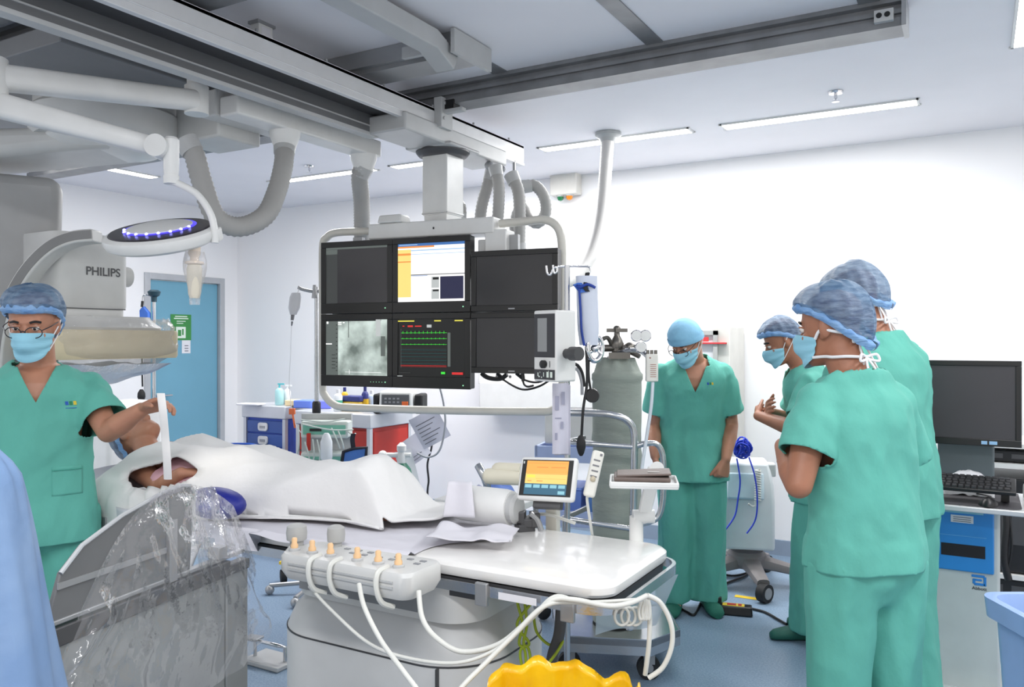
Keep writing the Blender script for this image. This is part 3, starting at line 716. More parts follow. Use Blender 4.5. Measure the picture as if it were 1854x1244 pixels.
# monitor suspension beam
bm_ = thing('suspension_beam', 'long pale grey beam along the ceiling that carries the monitor column', 'ceiling beam', (-2.6, 2.2, 2.62))
BX0, BX1, BYE = -2.72, -2.48, 4.48
b = MB(); b.span((BX1 - .03, .15, 2.662), (BX1, BYE, 2.775)).span((BX1 - .012, .15, 2.69), (BX1 + .004, BYE - 1.0, 2.697)).span((BX0, .15, 2.70), (BX0 + .03, 3.3, 2.775)).span((BX0, .15, 2.755), (BX1, BYE, 2.774)).span((BX1 - .035, BYE - .9, 2.648), (BX1 + .006, BYE, 2.664))
obj('beam_profile', b, mat('beam_paint', (214, 214, 215), .4, .1), bm_, bevel=.003)
b = MB().span((BX0 + .03, .15, 2.70), (BX1 - .03, BYE - .01, 2.756)); obj('groove', b, dark_metal, bm_)
b = MB().span((BX0, .15, 2.60), (BX0 + .035, 3.3, 2.70)); obj('side_channel', b, mat('channel_grey', (112, 113, 115), .5, .3), bm_)
b = MB().span((BX0 - .02, .15, 2.595), (BX0 + .036, 3.3, 2.612)).span((BX0 - .01, .15, 2.64), (BX0 + .04, 3.3, 2.646)); obj('lower_strip', b, grey_plastic, bm_)
for k, y in enumerate((.9, 1.45, 2.0, 2.62, 3.05, 3.75, 4.2)):
    pass
b = MB()
for y in (1.5, 1.9, 2.3, 2.7, 3.1, 3.5, 3.9, 4.3): b.cyl((BX1 - .006, y, 2.774), (BX1 - .006, y, 2.788), .006, None, 8)
obj('screw', b, grey_metal, bm_)
for y, nm in ((3.54, 'carriage_bracket'),):
    b = MB().span((BX1 - .005, y - .03, 2.67), (BX1 + .045, y + .075, 2.83)).cyl((BX1 + .045, y - .005, 2.80), (BX1 + .052, y - .005, 2.80), .01, None, 12).cyl((BX1 + .045, y - .005, 2.72), (BX1 + .052, y - .005, 2.72), .01, None, 12).span((BX1 + .04, y - .01, 2.745), (BX1 + .16, y + .03, 2.765))
    br = obj(nm, b, grey_plastic, bm_, bevel=.004)
    b = MB().span((BX1 + .045, y, 2.77), (BX1 + .10, y + .06, 2.815)); obj('roller', b, black, br)
# cable clips at the far end of the beam
b = MB()
for y in (4.06, 4.2, 4.36): b.span((BX1 - .01, y - .004, 2.58), (BX1 + .006, y + .004, 2.665)).ball((BX1, y, 2.575), (.03, .02, .025), 10)
obj('cable_clip', b, grey_metal, bm_)
# ---- monitor rack: column, crossbar and tube frame
def MD(px): return 4.58 * 3172 / (px + 2590)
def MP(px, py, off=0.0): return W(px, py, MD(px) + off)
mu = (MP(852, 617) - MP(582, 617)).normalized(); mn = V((mu.y, -mu.x, 0)); UP = V((0, 0, 1))
Rm = Matrix((mu, -mn, UP)).transposed()
rk = thing('monitor_rack', 'ceiling hung monitor rack with square column, white crossbar and bent tube frame', 'monitor rack', MP(800, 570, .12))
cc = W(802, 330, 4.52); cxy = V((cc.x, cc.y, 0))
b = MB(); b.box(cxy + UP * 2.605, (.30, .30, .02), rot(0)); b.span(cxy + V((-.13, -.5, 2.60)), cxy + V((.12, .5, 2.69))); obj('carriage', b, grey_plastic, rk, bevel=.01)
b = MB().lathe(cxy + UP * 2.60, ((.15, 0), (.15, -.012), (.135, -.03), (.12, -.036)), n=28); obj('collar', b, dark_metal, rk)
b = MB().box(cxy + UP * 2.42, (.165, .165, .36), rot(0)).box(cxy + UP * 2.252, (.172, .172, .012), rot(0)); obj('column', b, white_plastic, rk, bevel=.006)
b = MB().box(cxy + UP * 2.2495, (.168, .168, .006), rot(0)); obj('column_seam', b, black, rk)
b = MB().box(cxy + UP * 2.205, (.15, .15, .10), rot(0)); obj('column_foot', b, white_plastic, rk, bevel=.004)
cbz = 2.165
cL, cR = MP(680, 420, .12), MP(905, 420, .12)
b = MB(); mid = (cL + cR) / 2; mid.z = cbz - .015; b.box(mid, ((cR - cL).length, .16, .085), Rm); obj('crossbar', b, white_plastic, rk, bevel=.008)
b = MB().box(mid + mu * .03 - UP * .0 + mn * .081 , (.008, .003, .012), Rm); obj('crossbar_mark', b, black, rk)
b = MB(); p = MP(714, 400, .08); p.z = cbz + .05; b.box(p, (.15, .12, .045), Rm, None, (.9, .8)); obj('control_box', b, white_plastic, rk, bevel=.008)
b = MB(); p = MP(905, 436, .10); p.z = 2.06; b.box(p, (.12, .12, .13), Rm); p2 = MP(880, 470, .12); p2.z = 1.98; b.box(p2, (.05, .1, .2), Rm); obj('side_bracket', b, white_plastic, rk, bevel=.006)
def fr_tube(pts, r, off, ripple=0):
    return MB().tube([MP(x, y, off) for x, y in pts], r, 10, None, 6)
fm = mat('tube_frame_cream', (216, 213, 204), .35)
b = fr_tube(((905, 405), (950, 401), (982, 398), (1003, 405), (1015, 425), (1018, 470), (1019, 600), (1019, 690), (1015, 728), (1000, 742), (970, 745), (800, 743), (640, 738), (606, 733), (588, 715), (584, 690), (584, 560), (584, 450), (592, 430), (612, 421), (680, 419)), .022, .09)
obj('tube_frame', b, fm, rk, smooth=60)
bk = MB()
for px, z0, z1 in ((650, 1.33, 2.13), (785, 1.33, 2.13), (930, 1.45, 2.10)):
    p = MP(px, 600, .10); bk.box(V((p.x, p.y, (z0 + z1) / 2)), (.06, .03, z1 - z0), Rm)
p = (MP(600, 600, .10) + MP(1010, 600, .10)) / 2; p.z = 1.70; bk.box(p, ((MP(600, 600) - MP(1010, 600)).length, .03, .08), Rm)
obj('backing_bar', bk, grey_metal, rk)
# ---- ribbed hoses
def hose(label, pts, r, group='ribbed grey cable hoses', rings=True, name='cable_hose', m=None):
    t = thing(name, label, 'hose', V(pts[-1]), group)
    obj('hose_body', MB().tube(pts, r, 14, None, 8, .05, .011), m or hose_m, t, smooth=80)
    for q, nx in ((pts[0], pts[1]), (pts[-1], pts[-2])):
        d = (V(nx) - V(q)).normalized(); obj('hose_cuff', MB().cyl(V(q) - d * .01, V(q) + d * .05, r * 1.22, r * 1.12, 16), grey_plastic, t)
    return t
b0 = W(893, 306, 4.75)
hose('ribbed hose hanging leftmost from the beam end clips', [W(890, 312, 4.80), W(880, 345, 4.80), W(872, 375, 4.82), W(868, 412, 4.86)], .034, 'hoses at the beam end')
hose('ribbed hose dropping straight down beside the leftmost clip hose', [W(897, 305, 4.72), W(903, 335, 4.70), W(903, 370, 4.72), W(900, 412, 4.76)], .034, 'hoses at the beam end')
hose('ribbed hose under the middle clip that drops to the rack bracket', [W(926, 318, 4.80), W(938, 345, 4.78), W(941, 385, 4.78), W(940, 455, 4.80)], .036, 'hoses at the beam end')
hose('ribbed hose bulging out in a loop past the beam end', [W(948, 338, 4.90), W(968, 336, 4.90), W(985, 356, 4.90), W(988, 385, 4.92), W(974, 404, 4.96), W(958, 396, 5.0), W(946, 375, 5.02), W(934, 395, 5.04), W(930, 455, 5.04)], .034, 'hoses at the beam end')
hose('short ribbed hose curling beside the square column', [W(826, 366, 4.80), W(834, 378, 4.78), W(832, 402, 4.78)], .034, 'hoses at the beam end')
top = at_z(1101, 241, ZC - .002)
th = hose('pale ribbed hose dropping from the ceiling behind the monitor rack', [top, W(1097, 300, 5.28), W(1089, 390, 5.2), W(1074, 452, 5.1), W(1052, 490, 5.0), W(1030, 508, 4.9), W(1000, 512, 4.75)], .041, None, m=mat('hose_white', (206, 204, 202), .6))
obj('ceiling_rose', MB().lathe(top, ((.085, 0), (.085, -.02), (.06, -.035), (.05, -.06), (.045, -.06)), n=22), grey_plastic, th)
# ---- cable duct with its two hoses
dz = 2.60
dt = thing('cable_duct', 'pale box duct with two hose outlets behind the beam', 'cable duct', (-2.87, 3.0, 2.5))
b = MB(); boxduct(b, [(-3.2, 2.30, dz + .02), (-2.90, 2.52, dz), (-2.90, 3.52, dz)][1:], .12, .09); obj('duct_body', b, white_plastic, dt, bevel=.01)
b = MB().span((-2.95, 2.86, dz + .045), (-2.85, 2.95, ZC)); obj('hanger', b, grey_metal, dt)
for y in (2.86, 3.44):
    obj('outlet', MB().lathe((-2.90, y, dz - .04), ((.075, 0), (.07, -.03), (.055, -.07), (.05, -.09)), n=18), white_plastic, dt)
hose('thick ribbed hose hanging in a deep loop from duct to scanner hub', [(-2.90, 2.86, dz - .11), W(513, 300, 3.86), W(500, 350, 3.80), W(478, 392, 3.72), W(432, 411, 3.64), W(390, 392, 3.58), W(366, 330, 3.56), W(352, 280, 3.55), W(338, 258, 3.55)], .044)
hose('thick ribbed hose falling straight from the duct end behind the monitors', [(-2.90, 3.44, dz - .11), W(651, 320, 4.44), W(655, 370, 4.60), W(655, 430, 4.80), W(655, 470, 4.88)], .045)
# ---- scanner (ceiling hung C-arm)
scan = thing('xray_scanner', 'ceiling hung grey C-arm scanner over the patient with a wrapped detector', 'x-ray scanner', (-3.9, 2.4, 1.4))
sg = mat('scanner_grey', (205, 205, 203), .42, bump=.01); sgd = mat('scanner_dark_grey', (166, 166, 166), .45)  # second, darker grey for the column and pivot
b = MB().span((-5.4, 1.85, 2.70), (-3.06, 3.25, 2.78)); obj('carriage_plate', b, mat('carriage_grey', (128, 129, 131), .5), scan, bevel=.006)
b = MB()
for y in (2.05, 3.08): b.span((-5.3, y - .05, 2.78), (-3.1, y + .05, 2.80))
for x in (-5.2, -4.2, -3.2): b.span((x - .04, 2.0, 2.72), (x + .04, 2.1, 2.795))
obj('carriage_wheel', b, dark_metal, scan)
b = MB().span((-3.36, 2.60, 2.50), (-3.06, 2.86, 2.72)); obj('junction_box', b, sg, scan, bevel=.012)
b = MB().span((-3.06, 2.5, 2.56), (-2.96, 3.0, 2.68)); obj('junction_cover', b, sg, scan, bevel=.008)
HUB = V((-3.62, 2.42, 0))
b = MB().lathe(HUB + UP * 2.70, ((.30, 0), (.31, -.02), (.31, -.06), (.33, -.08), (.33, -.17), (.31, -.20)), n=48); obj('hub', b, sg, scan)
b = MB().lathe(HUB + UP * 2.503, ((.27, 0), (.27, -.012), (.23, -.05), (.14, -.07)), n=40); obj('hub_cover', b, white_plastic, scan)
colp = W(10, 450, 3.9); colp.z = 0
ax = (colp - HUB); L = ax.length; ax.normalize(); sd = V((-ax.y, ax.x, 0))
b = MB(); P0 = HUB - ax * .12; P1 = colp + ax * .25
b.loft([[p + sd * a * w + UP * z for a, z in ((-1, z0), (1, z0), (1, z1), (-1, z1))] for p, w, z0, z1 in ((P0, .20, 2.44, 2.53), (HUB.lerp(colp, .5), .20, 2.41, 2.53), (P1, .19, 2.36, 2.52))])
obj('horizontal_arm', b, sg, scan, bevel=.05)
b = MB(); cd = (colp).normalized(); cs_ = V((-cd.y, cd.x, 0))
b.loft([[colp + cs_ * a * w + cd * q * .16 + UP * z for a, q in ((-1, -1), (1, -1), (1, 1), (-1, 1))] for w, z in ((.20, 1.12), (.215, 1.4), (.225, 1.9), (.235, 2.26), (.22, 2.33))])
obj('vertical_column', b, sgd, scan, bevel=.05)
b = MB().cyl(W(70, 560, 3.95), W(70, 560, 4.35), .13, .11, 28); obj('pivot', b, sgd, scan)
# C arc: a curved band from the detector down behind the man
arc = [W(176, 428, 3.62), W(140, 432, 3.62), W(105, 446, 3.62), W(72, 474, 3.62), W(44, 512, 3.62), W(22, 560, 3.62), W(8, 620, 3.62), W(4, 700, 3.62), W(12, 780, 3.62), W(40, 850, 3.62), W(90, 905, 3.62)]
A = spline(arc, 8); fwd = V((-SN, CS, 0)); rings = []
for i, p in enumerate(A):
    t = (A[min(i + 1, len(A) - 1)] - A[max(i - 1, 0)]).normalized(); q = t.cross(fwd).normalized()
    rings.append([p + q * .028 - fwd * .05, p + q * .028 + fwd * .05, p - q * .028 + fwd * .05, p - q * .028 - fwd * .05])
ca = obj('c_arc', MB().loft(rings), sg, scan, bevel=.008)
rings = []
for i, p in enumerate(A):
    t = (A[min(i + 1, len(A) - 1)] - A[max(i - 1, 0)]).normalized(); q = t.cross(fwd).normalized()
    rings.append([p + q * .016 - fwd * .053, p + q * .016 - fwd * .042, p - q * .022 - fwd * .042, p - q * .022 - fwd * .053])
obj('arc_groove', MB().loft(rings), mat('groove_grey', (128, 128, 128), .5), ca)
# detector housing, faces along the room axes
def rbox(mb, x0, x1, y0, y1, z0, z1, r, n=6, tap=1.0):
    def rr(z, k):
        cx, cy = (x0 + x1) / 2, (y0 + y1) / 2; out = []
        for sx, sy, a0 in ((1, 1, 0), (-1, 1, 90), (-1, -1, 180), (1, -1, 270)):
            for i in range(n + 1):
                a = rv(a0 + 90 * i / n); out.append(V((cx + (sx * ((x1 - x0) / 2 - r) + r * math.cos(a)) * k, cy + (sy * ((y1 - y0) / 2 - r) + r * math.sin(a)) * k, z)))
        return out
    q = min(.012, (z1 - z0) * .2)
    return mb.loft([rr(z0, .985), rr(z0 + q, 1), rr(z1 - q, tap), rr(z1, tap * .985)])
dh = obj('detector_housing', rbox(MB(), -4.0, -3.6, 2.165, 2.53, 1.70, 2.05, .05), sg, scan)
b = text_mesh('PHILIPS', at_x(155, 497, -3.5985), (0, 1, 0), (0, 0, 1), .040, mat('lettering_grey', (84, 84, 86), .5), .001, .018); obj('lettering', b, None, dh, smooth=0, recalc=False)
b = rbox(MB(), -4.0, -3.60, 2.19, 2.515, 1.655, 1.705, .05); obj('housing_seam', b, mat('scanner_light', (216, 216, 214), .42), dh)
b = MB(); b.box((-3.597, 2.35, 1.70), (.004, .30, .004)); obj('seam_line', b, dark_metal, dh)
b = rbox(MB(), -4.1, -3.5, 2.16, 2.68, 1.60, 1.665, .10, 6, .86); obj('detector_neck', b, sg, scan)
b = rbox(MB(), -4.1, -3.47, 2.08, 2.72, 1.465, 1.60, .04); dp_ = obj('detector_plate', b, mat('detector_cream', (222, 208, 176), .5, var=.06, vscale=5), scan)
b = MB().cyl((-3.72, 2.53, 1.87), (-3.72, 2.60, 1.87), .055, .05, 22); obj('collision_knob', b, sg, scan)
# clear plastic cover sagging round the detector: a thing of its own
cl = film('clear_cover', (255, 252, 246), .12, .12, .8, 14)
def cover(i, j):
    a = 2 * math.pi * i; t = j
    r = 1.0; z = 1.655 - .22 * t - (.05 * max(0, t - .75) * 4)
    k = 1.04 if t < .75 else 1.04 - (t - .75) * 1.6
    q = .018 * noise.noise(V((math.cos(a) * 3, math.sin(a) * 3, t * 4))) + .012 * noise.noise(V((math.cos(a) * 8, math.sin(a) * 8, t * 9)))
    e = .38
    x = math.copysign(abs(math.cos(a)) ** e, math.cos(a)) * (.325 * k + q); y = math.copysign(abs(math.sin(a)) ** e, math.sin(a)) * (.33 * k + q)
    if t < .2: x *= .9 + .5 * t; y *= .9 + .5 * t
    return V((-3.785 + x, 2.40 + y, z + q))
solo('plastic_cover', 'crinkled clear plastic cover wrapped round the cream detector plate', 'plastic cover', MB().grid(cover, 72, 16), cl, smooth=180)
def sag(i, j):
    x = -3.95 + .5 * i; y = 2.15 + .5 * j; e = (math.sin(math.pi * i) * math.sin(math.pi * j)) ** .5
    return V((x, y, 1.44 - .10 * e + .012 * noise.noise(V((x * 9, y * 9, 0)))))
solo('plastic_bag', 'white plastic sheet sagging below the detector', 'plastic cover', MB().grid(sag, 24, 24), film('milky_cover', (240, 240, 244), .75, .25, .6, 14), smooth=180)
# ---- surgical lamp
lamp = thing('surgical_lamp', 'white ceiling surgical lamp on a two part arm with blue glowing ring', 'surgical lamp', W(295, 422, 3.1))
def arm(mb, a, b, h0, h1, w0, w1):
    a, b = V(a), V(b); t = (b - a).normalized(); s_ = t.cross(UP).normalized(); u_ = s_.cross(t)
    mb.loft([mb.ring(p, s_, u_, w / 2, h / 2, 20, 3.2) for p, w, h in ((a - t * .02, w0 * .7, h0 * .7), (a, w0, h0), (b, w1, h1), (b + t * .02, w1 * .7, h1 * .7))])
EL = W(-25, 175, 2.95)
b = MB(); arm(b, EL + UP * .075, W(352, 182, 3.48), .095, .085, .10, .085); obj('upper_arm', b, white_plastic, lamp)
b = MB(); p = W(356, 182, 3.5); b.cyl(p - UP * .06, p + UP * .06, .05, .05, 20); b.cyl(p, V((p.x, p.y, 2.70)), .04, .04, 16); obj('ceiling_shaft', b, white_plastic, lamp)
b = MB(); b.cyl(EL - UP * .06, EL + UP * .14, .07, .07, 24); obj('elbow', b, white_plastic, lamp)
J = W(291, 268, 3.06)
b = MB(); arm(b, EL - UP * .02, J, .095, .068, .085, .06); obj('spring_arm', b, white_plastic, lamp)
b = MB(); b.cyl(J - fwd * .05, J + fwd * .05, .042, .042, 24); obj('joint', b, white_plastic, lamp)
vt = W(310, 258, 3.06); vb = W(309, 333, 3.06)
b = MB(); b.lathe(vt, ((.02, .02), (.028, .01), (.028, -.10), (.025, -.125), (.029, -.126), (.027, vb.z - vt.z)), n=22); obj('vertical_joint', b, white_plastic, lamp)
b = MB().tube([vb + UP * .012, W(330, 336, 3.06), W(358, 353, 3.06), W(380, 385, 3.06), W(388, 415, 3.06), W(389, 440, 3.06)], .0135, 12, None, 8); obj('curved_arm', b, white_plastic, lamp)
LC = W(292, 424, 3.08)
nrm = (UP * math.cos(rv(21)) - fwd * math.sin(rv(21))).normalized(); nrm = (nrm - V((CS, SN, 0)) * .05).normalized()
lu = V((CS, SN, 0)); lu = (lu - nrm * lu.dot(nrm)).normalized(); lv = nrm.cross(lu)
def disc(mb, prof, m=None, sq=1.0): return mb.loft([mb.ring(LC + nrm * z, lu, lv, r, r * sq, 56) for r, z in prof], m)
obj('lamp_head', disc(MB(), ((.10, -.045), (.175, -.042), (.198, -.03), (.207, -.012), (.205, .008), (.19, .016), (.15, .018))), white_plastic, lamp)
obj('dark_ring', disc(MB(), ((.185, .0165), (.18, .0215), (.13, .026), (.12, .024))), mat('lamp_dark', (50, 46, 52), .3), lamp)
obj('glow_ring', disc(MB(), ((.132, .026), (.128, .0285), (.118, .029))), glow('blue_glow', (70, 60, 220), 1.6), lamp)
b = MB()
for k in range(9):
    a = rv(195 + 19 * k); q = LC + nrm * .029 + lu * math.cos(a) * .125 + lv * math.sin(a) * .125; b.ball(q, .006, 8)
obj('glow_light', b, glow('blue_led', (150, 150, 255), 5), lamp)
obj('top_cover', disc(MB(), ((.119, .024), (.118, .031), (.10, .035), (.04, .037))), white_plastic, lamp)
b = MB(); q = LC + lu * .19; b.box(q + lu * .01 - nrm * .012, (.05, .05, .05), Matrix((lu, lv, nrm)).transposed()); obj('yoke', b, white_plastic, lamp, bevel=.008)
hb = W(352, 446, 3.06)
obj('handle_stem', MB().lathe(hb, ((.022, .01), (.022, -.03), (.016, -.04), (.016, -.055), (.034, -.058), (.034, -.066), (.02, -.07)), n=20), mat('warm_white', (238, 222, 206), .4), lamp)
obj('lamp_handle', MB().lathe(hb, ((.024, -.07), (.028, -.085), (.026, -.13), (.022, -.18), (.017, -.195)), n=20), mat('handle_cream', (222, 214, 196), .4), lamp)
solo('handle_cover', 'clear plastic cover over the lamp handle', 'plastic cover', MB().grid(lambda i, j: (lambda a, z, r: hb + V((r * math.cos(a), r * math.sin(a), z)))(2 * math.pi * i, -.02 - .20 * j, (.030 + .006 * math.sin(9 * 2 * math.pi * i / 3) + .010 * math.sin(j * 6)) * (1 - max(0, j - .75) * 1.6)), 30, 16), film('cover_small', (255, 255, 255), .14, .1, .6, 30), smooth=180)
# ---- alarm box with two lamps on the back wall
ab = at_y(1024, 333, YB - .06); t = thing('alarm_box', 'beige wall box with green and orange lamps high on the back wall', 'alarm box', (ab.x, YB - .06, ab.z))
w_, h_ = .24, .19
obj('casing', MB().span((ab.x - w_ / 2, YB - .11, ab.z - h_ / 2), (ab.x + w_ / 2, YB - .001, ab.z + h_ / 2)), mat('box_beige', (222, 219, 212), .5), t, bevel=.008)
for sx, c_ in ((-.042, (24, 120, 70)), (.04, (236, 140, 30))):
    q = V((ab.x + sx, YB - .07, ab.z - h_ / 2)); lm = obj('signal_lamp', MB().lathe(q, ((.028, 0), (.028, -.02), (.02, -.038), (.004, -.045)), n=18), mat('lamp_%d' % c_[0], c_, .15, coat=.5), t)
    obj('lamp_base', MB().lathe(q, ((.032, .0), (.032, -.010), (.028, -.010)), n=18), grey_plastic, lm)

sl = D.lights.new('lamp_beam', 'SPOT'); sl.energy = 14; sl.spot_size = rv(26); sl.spot_blend = .7; sl.color = (1, .95, .86); sl.shadow_soft_size = .09
so_ = D.objects.new('lamp_beam', sl); COL.objects.link(so_); so_.location = LC - nrm * .06; tgt = V((-2.45, 2.1, 1.05)); so_.rotation_euler = (tgt - V(so_.location)).to_track_quat('-Z', 'Y').to_euler()

q = at_z(474, 60, 2.87); sb = thing('sensor_block', 'small white sensor block on the ceiling strip beside the beam', 'sensor', q)
obj('casing', MB().box(q, (.05, .08, .06), rot(0)), white_plastic, sb, bevel=.004); obj('front_mark', MB().box(q + V((.0255, 0, 0)), (.001, .05, .035), rot(0)), paper, sb); obj('holder', MB().box(q + UP * .034, (.06, .10, .012), rot(0)), grey_metal, sb)
# ================================================================ monitors
scr_grey = mat('screen_idle', (62, 60, 63), .25); scr_dark = mat('screen_off', (44, 44, 47), .22); bez = mat('monitor_bezel', (22, 22, 23), .3)
g = lambda n, rgb, s=1.0: glow('px_' + n, rgb, s)
px_white = g('white', (252, 252, 252), 1.1); px_yel = g('cream', (252, 226, 130), .9); px_blu = g('blue', (66, 120, 190), .8); px_navy = g('navy', (38, 40, 88), .5); px_org = g('orange', (244, 150, 70), .9)
px_lb = g('lightblue', (170, 205, 240), .9); px_grn = g('green', (60, 220, 60), 1.0); px_teal = g('teal', (40, 120, 120), .6); px_red = g('red', (220, 40, 40), .9); px_gold = g('gold', (230, 220, 80), 1.0); px_gry = g('grey', (120, 130, 126), .5); px_blk = g('black', (10, 12, 12), .2); px_dg = g('darkgrey', (80, 84, 84), .4); px_lg = g('lightgrey', (200, 205, 205), .8)
def xray_mat():
    m = D.materials.new('angiogram'); m.use_nodes = True; nt = m.node_tree; b = nt.nodes['Principled BSDF']
    tc = nt.nodes.new('ShaderNodeTexCoord'); n = nt.nodes.new('ShaderNodeTexNoise'); n.inputs['Scale'].default_value = 7; n.inputs['Detail'].default_value = 4
    nt.links.new(tc.outputs['Object'], n.inputs['Vector']); cr = nt.nodes.new('ShaderNodeValToRGB')
    cr.color_ramp.elements[0].position = .34; cr.color_ramp.elements[0].color = lin((96, 106, 100)); cr.color_ramp.elements[1].position = .66; cr.color_ramp.elements[1].color = lin((196, 208, 200))
    nt.links.new(n.outputs['Fac'], cr.inputs['Fac']); nt.links.new(cr.outputs[0], b.inputs['Base Color']); nt.links.new(cr.outputs[0], b.inputs['Emission Color']); b.inputs['Emission Strength'].default_value = .62; b.inputs['Roughness'].default_value = .3
    return m
xray = xray_mat()
def monitor(label, o, u, n, w, h, paint=None, base=None, bz=.03, bb=.05, th=.055, group=None, cat='monitor', par_bezel=None):
    """o = lower left corner of the front face"""
    o = V(o); u = V(u).normalized(); n = V(n).normalized(); v = n.cross(u)
    R = Matrix((u, -n, v)).transposed()
    t = thing('monitor', label, cat, o + u * w / 2 - n * th / 2, group)
    c = o + u * w / 2 + v * h / 2
    obj('casing', MB().box(c - n * (th / 2 + .004), (w - .004, th, h - .004), R), black, t, bevel=.006)
    f = MB()
    for a, b_, sw, sh in ((w / 2, bb / 2, w, bb), (w / 2, h - bz / 2, w, bz), (bz / 2, (h + bb - bz) / 2, bz, h - bb - bz), (w - bz / 2, (h + bb - bz) / 2, bz, h - bb - bz)):
        f.box(o + u * a + v * b_ - n * .002, (sw, .016, sh), R)
    obj('bezel', f, par_bezel or bez, t, bevel=.002)
    s = MB(); so, su, sv = o + u * bz + v * bb + n * .0005, u * (w - 2 * bz), v * (h - bz - bb)
    s.quad(so, su, sv, (0, 0, 1, 1), base or scr_dark, 0)
    for k, (r, m_) in enumerate(paint or ()): s.quad(so, su, sv, r, m_, .0006 + .00012 * k)
    obj('screen', s, None, t, smooth=0, recalc=False)
    return t, so, su, sv
zc0, zc1, zc2 = 1.297, 1.698, 2.10
oL = MP(582, 617); wq = (MP(852, 617) - oL).length / 2
def at_m(a, z): return V((oL.x, oL.y, z)) + mu * a
hq = zc1 - zc0
P1 = [((0, 0, .19, 1), px_dg), ((0, .965, 1, 1), px_gry), ((0, .88, .19, .96), px_gry)]
t1, *_ = monitor('black monitor with an idle grey screen, upper one above the angiogram', at_m(0, zc1 + .002), mu, mn, wq - .002, hq, P1, scr_grey, .032, .058, group='monitors on the ceiling rack')
P2 = [((0, .955, 1, 1), px_blu), ((0, .925, .55, .955), px_org), ((0, .9, 1, .925), px_white), ((0, .08, .2, .9), px_yel), ((0, .80, .2, .835), px_org), ((0, .68, .2, .7), px_org), ((.2, .81, 1, .82), px_lb), ((.2, .87, 1, .89), px_lb), ((.2, .455, 1, .468), px_dg), ((.2, .44, .45, .45), px_blu), ((.64, .04, .98, .42), px_navy), ((.51, .23, .625, .42), px_lg), ((.51, .04, .625, .21), px_lg), ((.53, .37, .62, .41), px_blk), ((.53, .17, .62, .2), px_blk), ((.02, .972, .3, .985), px_lb)]
t2, *_ = monitor('black monitor showing a bright white and yellow patient record page', at_m(wq, zc1 + .002), mu, mn, wq, hq, P2, px_white, .032, .058, group='monitors on the ceiling rack')
P3 = [((0, 0, .2, 1), px_gry), ((.2, 0, 1, 1), xray), ((0, .975, .9, 1), px_blk), ((.01, .93, .04, .97), px_white), ((.2, .94, .26, .96), px_white), ((.28, .94, .31, .96), px_white), ((.2, .91, .26, .925), px_white), ((0, .555, .1, .575), px_white), ((.32, .055, .9, .06), px_white), ((.385, .02, .392, .1), px_white), ((.37, .68, .38, .98), px_dg)]
for k in range(12): P3.append(((.17, .9 - .075 * k, .19, .915 - .075 * k), px_blk))
for k in range(5): P3.append(((.10, .36 - .06 * k, .16, .37 - .06 * k), px_blk))
P3 += [((.82, .7, .9, 1.0), px_lg), ((.90, .35, .97, .7), px_gry)]
t3, *_ = monitor('black monitor showing a grey angiogram picture, lower one under the idle screen', at_m(0, zc0), mu, mn, wq - .002, hq, P3, px_gry, .032, .062, group='monitors on the ceiling rack')
P4 = [((.0, .955, .25, .975), px_gold), ((.55, .955, .65, .975), px_gold), ((.85, .955, .97, .975), px_gold), ((.07, .87, .1, .885), px_red), ((.15, .86, .23, .89), px_red), ((.26, .865, .36, .885), px_red), ((.44, .85, .51, .9), px_lg), ((.84, .80, .95, .825), px_lg), ((.045, .15, .05, .83), px_gry), ((.75, .18, .79, .76), px_gry), ((.79, .16, 1, .9), px_blk)]
def trace(y, m_, amp):
    out = [((.05, y, .74, y + .006), m_)]
    for k in range(11):
        x = .075 + .062 * k; out.append(((x, y - amp * .3, x + .007, y + amp), m_))
    return out
P4 += trace(.755, px_grn, .035) + trace(.655, px_grn, .02) + trace(.555, px_grn, .015)
for k in range(10): P4.append(((.05, .49 - .03 * k, .74, .495 - .03 * k), px_teal if k % 2 else px_dg))
P4 += [((.05, .19, .74, .197), px_red), ((.05, .172, .74, .176), px_red), ((.66, .05, .72, .09), px_grn), ((.82, .045, .98, .085), px_red), ((.02, .06, .2, .07), px_dg), ((.0, .0, .08, .012), px_lg)]
t4, *_ = monitor('black monitor showing green heart traces on a dark screen', at_m(wq, zc0), mu, mn, wq, hq, P4, px_blk, .032, .062, group='monitors on the ceiling rack')
for t_, o_, side in ((t1, at_m(wq - .045, zc1 + .03), 0), (t2, at_m(2 * wq - .04, zc1 + .03), 0), (t3, at_m(wq - .045, zc0 + .028), 1), (t4, at_m(2 * wq - .04, zc0 + .02), 0)):
    b = MB().box(o_ + mn * .0068, (.006, .002, .006), Rm)
    if side:
        for k in range(5): b.box(o_ - mu * (.02 + .018 * k) + mn * .0068, (.003, .002, .003), Rm)
    obj('power_light', b, glow('led_mint', (150, 230, 180), 1.2), t_)
o5 = MP(858, 617); w5 = (MP(1014, 617) - o5).length
m5, *_ = monitor('black wide monitor with dark screen, upper of the pair beside the device pole', V((o5.x, o5.y, 1.70)) + mn * .03, mu, mn, w5, .308, None, scr_dark, .028, .03, group='wide dark monitors')
m6, *_ = monitor('black wide monitor with dark screen, lower of the pair, loose cables below', V((o5.x, o5.y, 1.385)) + mn * .03, mu, mn, w5, .308, None, scr_dark, .028, .03, group='wide dark monitors')
for t_, z in ((m5, 1.712), (m6, 1.397)):
    obj('maker_mark', MB().box(V((o5.x, o5.y, z)) + mn * .0375 + mu * w5 * .48, (.035, .002, .006), Rm), mat('mark_silver', (170, 170, 172), .4), t_)
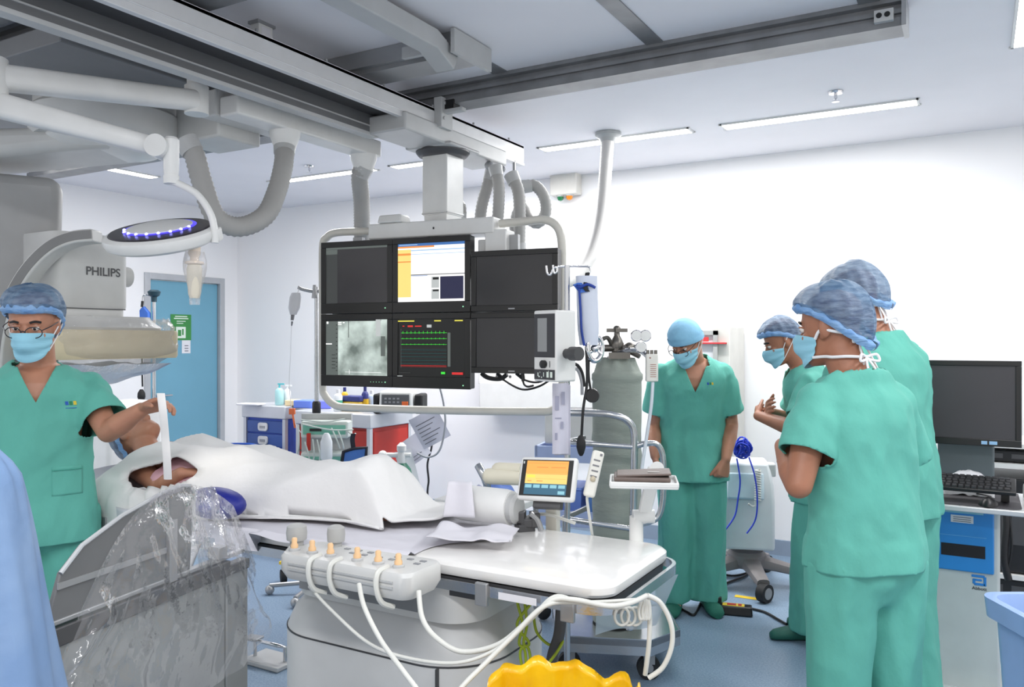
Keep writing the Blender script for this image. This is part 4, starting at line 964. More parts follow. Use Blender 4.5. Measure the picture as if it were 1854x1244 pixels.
for k, (pts, lb) in enumerate((([(900, 676), (915, 690), (945, 705), (975, 700), (1002, 684)], 'black cable looping lowest under the dark monitors'), ([(935, 676), (950, 688), (975, 692), (1000, 678), (1010, 660)], 'black cable running from the monitor edge to the white device'), ([(946, 676), (948, 694), (955, 700), (966, 698)], 'short black cable with a plug under the dark monitors'))):
    t = thing('cable', lb, 'cable', MP(*pts[2], .02), 'loose monitor cables'); obj('cord', MB().tube([MP(x, y, .03) for x, y in pts], .0055, 8), cable_k, t)
    obj('plug', MB().tube([MP(*pts[0], .03), MP(*pts[0], .03) + UP * .0 + (MP(*pts[1], .03) - MP(*pts[0], .03)) * .8], .010, 8, None, 0), black, t)
t = solo('cable_bundle', 'thick black cable sleeve sagging under the lower dark monitor', 'cable', MB().tube([MP(872, 676, .03), MP(884, 684, .03), MP(905, 686, .03), MP(918, 678, .03)], .012, 10), cable_k)
# ================================================================ patient table
TX0, TX1, TY0, TY1, TZ = -3.45, -.845, 1.985, 2.51, .90
tbl = thing('patient_table', 'long white patient table with steel rails on a grey rounded pedestal', 'operating table', (-1.7, 2.23, 0))
top_m = mat('tabletop_white', (240, 238, 235), .22, coat=.3)
def rrect(x0, x1, y0, y1, z, r, n=6, inset=0.0):
    x0 += inset; x1 -= inset; y0 += inset; y1 -= inset; out = []
    for cx, cy, a0 in ((x1 - r, y1 - r, 0), (x0 + r, y1 - r, 90), (x0 + r, y0 + r, 180), (x1 - r, y0 + r, 270)):
        for i in range(n + 1):
            a = rv(a0 + 90 * i / n); out.append(V((cx + r * math.cos(a), cy + r * math.sin(a), z)))
    return out
b = MB(); R_ = .075
b.loft([rrect(TX0, TX1, TY0, TY1, z, R_, 8, i) for z, i in ((TZ - .045, .02), (TZ - .04, .006), (TZ - .03, 0), (TZ - .012, 0), (TZ - .003, .008), (TZ, .02))]); obj('tabletop', b, top_m, tbl)
b = MB(); b.loft([rrect(TX0 + .02, TX1 - .01, TY0 + .01, TY1 - .01, z, .07, 8) for z in (TZ - .085, TZ - .046)]); obj('frame', b, dark_metal, tbl)
b = MB(); rr1 = rrect(TX0 - .012, TX1 + .03, TY0 - .022, TY1 + .022, 0, .10, 10)
b.loft([[p + UP * z + (V((TX0 + TX1, TY0 + TY1, 0)) / 2 - V((p.x, p.y, 0))).normalized() * q for p in rr1] for z, q in ((TZ - .075, 0), (TZ - .045, 0), (TZ - .045, .012), (TZ - .075, .012))], None, False, True); obj('side_rail', b, steel, tbl)
for x in (-2.95, -1.22, -.95):
    b = MB().span((x - .02, TY0 - .034, TZ - .10), (x + .02, TY0 - .02, TZ - .035)); obj('rail_clamp', b, grey_metal, tbl, bevel=.003)
b = MB().span((-1.16, TY0 - .0365, TZ - .07), (-1.04, TY0 - .0355, TZ - .05)); obj('rail_label', b, paper, tbl)
b = MB()
PX0, PX1, PY0, PY1 = -2.07, -1.23, 1.93, 2.50
b.loft([rrect(PX0, PX1, PY0, PY1, z, .21, 12, i) for z, i in ((0.0, .0), (.02, 0), (.60, 0), (.61, .004), (.625, .008), (.66, .02), (.715, .06))]); ped = obj('pedestal', b, mat('pedestal_grey', (200, 201, 201), .45, bump=.01), tbl)
b = MB().loft([rrect(PX0 - .001, PX1 + .001, PY0 - .001, PY1 + .001, z, .21, 12) for z in (.598, .603)]); obj('seam', b, dark_metal, ped)
b = MB().loft([rrect(PX0 + .07, PX1 - .05, PY0 + .05, PY1 - .05, z, .12, 8) for z in (.715, .83)]); obj('carriage', b, sg, tbl)
b = MB().span((PX0 + .13, PY0 + .048, .735), (PX1 - .23, PY0 + .055, .80)); obj('recess', b, mat('recess_grey', (132, 134, 136), .5), tbl)
b = MB().span((PX0 + .3, PY0 + .06, .80), (TX1 - .4, PY1 - .06, .818)); obj('sliding_plate', b, dark_metal, tbl)
for x in (-1.36,):
    b = MB().span((x - .0015, PY0 + .0, .02), (x + .0015, PY0 + .03, .6)); obj('panel_line', b, dark_metal, ped)
# ---- control console clipped to the near rail
cons = thing('control_console', 'grey table side console with six cream knobs and two joysticks', 'control console', (-1.57, 1.88, .83))
b = MB(); CX0, CX1, CY0, CY1 = -1.825, -1.335, 1.765, 1.945
def crect(z, i, dz=0): return [p + UP * 0 for p in rrect(CX0, CX1, CY0, CY1, z, .035, 6, i)]
b.loft([crect(.835, .03), crect(.84, .012), crect(.865, .0), crect(.905, .0), crect(.915, .006), crect(.918, .02)]); obj('housing', b, sg, cons)
b = MB().span((CX0 + .05, CY0 - .004, .872), (CX1 - .05, CY0 + .001, .878)).span((CX0 + .05, CY0 - .004, .888), (CX1 - .05, CY0 + .001, .893)); obj('grip_rib', b, grey_plastic, cons)
knob_m = mat('knob_cream', (238, 196, 148), .45); ks = (-1.79, -1.72, -1.65, -1.55, -1.475, -1.405)
for k, x in enumerate(ks):
    q = V((x, 1.805 + .002 * k, .918)); kb = obj('knob_base', MB().lathe(q, ((.017, 0), (.017, .005), (.013, .008)), n=18), grey_plastic, cons)
    obj('knob', MB().lathe(q, ((.011, .007), (.0115, .016), (.008, .022), (.0085, .034), (.006, .038)), n=14), knob_m, kb)
for x, y, r in ((-1.835, 1.86, .03), (-1.715, 1.905, .026)):
    q = V((x, y, .90)); js = obj('joystick_base', MB().lathe(q, ((r * 1.1, -.06), (r * 1.15, 0), (r * .8, .012)), n=20), sg, cons)
    obj('joystick', MB().lathe(q, ((r * .7, .01), (r * .7, .03), (r * 1.02, .034), (r * 1.08, .055), (r * 1.0, .075), (r * .6, .082)), n=20), mat('joystick_grey', (176, 176, 174), .5), js)
b = MB()
for i in range(7):
    for j in range(2):
        if (i * 3 + j) % 5: b.box((-1.66 + .045 * i + .012 * (i > 2), 1.865 + .03 * j, .9185), (.018, .012, .004))
obj('button', b, mat('button_grey', (140, 142, 146), .5), cons)
b = MB()
for x in (-1.80, -1.42): b.span((x - .02, 1.94, .85), (x + .02, TY0 - .0225, .885))
obj('mounting_clamp', b, dark_metal, cons)
for k, x in enumerate((-1.68, -1.60, -1.43)):
    b = MB().tube([(x, 1.80, .919), (x - .002, 1.758, .912), (x - .002, 1.752, .87), (x + .006, 1.765, .83), (x + .02, 1.80, .81)], .008, 8); obj('strap', b, cable_w, cons)
# ---- patient
Mp = lambda: None
XF, YC_, ZB = -1.80, 2.29, 1.005
ML = Matrix(((0, 0, -1, XF), (-1, 0, 0, YC_), (0, 1, 0, ZB), (0, 0, 0, 1)))
patient, *_ = person('person lying on the table under a white blanket, blue cap on the head', (XF - .8, YC_, .93), 0, 1.55, (0, 4, 14), 40, (6, 16, 0),
    {'R': dict(elbow=(.20, -.03, .98), wrist=(.205, .035, .86), dir=(-.5, .05, -.6), n=(-.3, -1, -.2), curl=(22, 30, 20)), 'L': dict(elbow=(-.20, -.05, .92), wrist=(-.19, -.05, .72), dir=(0, 0, -1), n=(0, -1, 0))},
    {'L': (-.11, -.06, 4), 'R': (-.02, -.06, -4)}, skin_a, 'bouffant', None, False, 0, .8, .88, False, 1, None, clothes=False, M=ML, capseed=2, capsize=.6, depth=.85)
pink = mat('gown_pink', (214, 168, 178), .9, bump=.4, bscale=30)
def gownpt(i, j):
    a = rv(-30 + 190 * j); x = -2.83 + .36 * i
    r = 1 + .05 * noise.noise(V((i * 5, j * 5, 0)))
    return V((x, YC_ - math.cos(a) * .225 * r, .965 + math.sin(a) * .125 * r + .008 * noise.noise(V((i * 9, j * 9, 3)))))
obj('gown', MB().grid(gownpt, 30, 30), pink, patient, smooth=180)
# ---- sheets
sheet_m = mat('blanket_white', (228, 227, 226), .9, bump=.25, bscale=20, var=.015)
lin_m = mat('drape_white', (216, 214, 221), .9, bump=.22, bscale=18, var=.02)
def smooth01(t): t = max(0, min(1, t)); return t * t * (3 - 2 * t)
def bodyz(x, y):
    """height of the blanket over the lying body"""
    d = abs(y - YC_)
    # along the body: -3.1 shoulders ... -1.75 toes
    t = (x + 3.05) / 1.30
    h = .170 * smooth01((t + .12) / .17)
    h -= .030 * smooth01((t - .30) / .25); h += .034 * smooth01((t - .72) / .14); h *= 1 - smooth01((t - .90) / .13)
    w = .255 - .085 * smooth01((t - .25) / .5) - .01 * smooth01((t - .85) / .1)
    pr = max(0, 1 - (d / (w + .05)) ** 2.6) ** .62
    mid = 1 - .10 * math.exp(-(d / .05) ** 2) * smooth01((t - .55) / .2) * (1 - smooth01((t - .8) / .15))
    return h * pr * mid
def blanket(i, j):
    s_ = j
    x = -3.19 + (1.57 - .13 * smooth01((s_ - .45) / .30) + .012 * math.sin(s_ * 17)) * i; y = 2.64 - (2.64 - 1.925) * s_
    lift = bodyz(x, y)
    e = noise.noise(V((x * 4.2, y * 7, 1))) * .014 + (1 - 2 * abs(noise.noise(V((x * 2.6 + y * 3, y * 6 - x, 4))))) * .014 + (1 - 2 * abs(noise.noise(V((x * 1.3 - y * 4, y * 5 + x * 2, 9))))) * .010
    z = TZ + .026 + lift + e * (.5 + 7.0 * min(lift, .2))
    edge = 1.99 + .012 * math.sin(x * 9)
    f = smooth01((-2.25 - x) / .25)
    if f < 1: z -= .015 * (1 - f) * smooth01((2.12 - y) / .1)
    if f < 1: # away from the head end the edge lies back on the table
        y = y + (1 - f) * max(0, 2.06 + .125 * smooth01((x + 2.35) / .45) - y) * .86
    if y < edge:
        over = edge - y; y = edge - .012 - .010 * math.sin(x * 30) * min(1, over * 20); z -= over * 3.6
    if y > 2.53: z -= (y - 2.53) * 1.6; y = 2.53 + (y - 2.53) * .2
    return V((x, y, max(z, TZ + .012) if 1.99 < y < 2.53 else z))
bl = MB().grid(blanket, 150, 80)
hole = lambda p: ((p.x + 2.73 + (p.y - 2.06) * .8) / .19) ** 2 + ((p.y - 2.055 - (p.x + 2.7) * .16) / .045) ** 2 < 1 and p.z > .95
for k, p in enumerate(bl.v):
    a_, b_ = p.x + 2.73 + (p.y - 2.06) * .8, p.y - 2.055 - (p.x + 2.7) * .16
    v_ = math.sqrt((a_ / .19) ** 2 + (b_ / .045) ** 2)
    if p.z > .95 and .80 < v_ < 1.22:   # bring the cloth's points onto the edge of the opening
        q_ = (1.0 / v_) - 1; da, db = a_ * q_, b_ * q_
        dx = (da - .8 * db) / (1 + .8 * .16); p.x += dx; p.y += db + .16 * dx
keep = [k for k, f in enumerate(bl.f) if not hole(sum((bl.v[i] for i in f), V((0, 0, 0))) / 4)]
bl.f = [bl.f[k] for k in keep]; bl.m = [bl.m[k] for k in keep]
bo = solo('blanket', 'thick white blanket spread over the lying patient', 'blanket', bl, sheet_m, smooth=180)
mo_ = bo.modifiers.new('cloth', 'SOLIDIFY'); mo_.thickness = .009; mo_.offset = 1
pw = MB()
def pil(i, j):
    a = -1 + 2 * i; c = -1 + 2 * j; q = ((1 - abs(a) ** 3) * (1 - abs(c) ** 3)) ** .5
    return V((-3.24 + .17 * a, YC_ + .22 * c, TZ + .03 + .075 * q))
solo('pillow', 'white pillow under the capped head of the lying person', 'pillow', MB().grid(pil, 20, 24), lin_m, smooth=180)
def lower(i, j):
    x = -3.0 + 1.62 * i; y = 2.50 - .60 * j
    x += .05 * math.sin(j * 7) * (i > .5) * (i - .5) * 2 - .16 * smooth01((i - .7) / .3) * abs(j - .35)
    z = TZ + .004 + .004 * noise.noise(V((x * 6, y * 8, 0))) + .008 * max(0, noise.noise(V((x * 3 + y * 4, y * 9, 2)))) * (1 if i > .4 else .3)
    if y < 1.975:
        over = 1.975 - y; z -= over * .9 * (1.2 if x < -2.1 else .1); y = 1.955 - .01 * math.sin(x * 22) - (0 if x < -2.1 else over * .75)
    if y > 2.47: z += 0
    return V((x, y, max(z, TZ + .002) if y > 1.98 else z + .012))
solo('drape_sheet', 'thin white sheet spread flat over the table under the blanket', 'sheet', MB().grid(lower, 110, 50), lin_m, smooth=180)
def towel(cx, cy, w, h, rz, seed, name, label):
    R = rot(rz)
    def f(i, j):
        a, b_ = (i - .5) * w, (j - .5) * h
        z = TZ + .022 + .022 * abs(noise.noise(V((a * 9 + seed, b_ * 11, seed)))) + .014 * math.sin(i * 5 + seed) ** 2
        return V((cx, cy, z)) + R @ V((a, b_, 0))
    o = solo(name, label, 'towel', MB().grid(f, 24, 20), lin_m, 'crumpled paper towels', smooth=180); q = o.modifiers.new('cloth', 'SOLIDIFY'); q.thickness = .003; q.offset = 1
towel(-1.40, 2.20, .26, .20, 20, 1.3, 'paper_towel', 'crumpled white paper towel lying at the edge of the table sheet')
def fold_up(i, j):
    a = -.055 + .11 * i; z = TZ + .05 + .115 * j
    return V((-1.53, 2.31, 0)) + V((CS, SN, 0)) * (a * (1 - .25 * j)) + V((-SN, CS, 0)) * (.035 * j + .010 * math.sin(i * 5)) + UP * z
o = solo('folded_paper', 'folded white paper standing up in front of the white roll', 'paper', MB().grid(fold_up, 14, 10), lin_m, smooth=180); q = o.modifiers.new('cloth', 'SOLIDIFY'); q.thickness = .003
rl = thing('paper_roll', 'thick white padded roll lying at the far side of the table', 'roll', (-1.5, 2.42, TZ))
rc = V((-1.52, 2.415, TZ + .078)); b = MB().lathe(rc - V((.09, 0, 0)), ((.045, 0), (.058, .012), (.062, .03), (.062, .20), (.058, .225)), (1, 0, 0), 28); obj('padding', b, mat('roll_white', (228, 228, 226), .6), rl)
b = MB().lathe(rc + V((.135, 0, 0)), ((.05, 0), (.052, .02), (.04, .03), (.012, .03)), (1, 0, 0), 24); obj('end_cap', b, grey_plastic, rl)
# blue pad at the near rail
b = MB(); pp_ = W(372, 922, 2.80)
b.ball(V((-2.30, 1.945, .985)), (.13, .07, .055), 24)
solo('blue_cushion', 'dark blue cushion bulging out under the blanket beside the shield', 'cushion', b, mat('cushion_blue', (24, 34, 132), .5, bump=.1), smooth=180)
# tape held by the standing man
tp = MB().tube([W(291, 712, 2.875), W(295, 745, 2.865), W(299, 790, 2.885), W(302, 830, 2.89), W(304, 868, 2.91)], .0145, 10, None, 6, flat=(CS, SN, 0)); solo('white_tape', 'white strip of tape hanging from the hand of the standing person with glasses', 'tape', tp, mat('tape_white', (240, 238, 236), .7), smooth=60)
# ---- lead shield hung at the near side
sh = thing('lead_shield', 'grey lead curtain shield with an upper flap standing beside the table', 'lead shield', (-1.9, 1.8, 0))
s_m = mat('shield_grey', (152, 155, 154), .42, .25, var=.08, vscale=3); s2 = mat('shield_flap', (112, 113, 114), .45, .15, var=.06, vscale=6)
A0 = at_z(445, 1000, .90); A1 = at_z(60, 1150, .90); dv = (A1 - A0).normalized(); nv_ = V((dv.y, -dv.x, 0)); nv_ = nv_ if nv_.dot(-A0) > 0 else -nv_
Rs = Matrix((dv, nv_, UP)).transposed(); A0z = V((A0.x, A0.y, 0)); Ls = (A1 - A0).length
def sbox(mb, a0, a1, z0, z1, o0, o1, m=None): return mb.box(A0z + dv * ((a0 + a1) / 2) + nv_ * ((o0 + o1) / 2) + UP * ((z0 + z1) / 2), (abs(a1 - a0), abs(o1 - o0), z1 - z0), Rs, m)
obj('lower_panel', sbox(MB(), .105, Ls, .12, .86, -.012, .006), s_m, sh, bevel=.004)
obj('hinged_panel', sbox(MB(), .0, .100, .12, .88, -.012, .008), s_m, sh, bevel=.004)
b = MB(); sbox(b, .09, Ls, .855, .90, -.02, .016); sbox(b, .0, .1, .855, .885, -.02, .016); obj('top_rail', b, dark_metal, sh, bevel=.004)
b = MB(); sbox(b, .02, Ls, .905, .917, -.01, .012); obj('bead_rail', b, grey_metal, sh, bevel=.003)
def flap_poly(off):
    pts = [(.255, .905), (.245, 1.02), (.24, 1.125), (.255, 1.148), (.29, 1.155), (.36, 1.148), (.50, 1.115), (.62, 1.07), (.68, 1.02), (.72, .905)]
    return [A0z + dv * a + nv_ * off + UP * z for a, z in pts]
obj('upper_flap', MB().prism(flap_poly(-.004), nv_ * .012), s2, sh, bevel=.004)
b = MB(); q = flap_poly(.009)[1:9]; b.tube(q, .0055, 8, None, 0); obj('flap_edge', b, mat('edge_grey', (176, 178, 180), .4), sh)
b = MB(); sbox(b, .318, .348, .905, 1.07, .009, .02); obj('flap_strap', b, grey_metal, sh)
b = MB(); sbox(b, .35, .69, .985, 1.0, .009, .013); obj('flap_seam', b, grey_metal, sh)
b = MB(); sbox(b, .11, .15, .915, .95, -.02, .02); obj('hinge', b, grey_metal, sh, bevel=.003)
b = MB()
for a in (.05, Ls - .06): b.cyl(A0z + dv * a + UP * .0, A0z + dv * a + UP * .13, .016, .016, 12)
b.box(A0z + dv * (Ls / 2) + UP * .02, (Ls, .12, .03), Rs); obj('stand', b, grey_metal, sh)
clr = film('clear_bag', (250, 250, 252), .07, .1, .55, 9)
def bag(i, j):
    a = -.03 + (Ls + .02) * i; t = j
    topz = 1.16 - 1.15 * (i - .42) ** 2 * (1 if i > .42 else 1.0) - (.10 if i < .12 else 0) * (1 - i / .12 if i < .12 else 0)
    z = topz + (.62 - topz) * t - .10 * t * math.sin(i * 5) * .6
    off = .018 + .035 * smooth01(t * 3) * (.5 + .5 * noise.noise(V((i * 5, t * 1.5, 0)))) + .022 * noise.noise(V((i * 11 + t * 3, t * 2.2, 5))) + .008 * noise.noise(V((i * 25, t * 9, 1)))
    if t < .06: off = .02 - (.06 - t) * .6
    return A0z + dv * (a + .03 * math.sin(t * 6 + i * 4)) + nv_ * max(off, .0145) + UP * z
solo('plastic_drape', 'clear crinkled plastic bag draped over the lead shield', 'plastic cover', MB().grid(bag, 90, 60), clr, smooth=180)
def bag2(i, j):
    p0, p1 = W(312, 1000, 2.38), W(440, 1010, 2.40); q0, q1 = W(345, 880, 2.50), W(385, 880, 2.52)
    a = p0.lerp(p1, i); b_ = q0.lerp(q1, i); p = b_.lerp(a, j); n = V((SN, -CS, 0))
    return p + n * (.03 * noise.noise(V((i * 7, j * 5, 2))) + .012 * noise.noise(V((i * 19, j * 15, 7))) + .03 * math.sin(math.pi * i))
solo('plastic_film', 'clear plastic film gathered over the blue cushion and shield hinge', 'plastic cover', MB().grid(bag2, 40, 30), film('clear_film', (250, 250, 255), .12, .1, .7, 14), smooth=180)
# ---- blue surgical drape at the picture edge
dpc = W(-44, 1000, 1.62); dpc.z = 0
def dr(i, j):
    a = 2 * math.pi * i; z = 1.355 * (1 - j)
    r = .055 + .205 * (j ** .8) + .028 * math.sin(a * 5 + 1) * j + .016 * math.sin(a * 9 + j * 3) * j + .008 * noise.noise(V((math.cos(a) * 3, math.sin(a) * 3, j * 4)))
    if j < .05: r *= .35 + j * 13
    return dpc + V((math.cos(a) * r, math.sin(a) * r, z + .004))
dd_ = solo('surgical_drape', 'light blue surgical drape hanging down over a stand in front of the shield', 'drape', MB().grid(dr, 90, 50), mat('drape_blue', (134, 158, 190), .85, bump=.2, bscale=30, rgb2=(112, 140, 178), vscale=5), smooth=180)
# ---- yellow waste bag
yb = W(1013, 1230, 1.93); yb.z = 0
ybin = thing('waste_bin', 'waste bin lined with a bright yellow bag below the table end', 'waste bin', yb)
obj('bin_body', MB().lathe(yb, ((.14, .0), (.15, .01), (.175, .62), (.168, .622), (.145, .03), (.001, .03)), n=36), grey_plastic, ybin)
def yl(i, j):
    a = 2 * math.pi * i; t = j
    if t < .5: r = .175 + .026 * t * 2; z = .46 + .25 * t * 2
    else: r = .201 + (t - .5) * .06; z = .71 - (t - .5) * .55
    f = .012 * math.sin(a * 7 + 1) + .010 * math.sin(a * 16 + 2) + .012 * noise.noise(V((math.cos(a) * 4, math.sin(a) * 4, t * 3)))
    r += f * (.4 + t * .6); z += (.012 * math.sin(a * 3 + .6) + .009 * math.sin(a * 11 + 1) + .01 * noise.noise(V((math.cos(a) * 6, math.sin(a) * 6, 2)))) * (1 - abs(t - .5) * 1.6)
    return yb + V((math.cos(a) * r, math.sin(a) * r, z))
obj('bag', MB().grid(yl, 120, 20), mat('bag_yellow', (250, 200, 20), .3, bump=.3, bscale=18, coat=.3, rgb2=(240, 180, 8)), ybin, smooth=180)
# ---- cables hanging along the table front
def cable(label, pts, r=.008, m=None, group='cables along the table', name='cable', n=8):
    return solo(name, label, 'cable', MB().tube(pts, r, n, None, 8), m or cable_w, group, smooth=80)
cable('white cable sagging deepest from the console end to the table corner', [W(758, 1070, 2.22), W(765, 1120, 2.18), W(790, 1155, 2.15), W(836, 1180, 2.13), W(900, 1168, 2.12), W(950, 1130, 2.12), W(998, 1088, 2.12), W(1040, 1086, 2.11), W(1100, 1097, 2.10), W(1140, 1092, 2.11), W(1172, 1078, 2.12)], .0072)
cable('thin white cable drooping across the pedestal front', [W(560, 1062, 2.40), W(600, 1105, 2.30), W(668, 1165, 2.20), W(740, 1192, 2.15), W(830, 1200, 2.10), W(905, 1172, 2.10), W(960, 1122, 2.11), W(1004, 1080, 2.13), W(1060, 1090, 2.12), W(1165, 1085, 2.13)], .005)
cable('white cable dropping from the middle of the console to the floor', [W(650, 1058, 2.22), W(660, 1100, 2.16), W(690, 1160, 2.10), W(730, 1215, 2.04), W(770, 1270, 2.0), W(800, 1330, 2.02)], .0068)
cable('white cable climbing from the floor up to the cable bundle', [W(790, 1300, 1.98), W(840, 1240, 2.02), W(880, 1200, 2.06), W(930, 1150, 2.09), W(985, 1098, 2.11), W(1040, 1090, 2.13), W(1120, 1101, 2.12)], .0068)
cable('white cable hanging straight down from the table corner', [W(1168, 1080, 2.16), W(1176, 1110, 2.16), W(1175, 1165, 2.16), W(1168, 1222, 2.17)], .0068)
cable('white cable making a wide loop off the table corner', [W(1172, 1078, 2.14), W(1196, 1092, 2.15), W(1215, 1130, 2.15), W(1216, 1170, 2.15), W(1200, 1208, 2.15), W(1174, 1228, 2.15)], .0068)
b = MB()
for k in range(4): b.tube([W(1163 + 4 * k, 1084, 2.145), W(1157 + 6 * k, 1105, 2.145), W(1160 + 5 * k, 1122, 2.145), W(1168 + 3 * k, 1108, 2.145), W(1166 + 3 * k, 1086, 2.145)], .0045, 6)
for k in range(3): b.tube([W(1126 + 12 * k + 13 * math.cos(a), 1116 + 16 * math.sin(a), 2.15 + .006 * k) for a in [rv(30 * q) for q in range(13)]], .004, 6)
solo('cable_coil', 'small coils of thin white cable tied at the table corner', 'cable', b, cable_w, 'cables along the table', smooth=80)
cable('thick dark grey hose going down under the table', [W(1017, 1078, 2.35), W(1016, 1110, 2.38), W(1012, 1150, 2.40), W(1000, 1190, 2.42), W(990, 1260, 2.42), W(985, 1330, 2.44)], .017, mat('hose_dark', (80, 78, 80), .6), None, 'hose')
gy = mat('earth_cable', (158, 178, 40), .5)
for k, (o0, o1, lb) in enumerate(((0, 0, 'yellow green earth cable nearest the pedestal'), (14, 8, 'yellow green earth cable swinging beside the first one'), (30, -10, 'yellow green earth cable reaching towards the dark hose'))):
    cable(lb, [W(940 + o0, 1050, 2.40), W(936 + o0, 1085, 2.42), W(946 + o1, 1130, 2.42), W(940 + o0 * .6, 1165, 2.42), W(952 + o1, 1190, 2.42), W(950 + o0, 1330, 2.44)], .0045, gy, 'earth cables under the table')
cable('looped yellow green cable by the waste bag', [W(966, 1110, 2.46), W(972, 1145, 2.44), W(996, 1168, 2.42), W(1018, 1160, 2.40), W(1010, 1178, 2.38), W(994, 1200, 2.38)], .0045, gy, 'earth cables under the table')
def guard(i, j):
    p = W(1082, 1060, 2.5).lerp(W(1228, 1040, 2.72), i); q = W(1078, 1150, 2.5).lerp(W(1190, 1130, 2.7), i)
    r = p.lerp(q, j); return r + V((0, 1, 0)) * .03 * math.sin(i * 6) * j
solo('plastic_guard', 'milky plastic flap hanging under the table end', 'plastic flap', MB().grid(guard, 24, 14), film('milky_flap', (206, 212, 220), .5, .3, .2, 6), smooth=180)
# ================================================================ table side: tablet, tray, gas trolley, pole devices
def at_yd(px, py, Y): return at_y(px, py, Y)
# touch tablet on a post
tbp = at_z(1000, 955, TZ); tbp = V((tbp.x, 2.535, 0))
tp_ = thing('touch_panel', 'white touch panel with an orange and blue screen on a post at the table', 'touch panel', tbp + UP * TZ)
c0 = W(992, 868, 2.72); u_ = (W(1045, 872, 2.68) - W(940, 862, 2.78)); u_.z = -.012; u_ = u_.normalized(); n_ = V((u_.y, -u_.x, .42)).normalized(); n_ = (n_ - u_ * n_.dot(u_)).normalized(); v_ = n_.cross(u_); Rt = Matrix((u_, -n_, v_)).transposed()
u_ = (Matrix.Rotation(rv(6), 3, n_) @ -V(u_)) * -1; v_ = n_.cross(u_); Rt = Matrix((u_, -n_, v_)).transposed()
tw, thh = .205, .148
obj('casing', MB().box(c0, (tw, .03, thh), Rt), white_plastic, tp_, bevel=.012)
s = MB(); so = c0 - u_ * (tw * .45) - v_ * (thh * .41) + n_ * .0155; su, sv = u_ * tw * .9, v_ * thh * .83
pt_or = g('tablet_orange', (250, 176, 84), 1.0); pt_yl = g('tablet_yellow', (255, 214, 120), 1.0); pt_bl = g('tablet_blue', (58, 112, 140), .8); pt_lb = g('tablet_light', (150, 210, 226), .9)
s.quad(so, su, sv, (0, 0, 1, 1), px_blk, 0)
for k, (r, m_) in enumerate([((.09, .34, .91, .97), pt_or), ((.09, .04, .91, .34), pt_bl), ((.09, .34, .91, .62), pt_yl), ((.1, .6, .9, .612), px_org), ((.12, .5, .28, .58), g('tablet_gold', (255, 230, 90), 1.0)), ((.3, .78, .52, .8), px_org), ((.58, .78, .86, .8), px_org), ((.1, .9, .9, .91), px_org), ((.3, .47, .88, .475), px_org), ((.14, .40, .22, .42), px_org), ((.32, .40, .44, .42), px_org)] + [((.105 + .163 * q, .22, .235 + .163 * q, .31), pt_lb) for q in range(5)] + [((.757, .06, .887, .15), pt_lb), ((.02, .88, .05, .95), px_lg)]):
    s.quad(so, su, sv, r, m_, .0006 + .0001 * k)
obj('screen', s, None, tp_, smooth=0, recalc=False)
b = MB(); p = c0 - n_ * .02 - v_ * .05; b.box(p - UP * .02, (.10, .03, .05), Rt); obj('panel_bracket', b, dark_metal, tp_, bevel=.004)
pb = V((tbp.x, tbp.y, 0)); b = MB(); pz = c0 - n_ * .035 - UP * .055; b.loft([[q + V((a * .022, d * .016, 0)) for a, d in ((-1, -1), (1, -1), (1, 1), (-1, 1))] for q in (V((pb.x, pb.y, TZ - .04)), V((pb.x, pb.y, TZ + .05)), pz)]); obj('post', b, mat('post_cream', (224, 220, 210), .4), tp_, bevel=.004)
b = MB().tube([pb + UP * (TZ + .03) + V((-.09, -.03, 0)), pb + UP * (TZ + .045) + V((-.05, -.035, 0)), pb + UP * (TZ + .05) + V((0, -.035, 0)), pb + UP * (TZ + .04) + V((.06, -.035, 0)), pb + UP * (TZ + .03) + V((.10, -.03, 0))], .006, 8); obj('post_cable', b, cable_w, tp_)
rmt = thing('handset', 'white remote handset with small buttons leaning beside the touch panel', 'handset', W(1070, 895, 2.70))
hc = W(1075, 858, 2.70); ru = (W(1083, 818, 2.72) - W(1065, 898, 2.69)).normalized(); rx = V((CS, SN, 0)); rx = (rx - ru * rx.dot(ru)).normalized(); rn = rx.cross(ru); rn = rn if rn.dot(-hc) > 0 else -rn
R_h = Matrix((rx, -rn, ru)).transposed(); obj('casing', MB().box(hc, (.040, .022, .155), R_h), mat('handset_white', (226, 224, 216), .4), rmt, bevel=.009)
b = MB()
for k in range(4): b.box(hc + ru * (.045 - .018 * k) + rn * .0115, (.022, .002, .005), R_h)
b.box(hc + ru * .065 + rx * .01 + rn * .0115, (.008, .002, .008), R_h); obj('button', b, mat('key_grey', (120, 120, 124), .5), rmt)
b = MB(); b.ball(hc - ru * .018 + rn * .0115, (.010, .010, .010), 8); obj('dial', b, mat('key_tan', (196, 184, 160), .5), rmt)
b = MB().tube([hc - ru * .075, hc - ru * .09 - rn * .02, V((hc.x - .03, 2.54, TZ - .03))], .005, 6); obj('holder', b, cable_w, rmt)
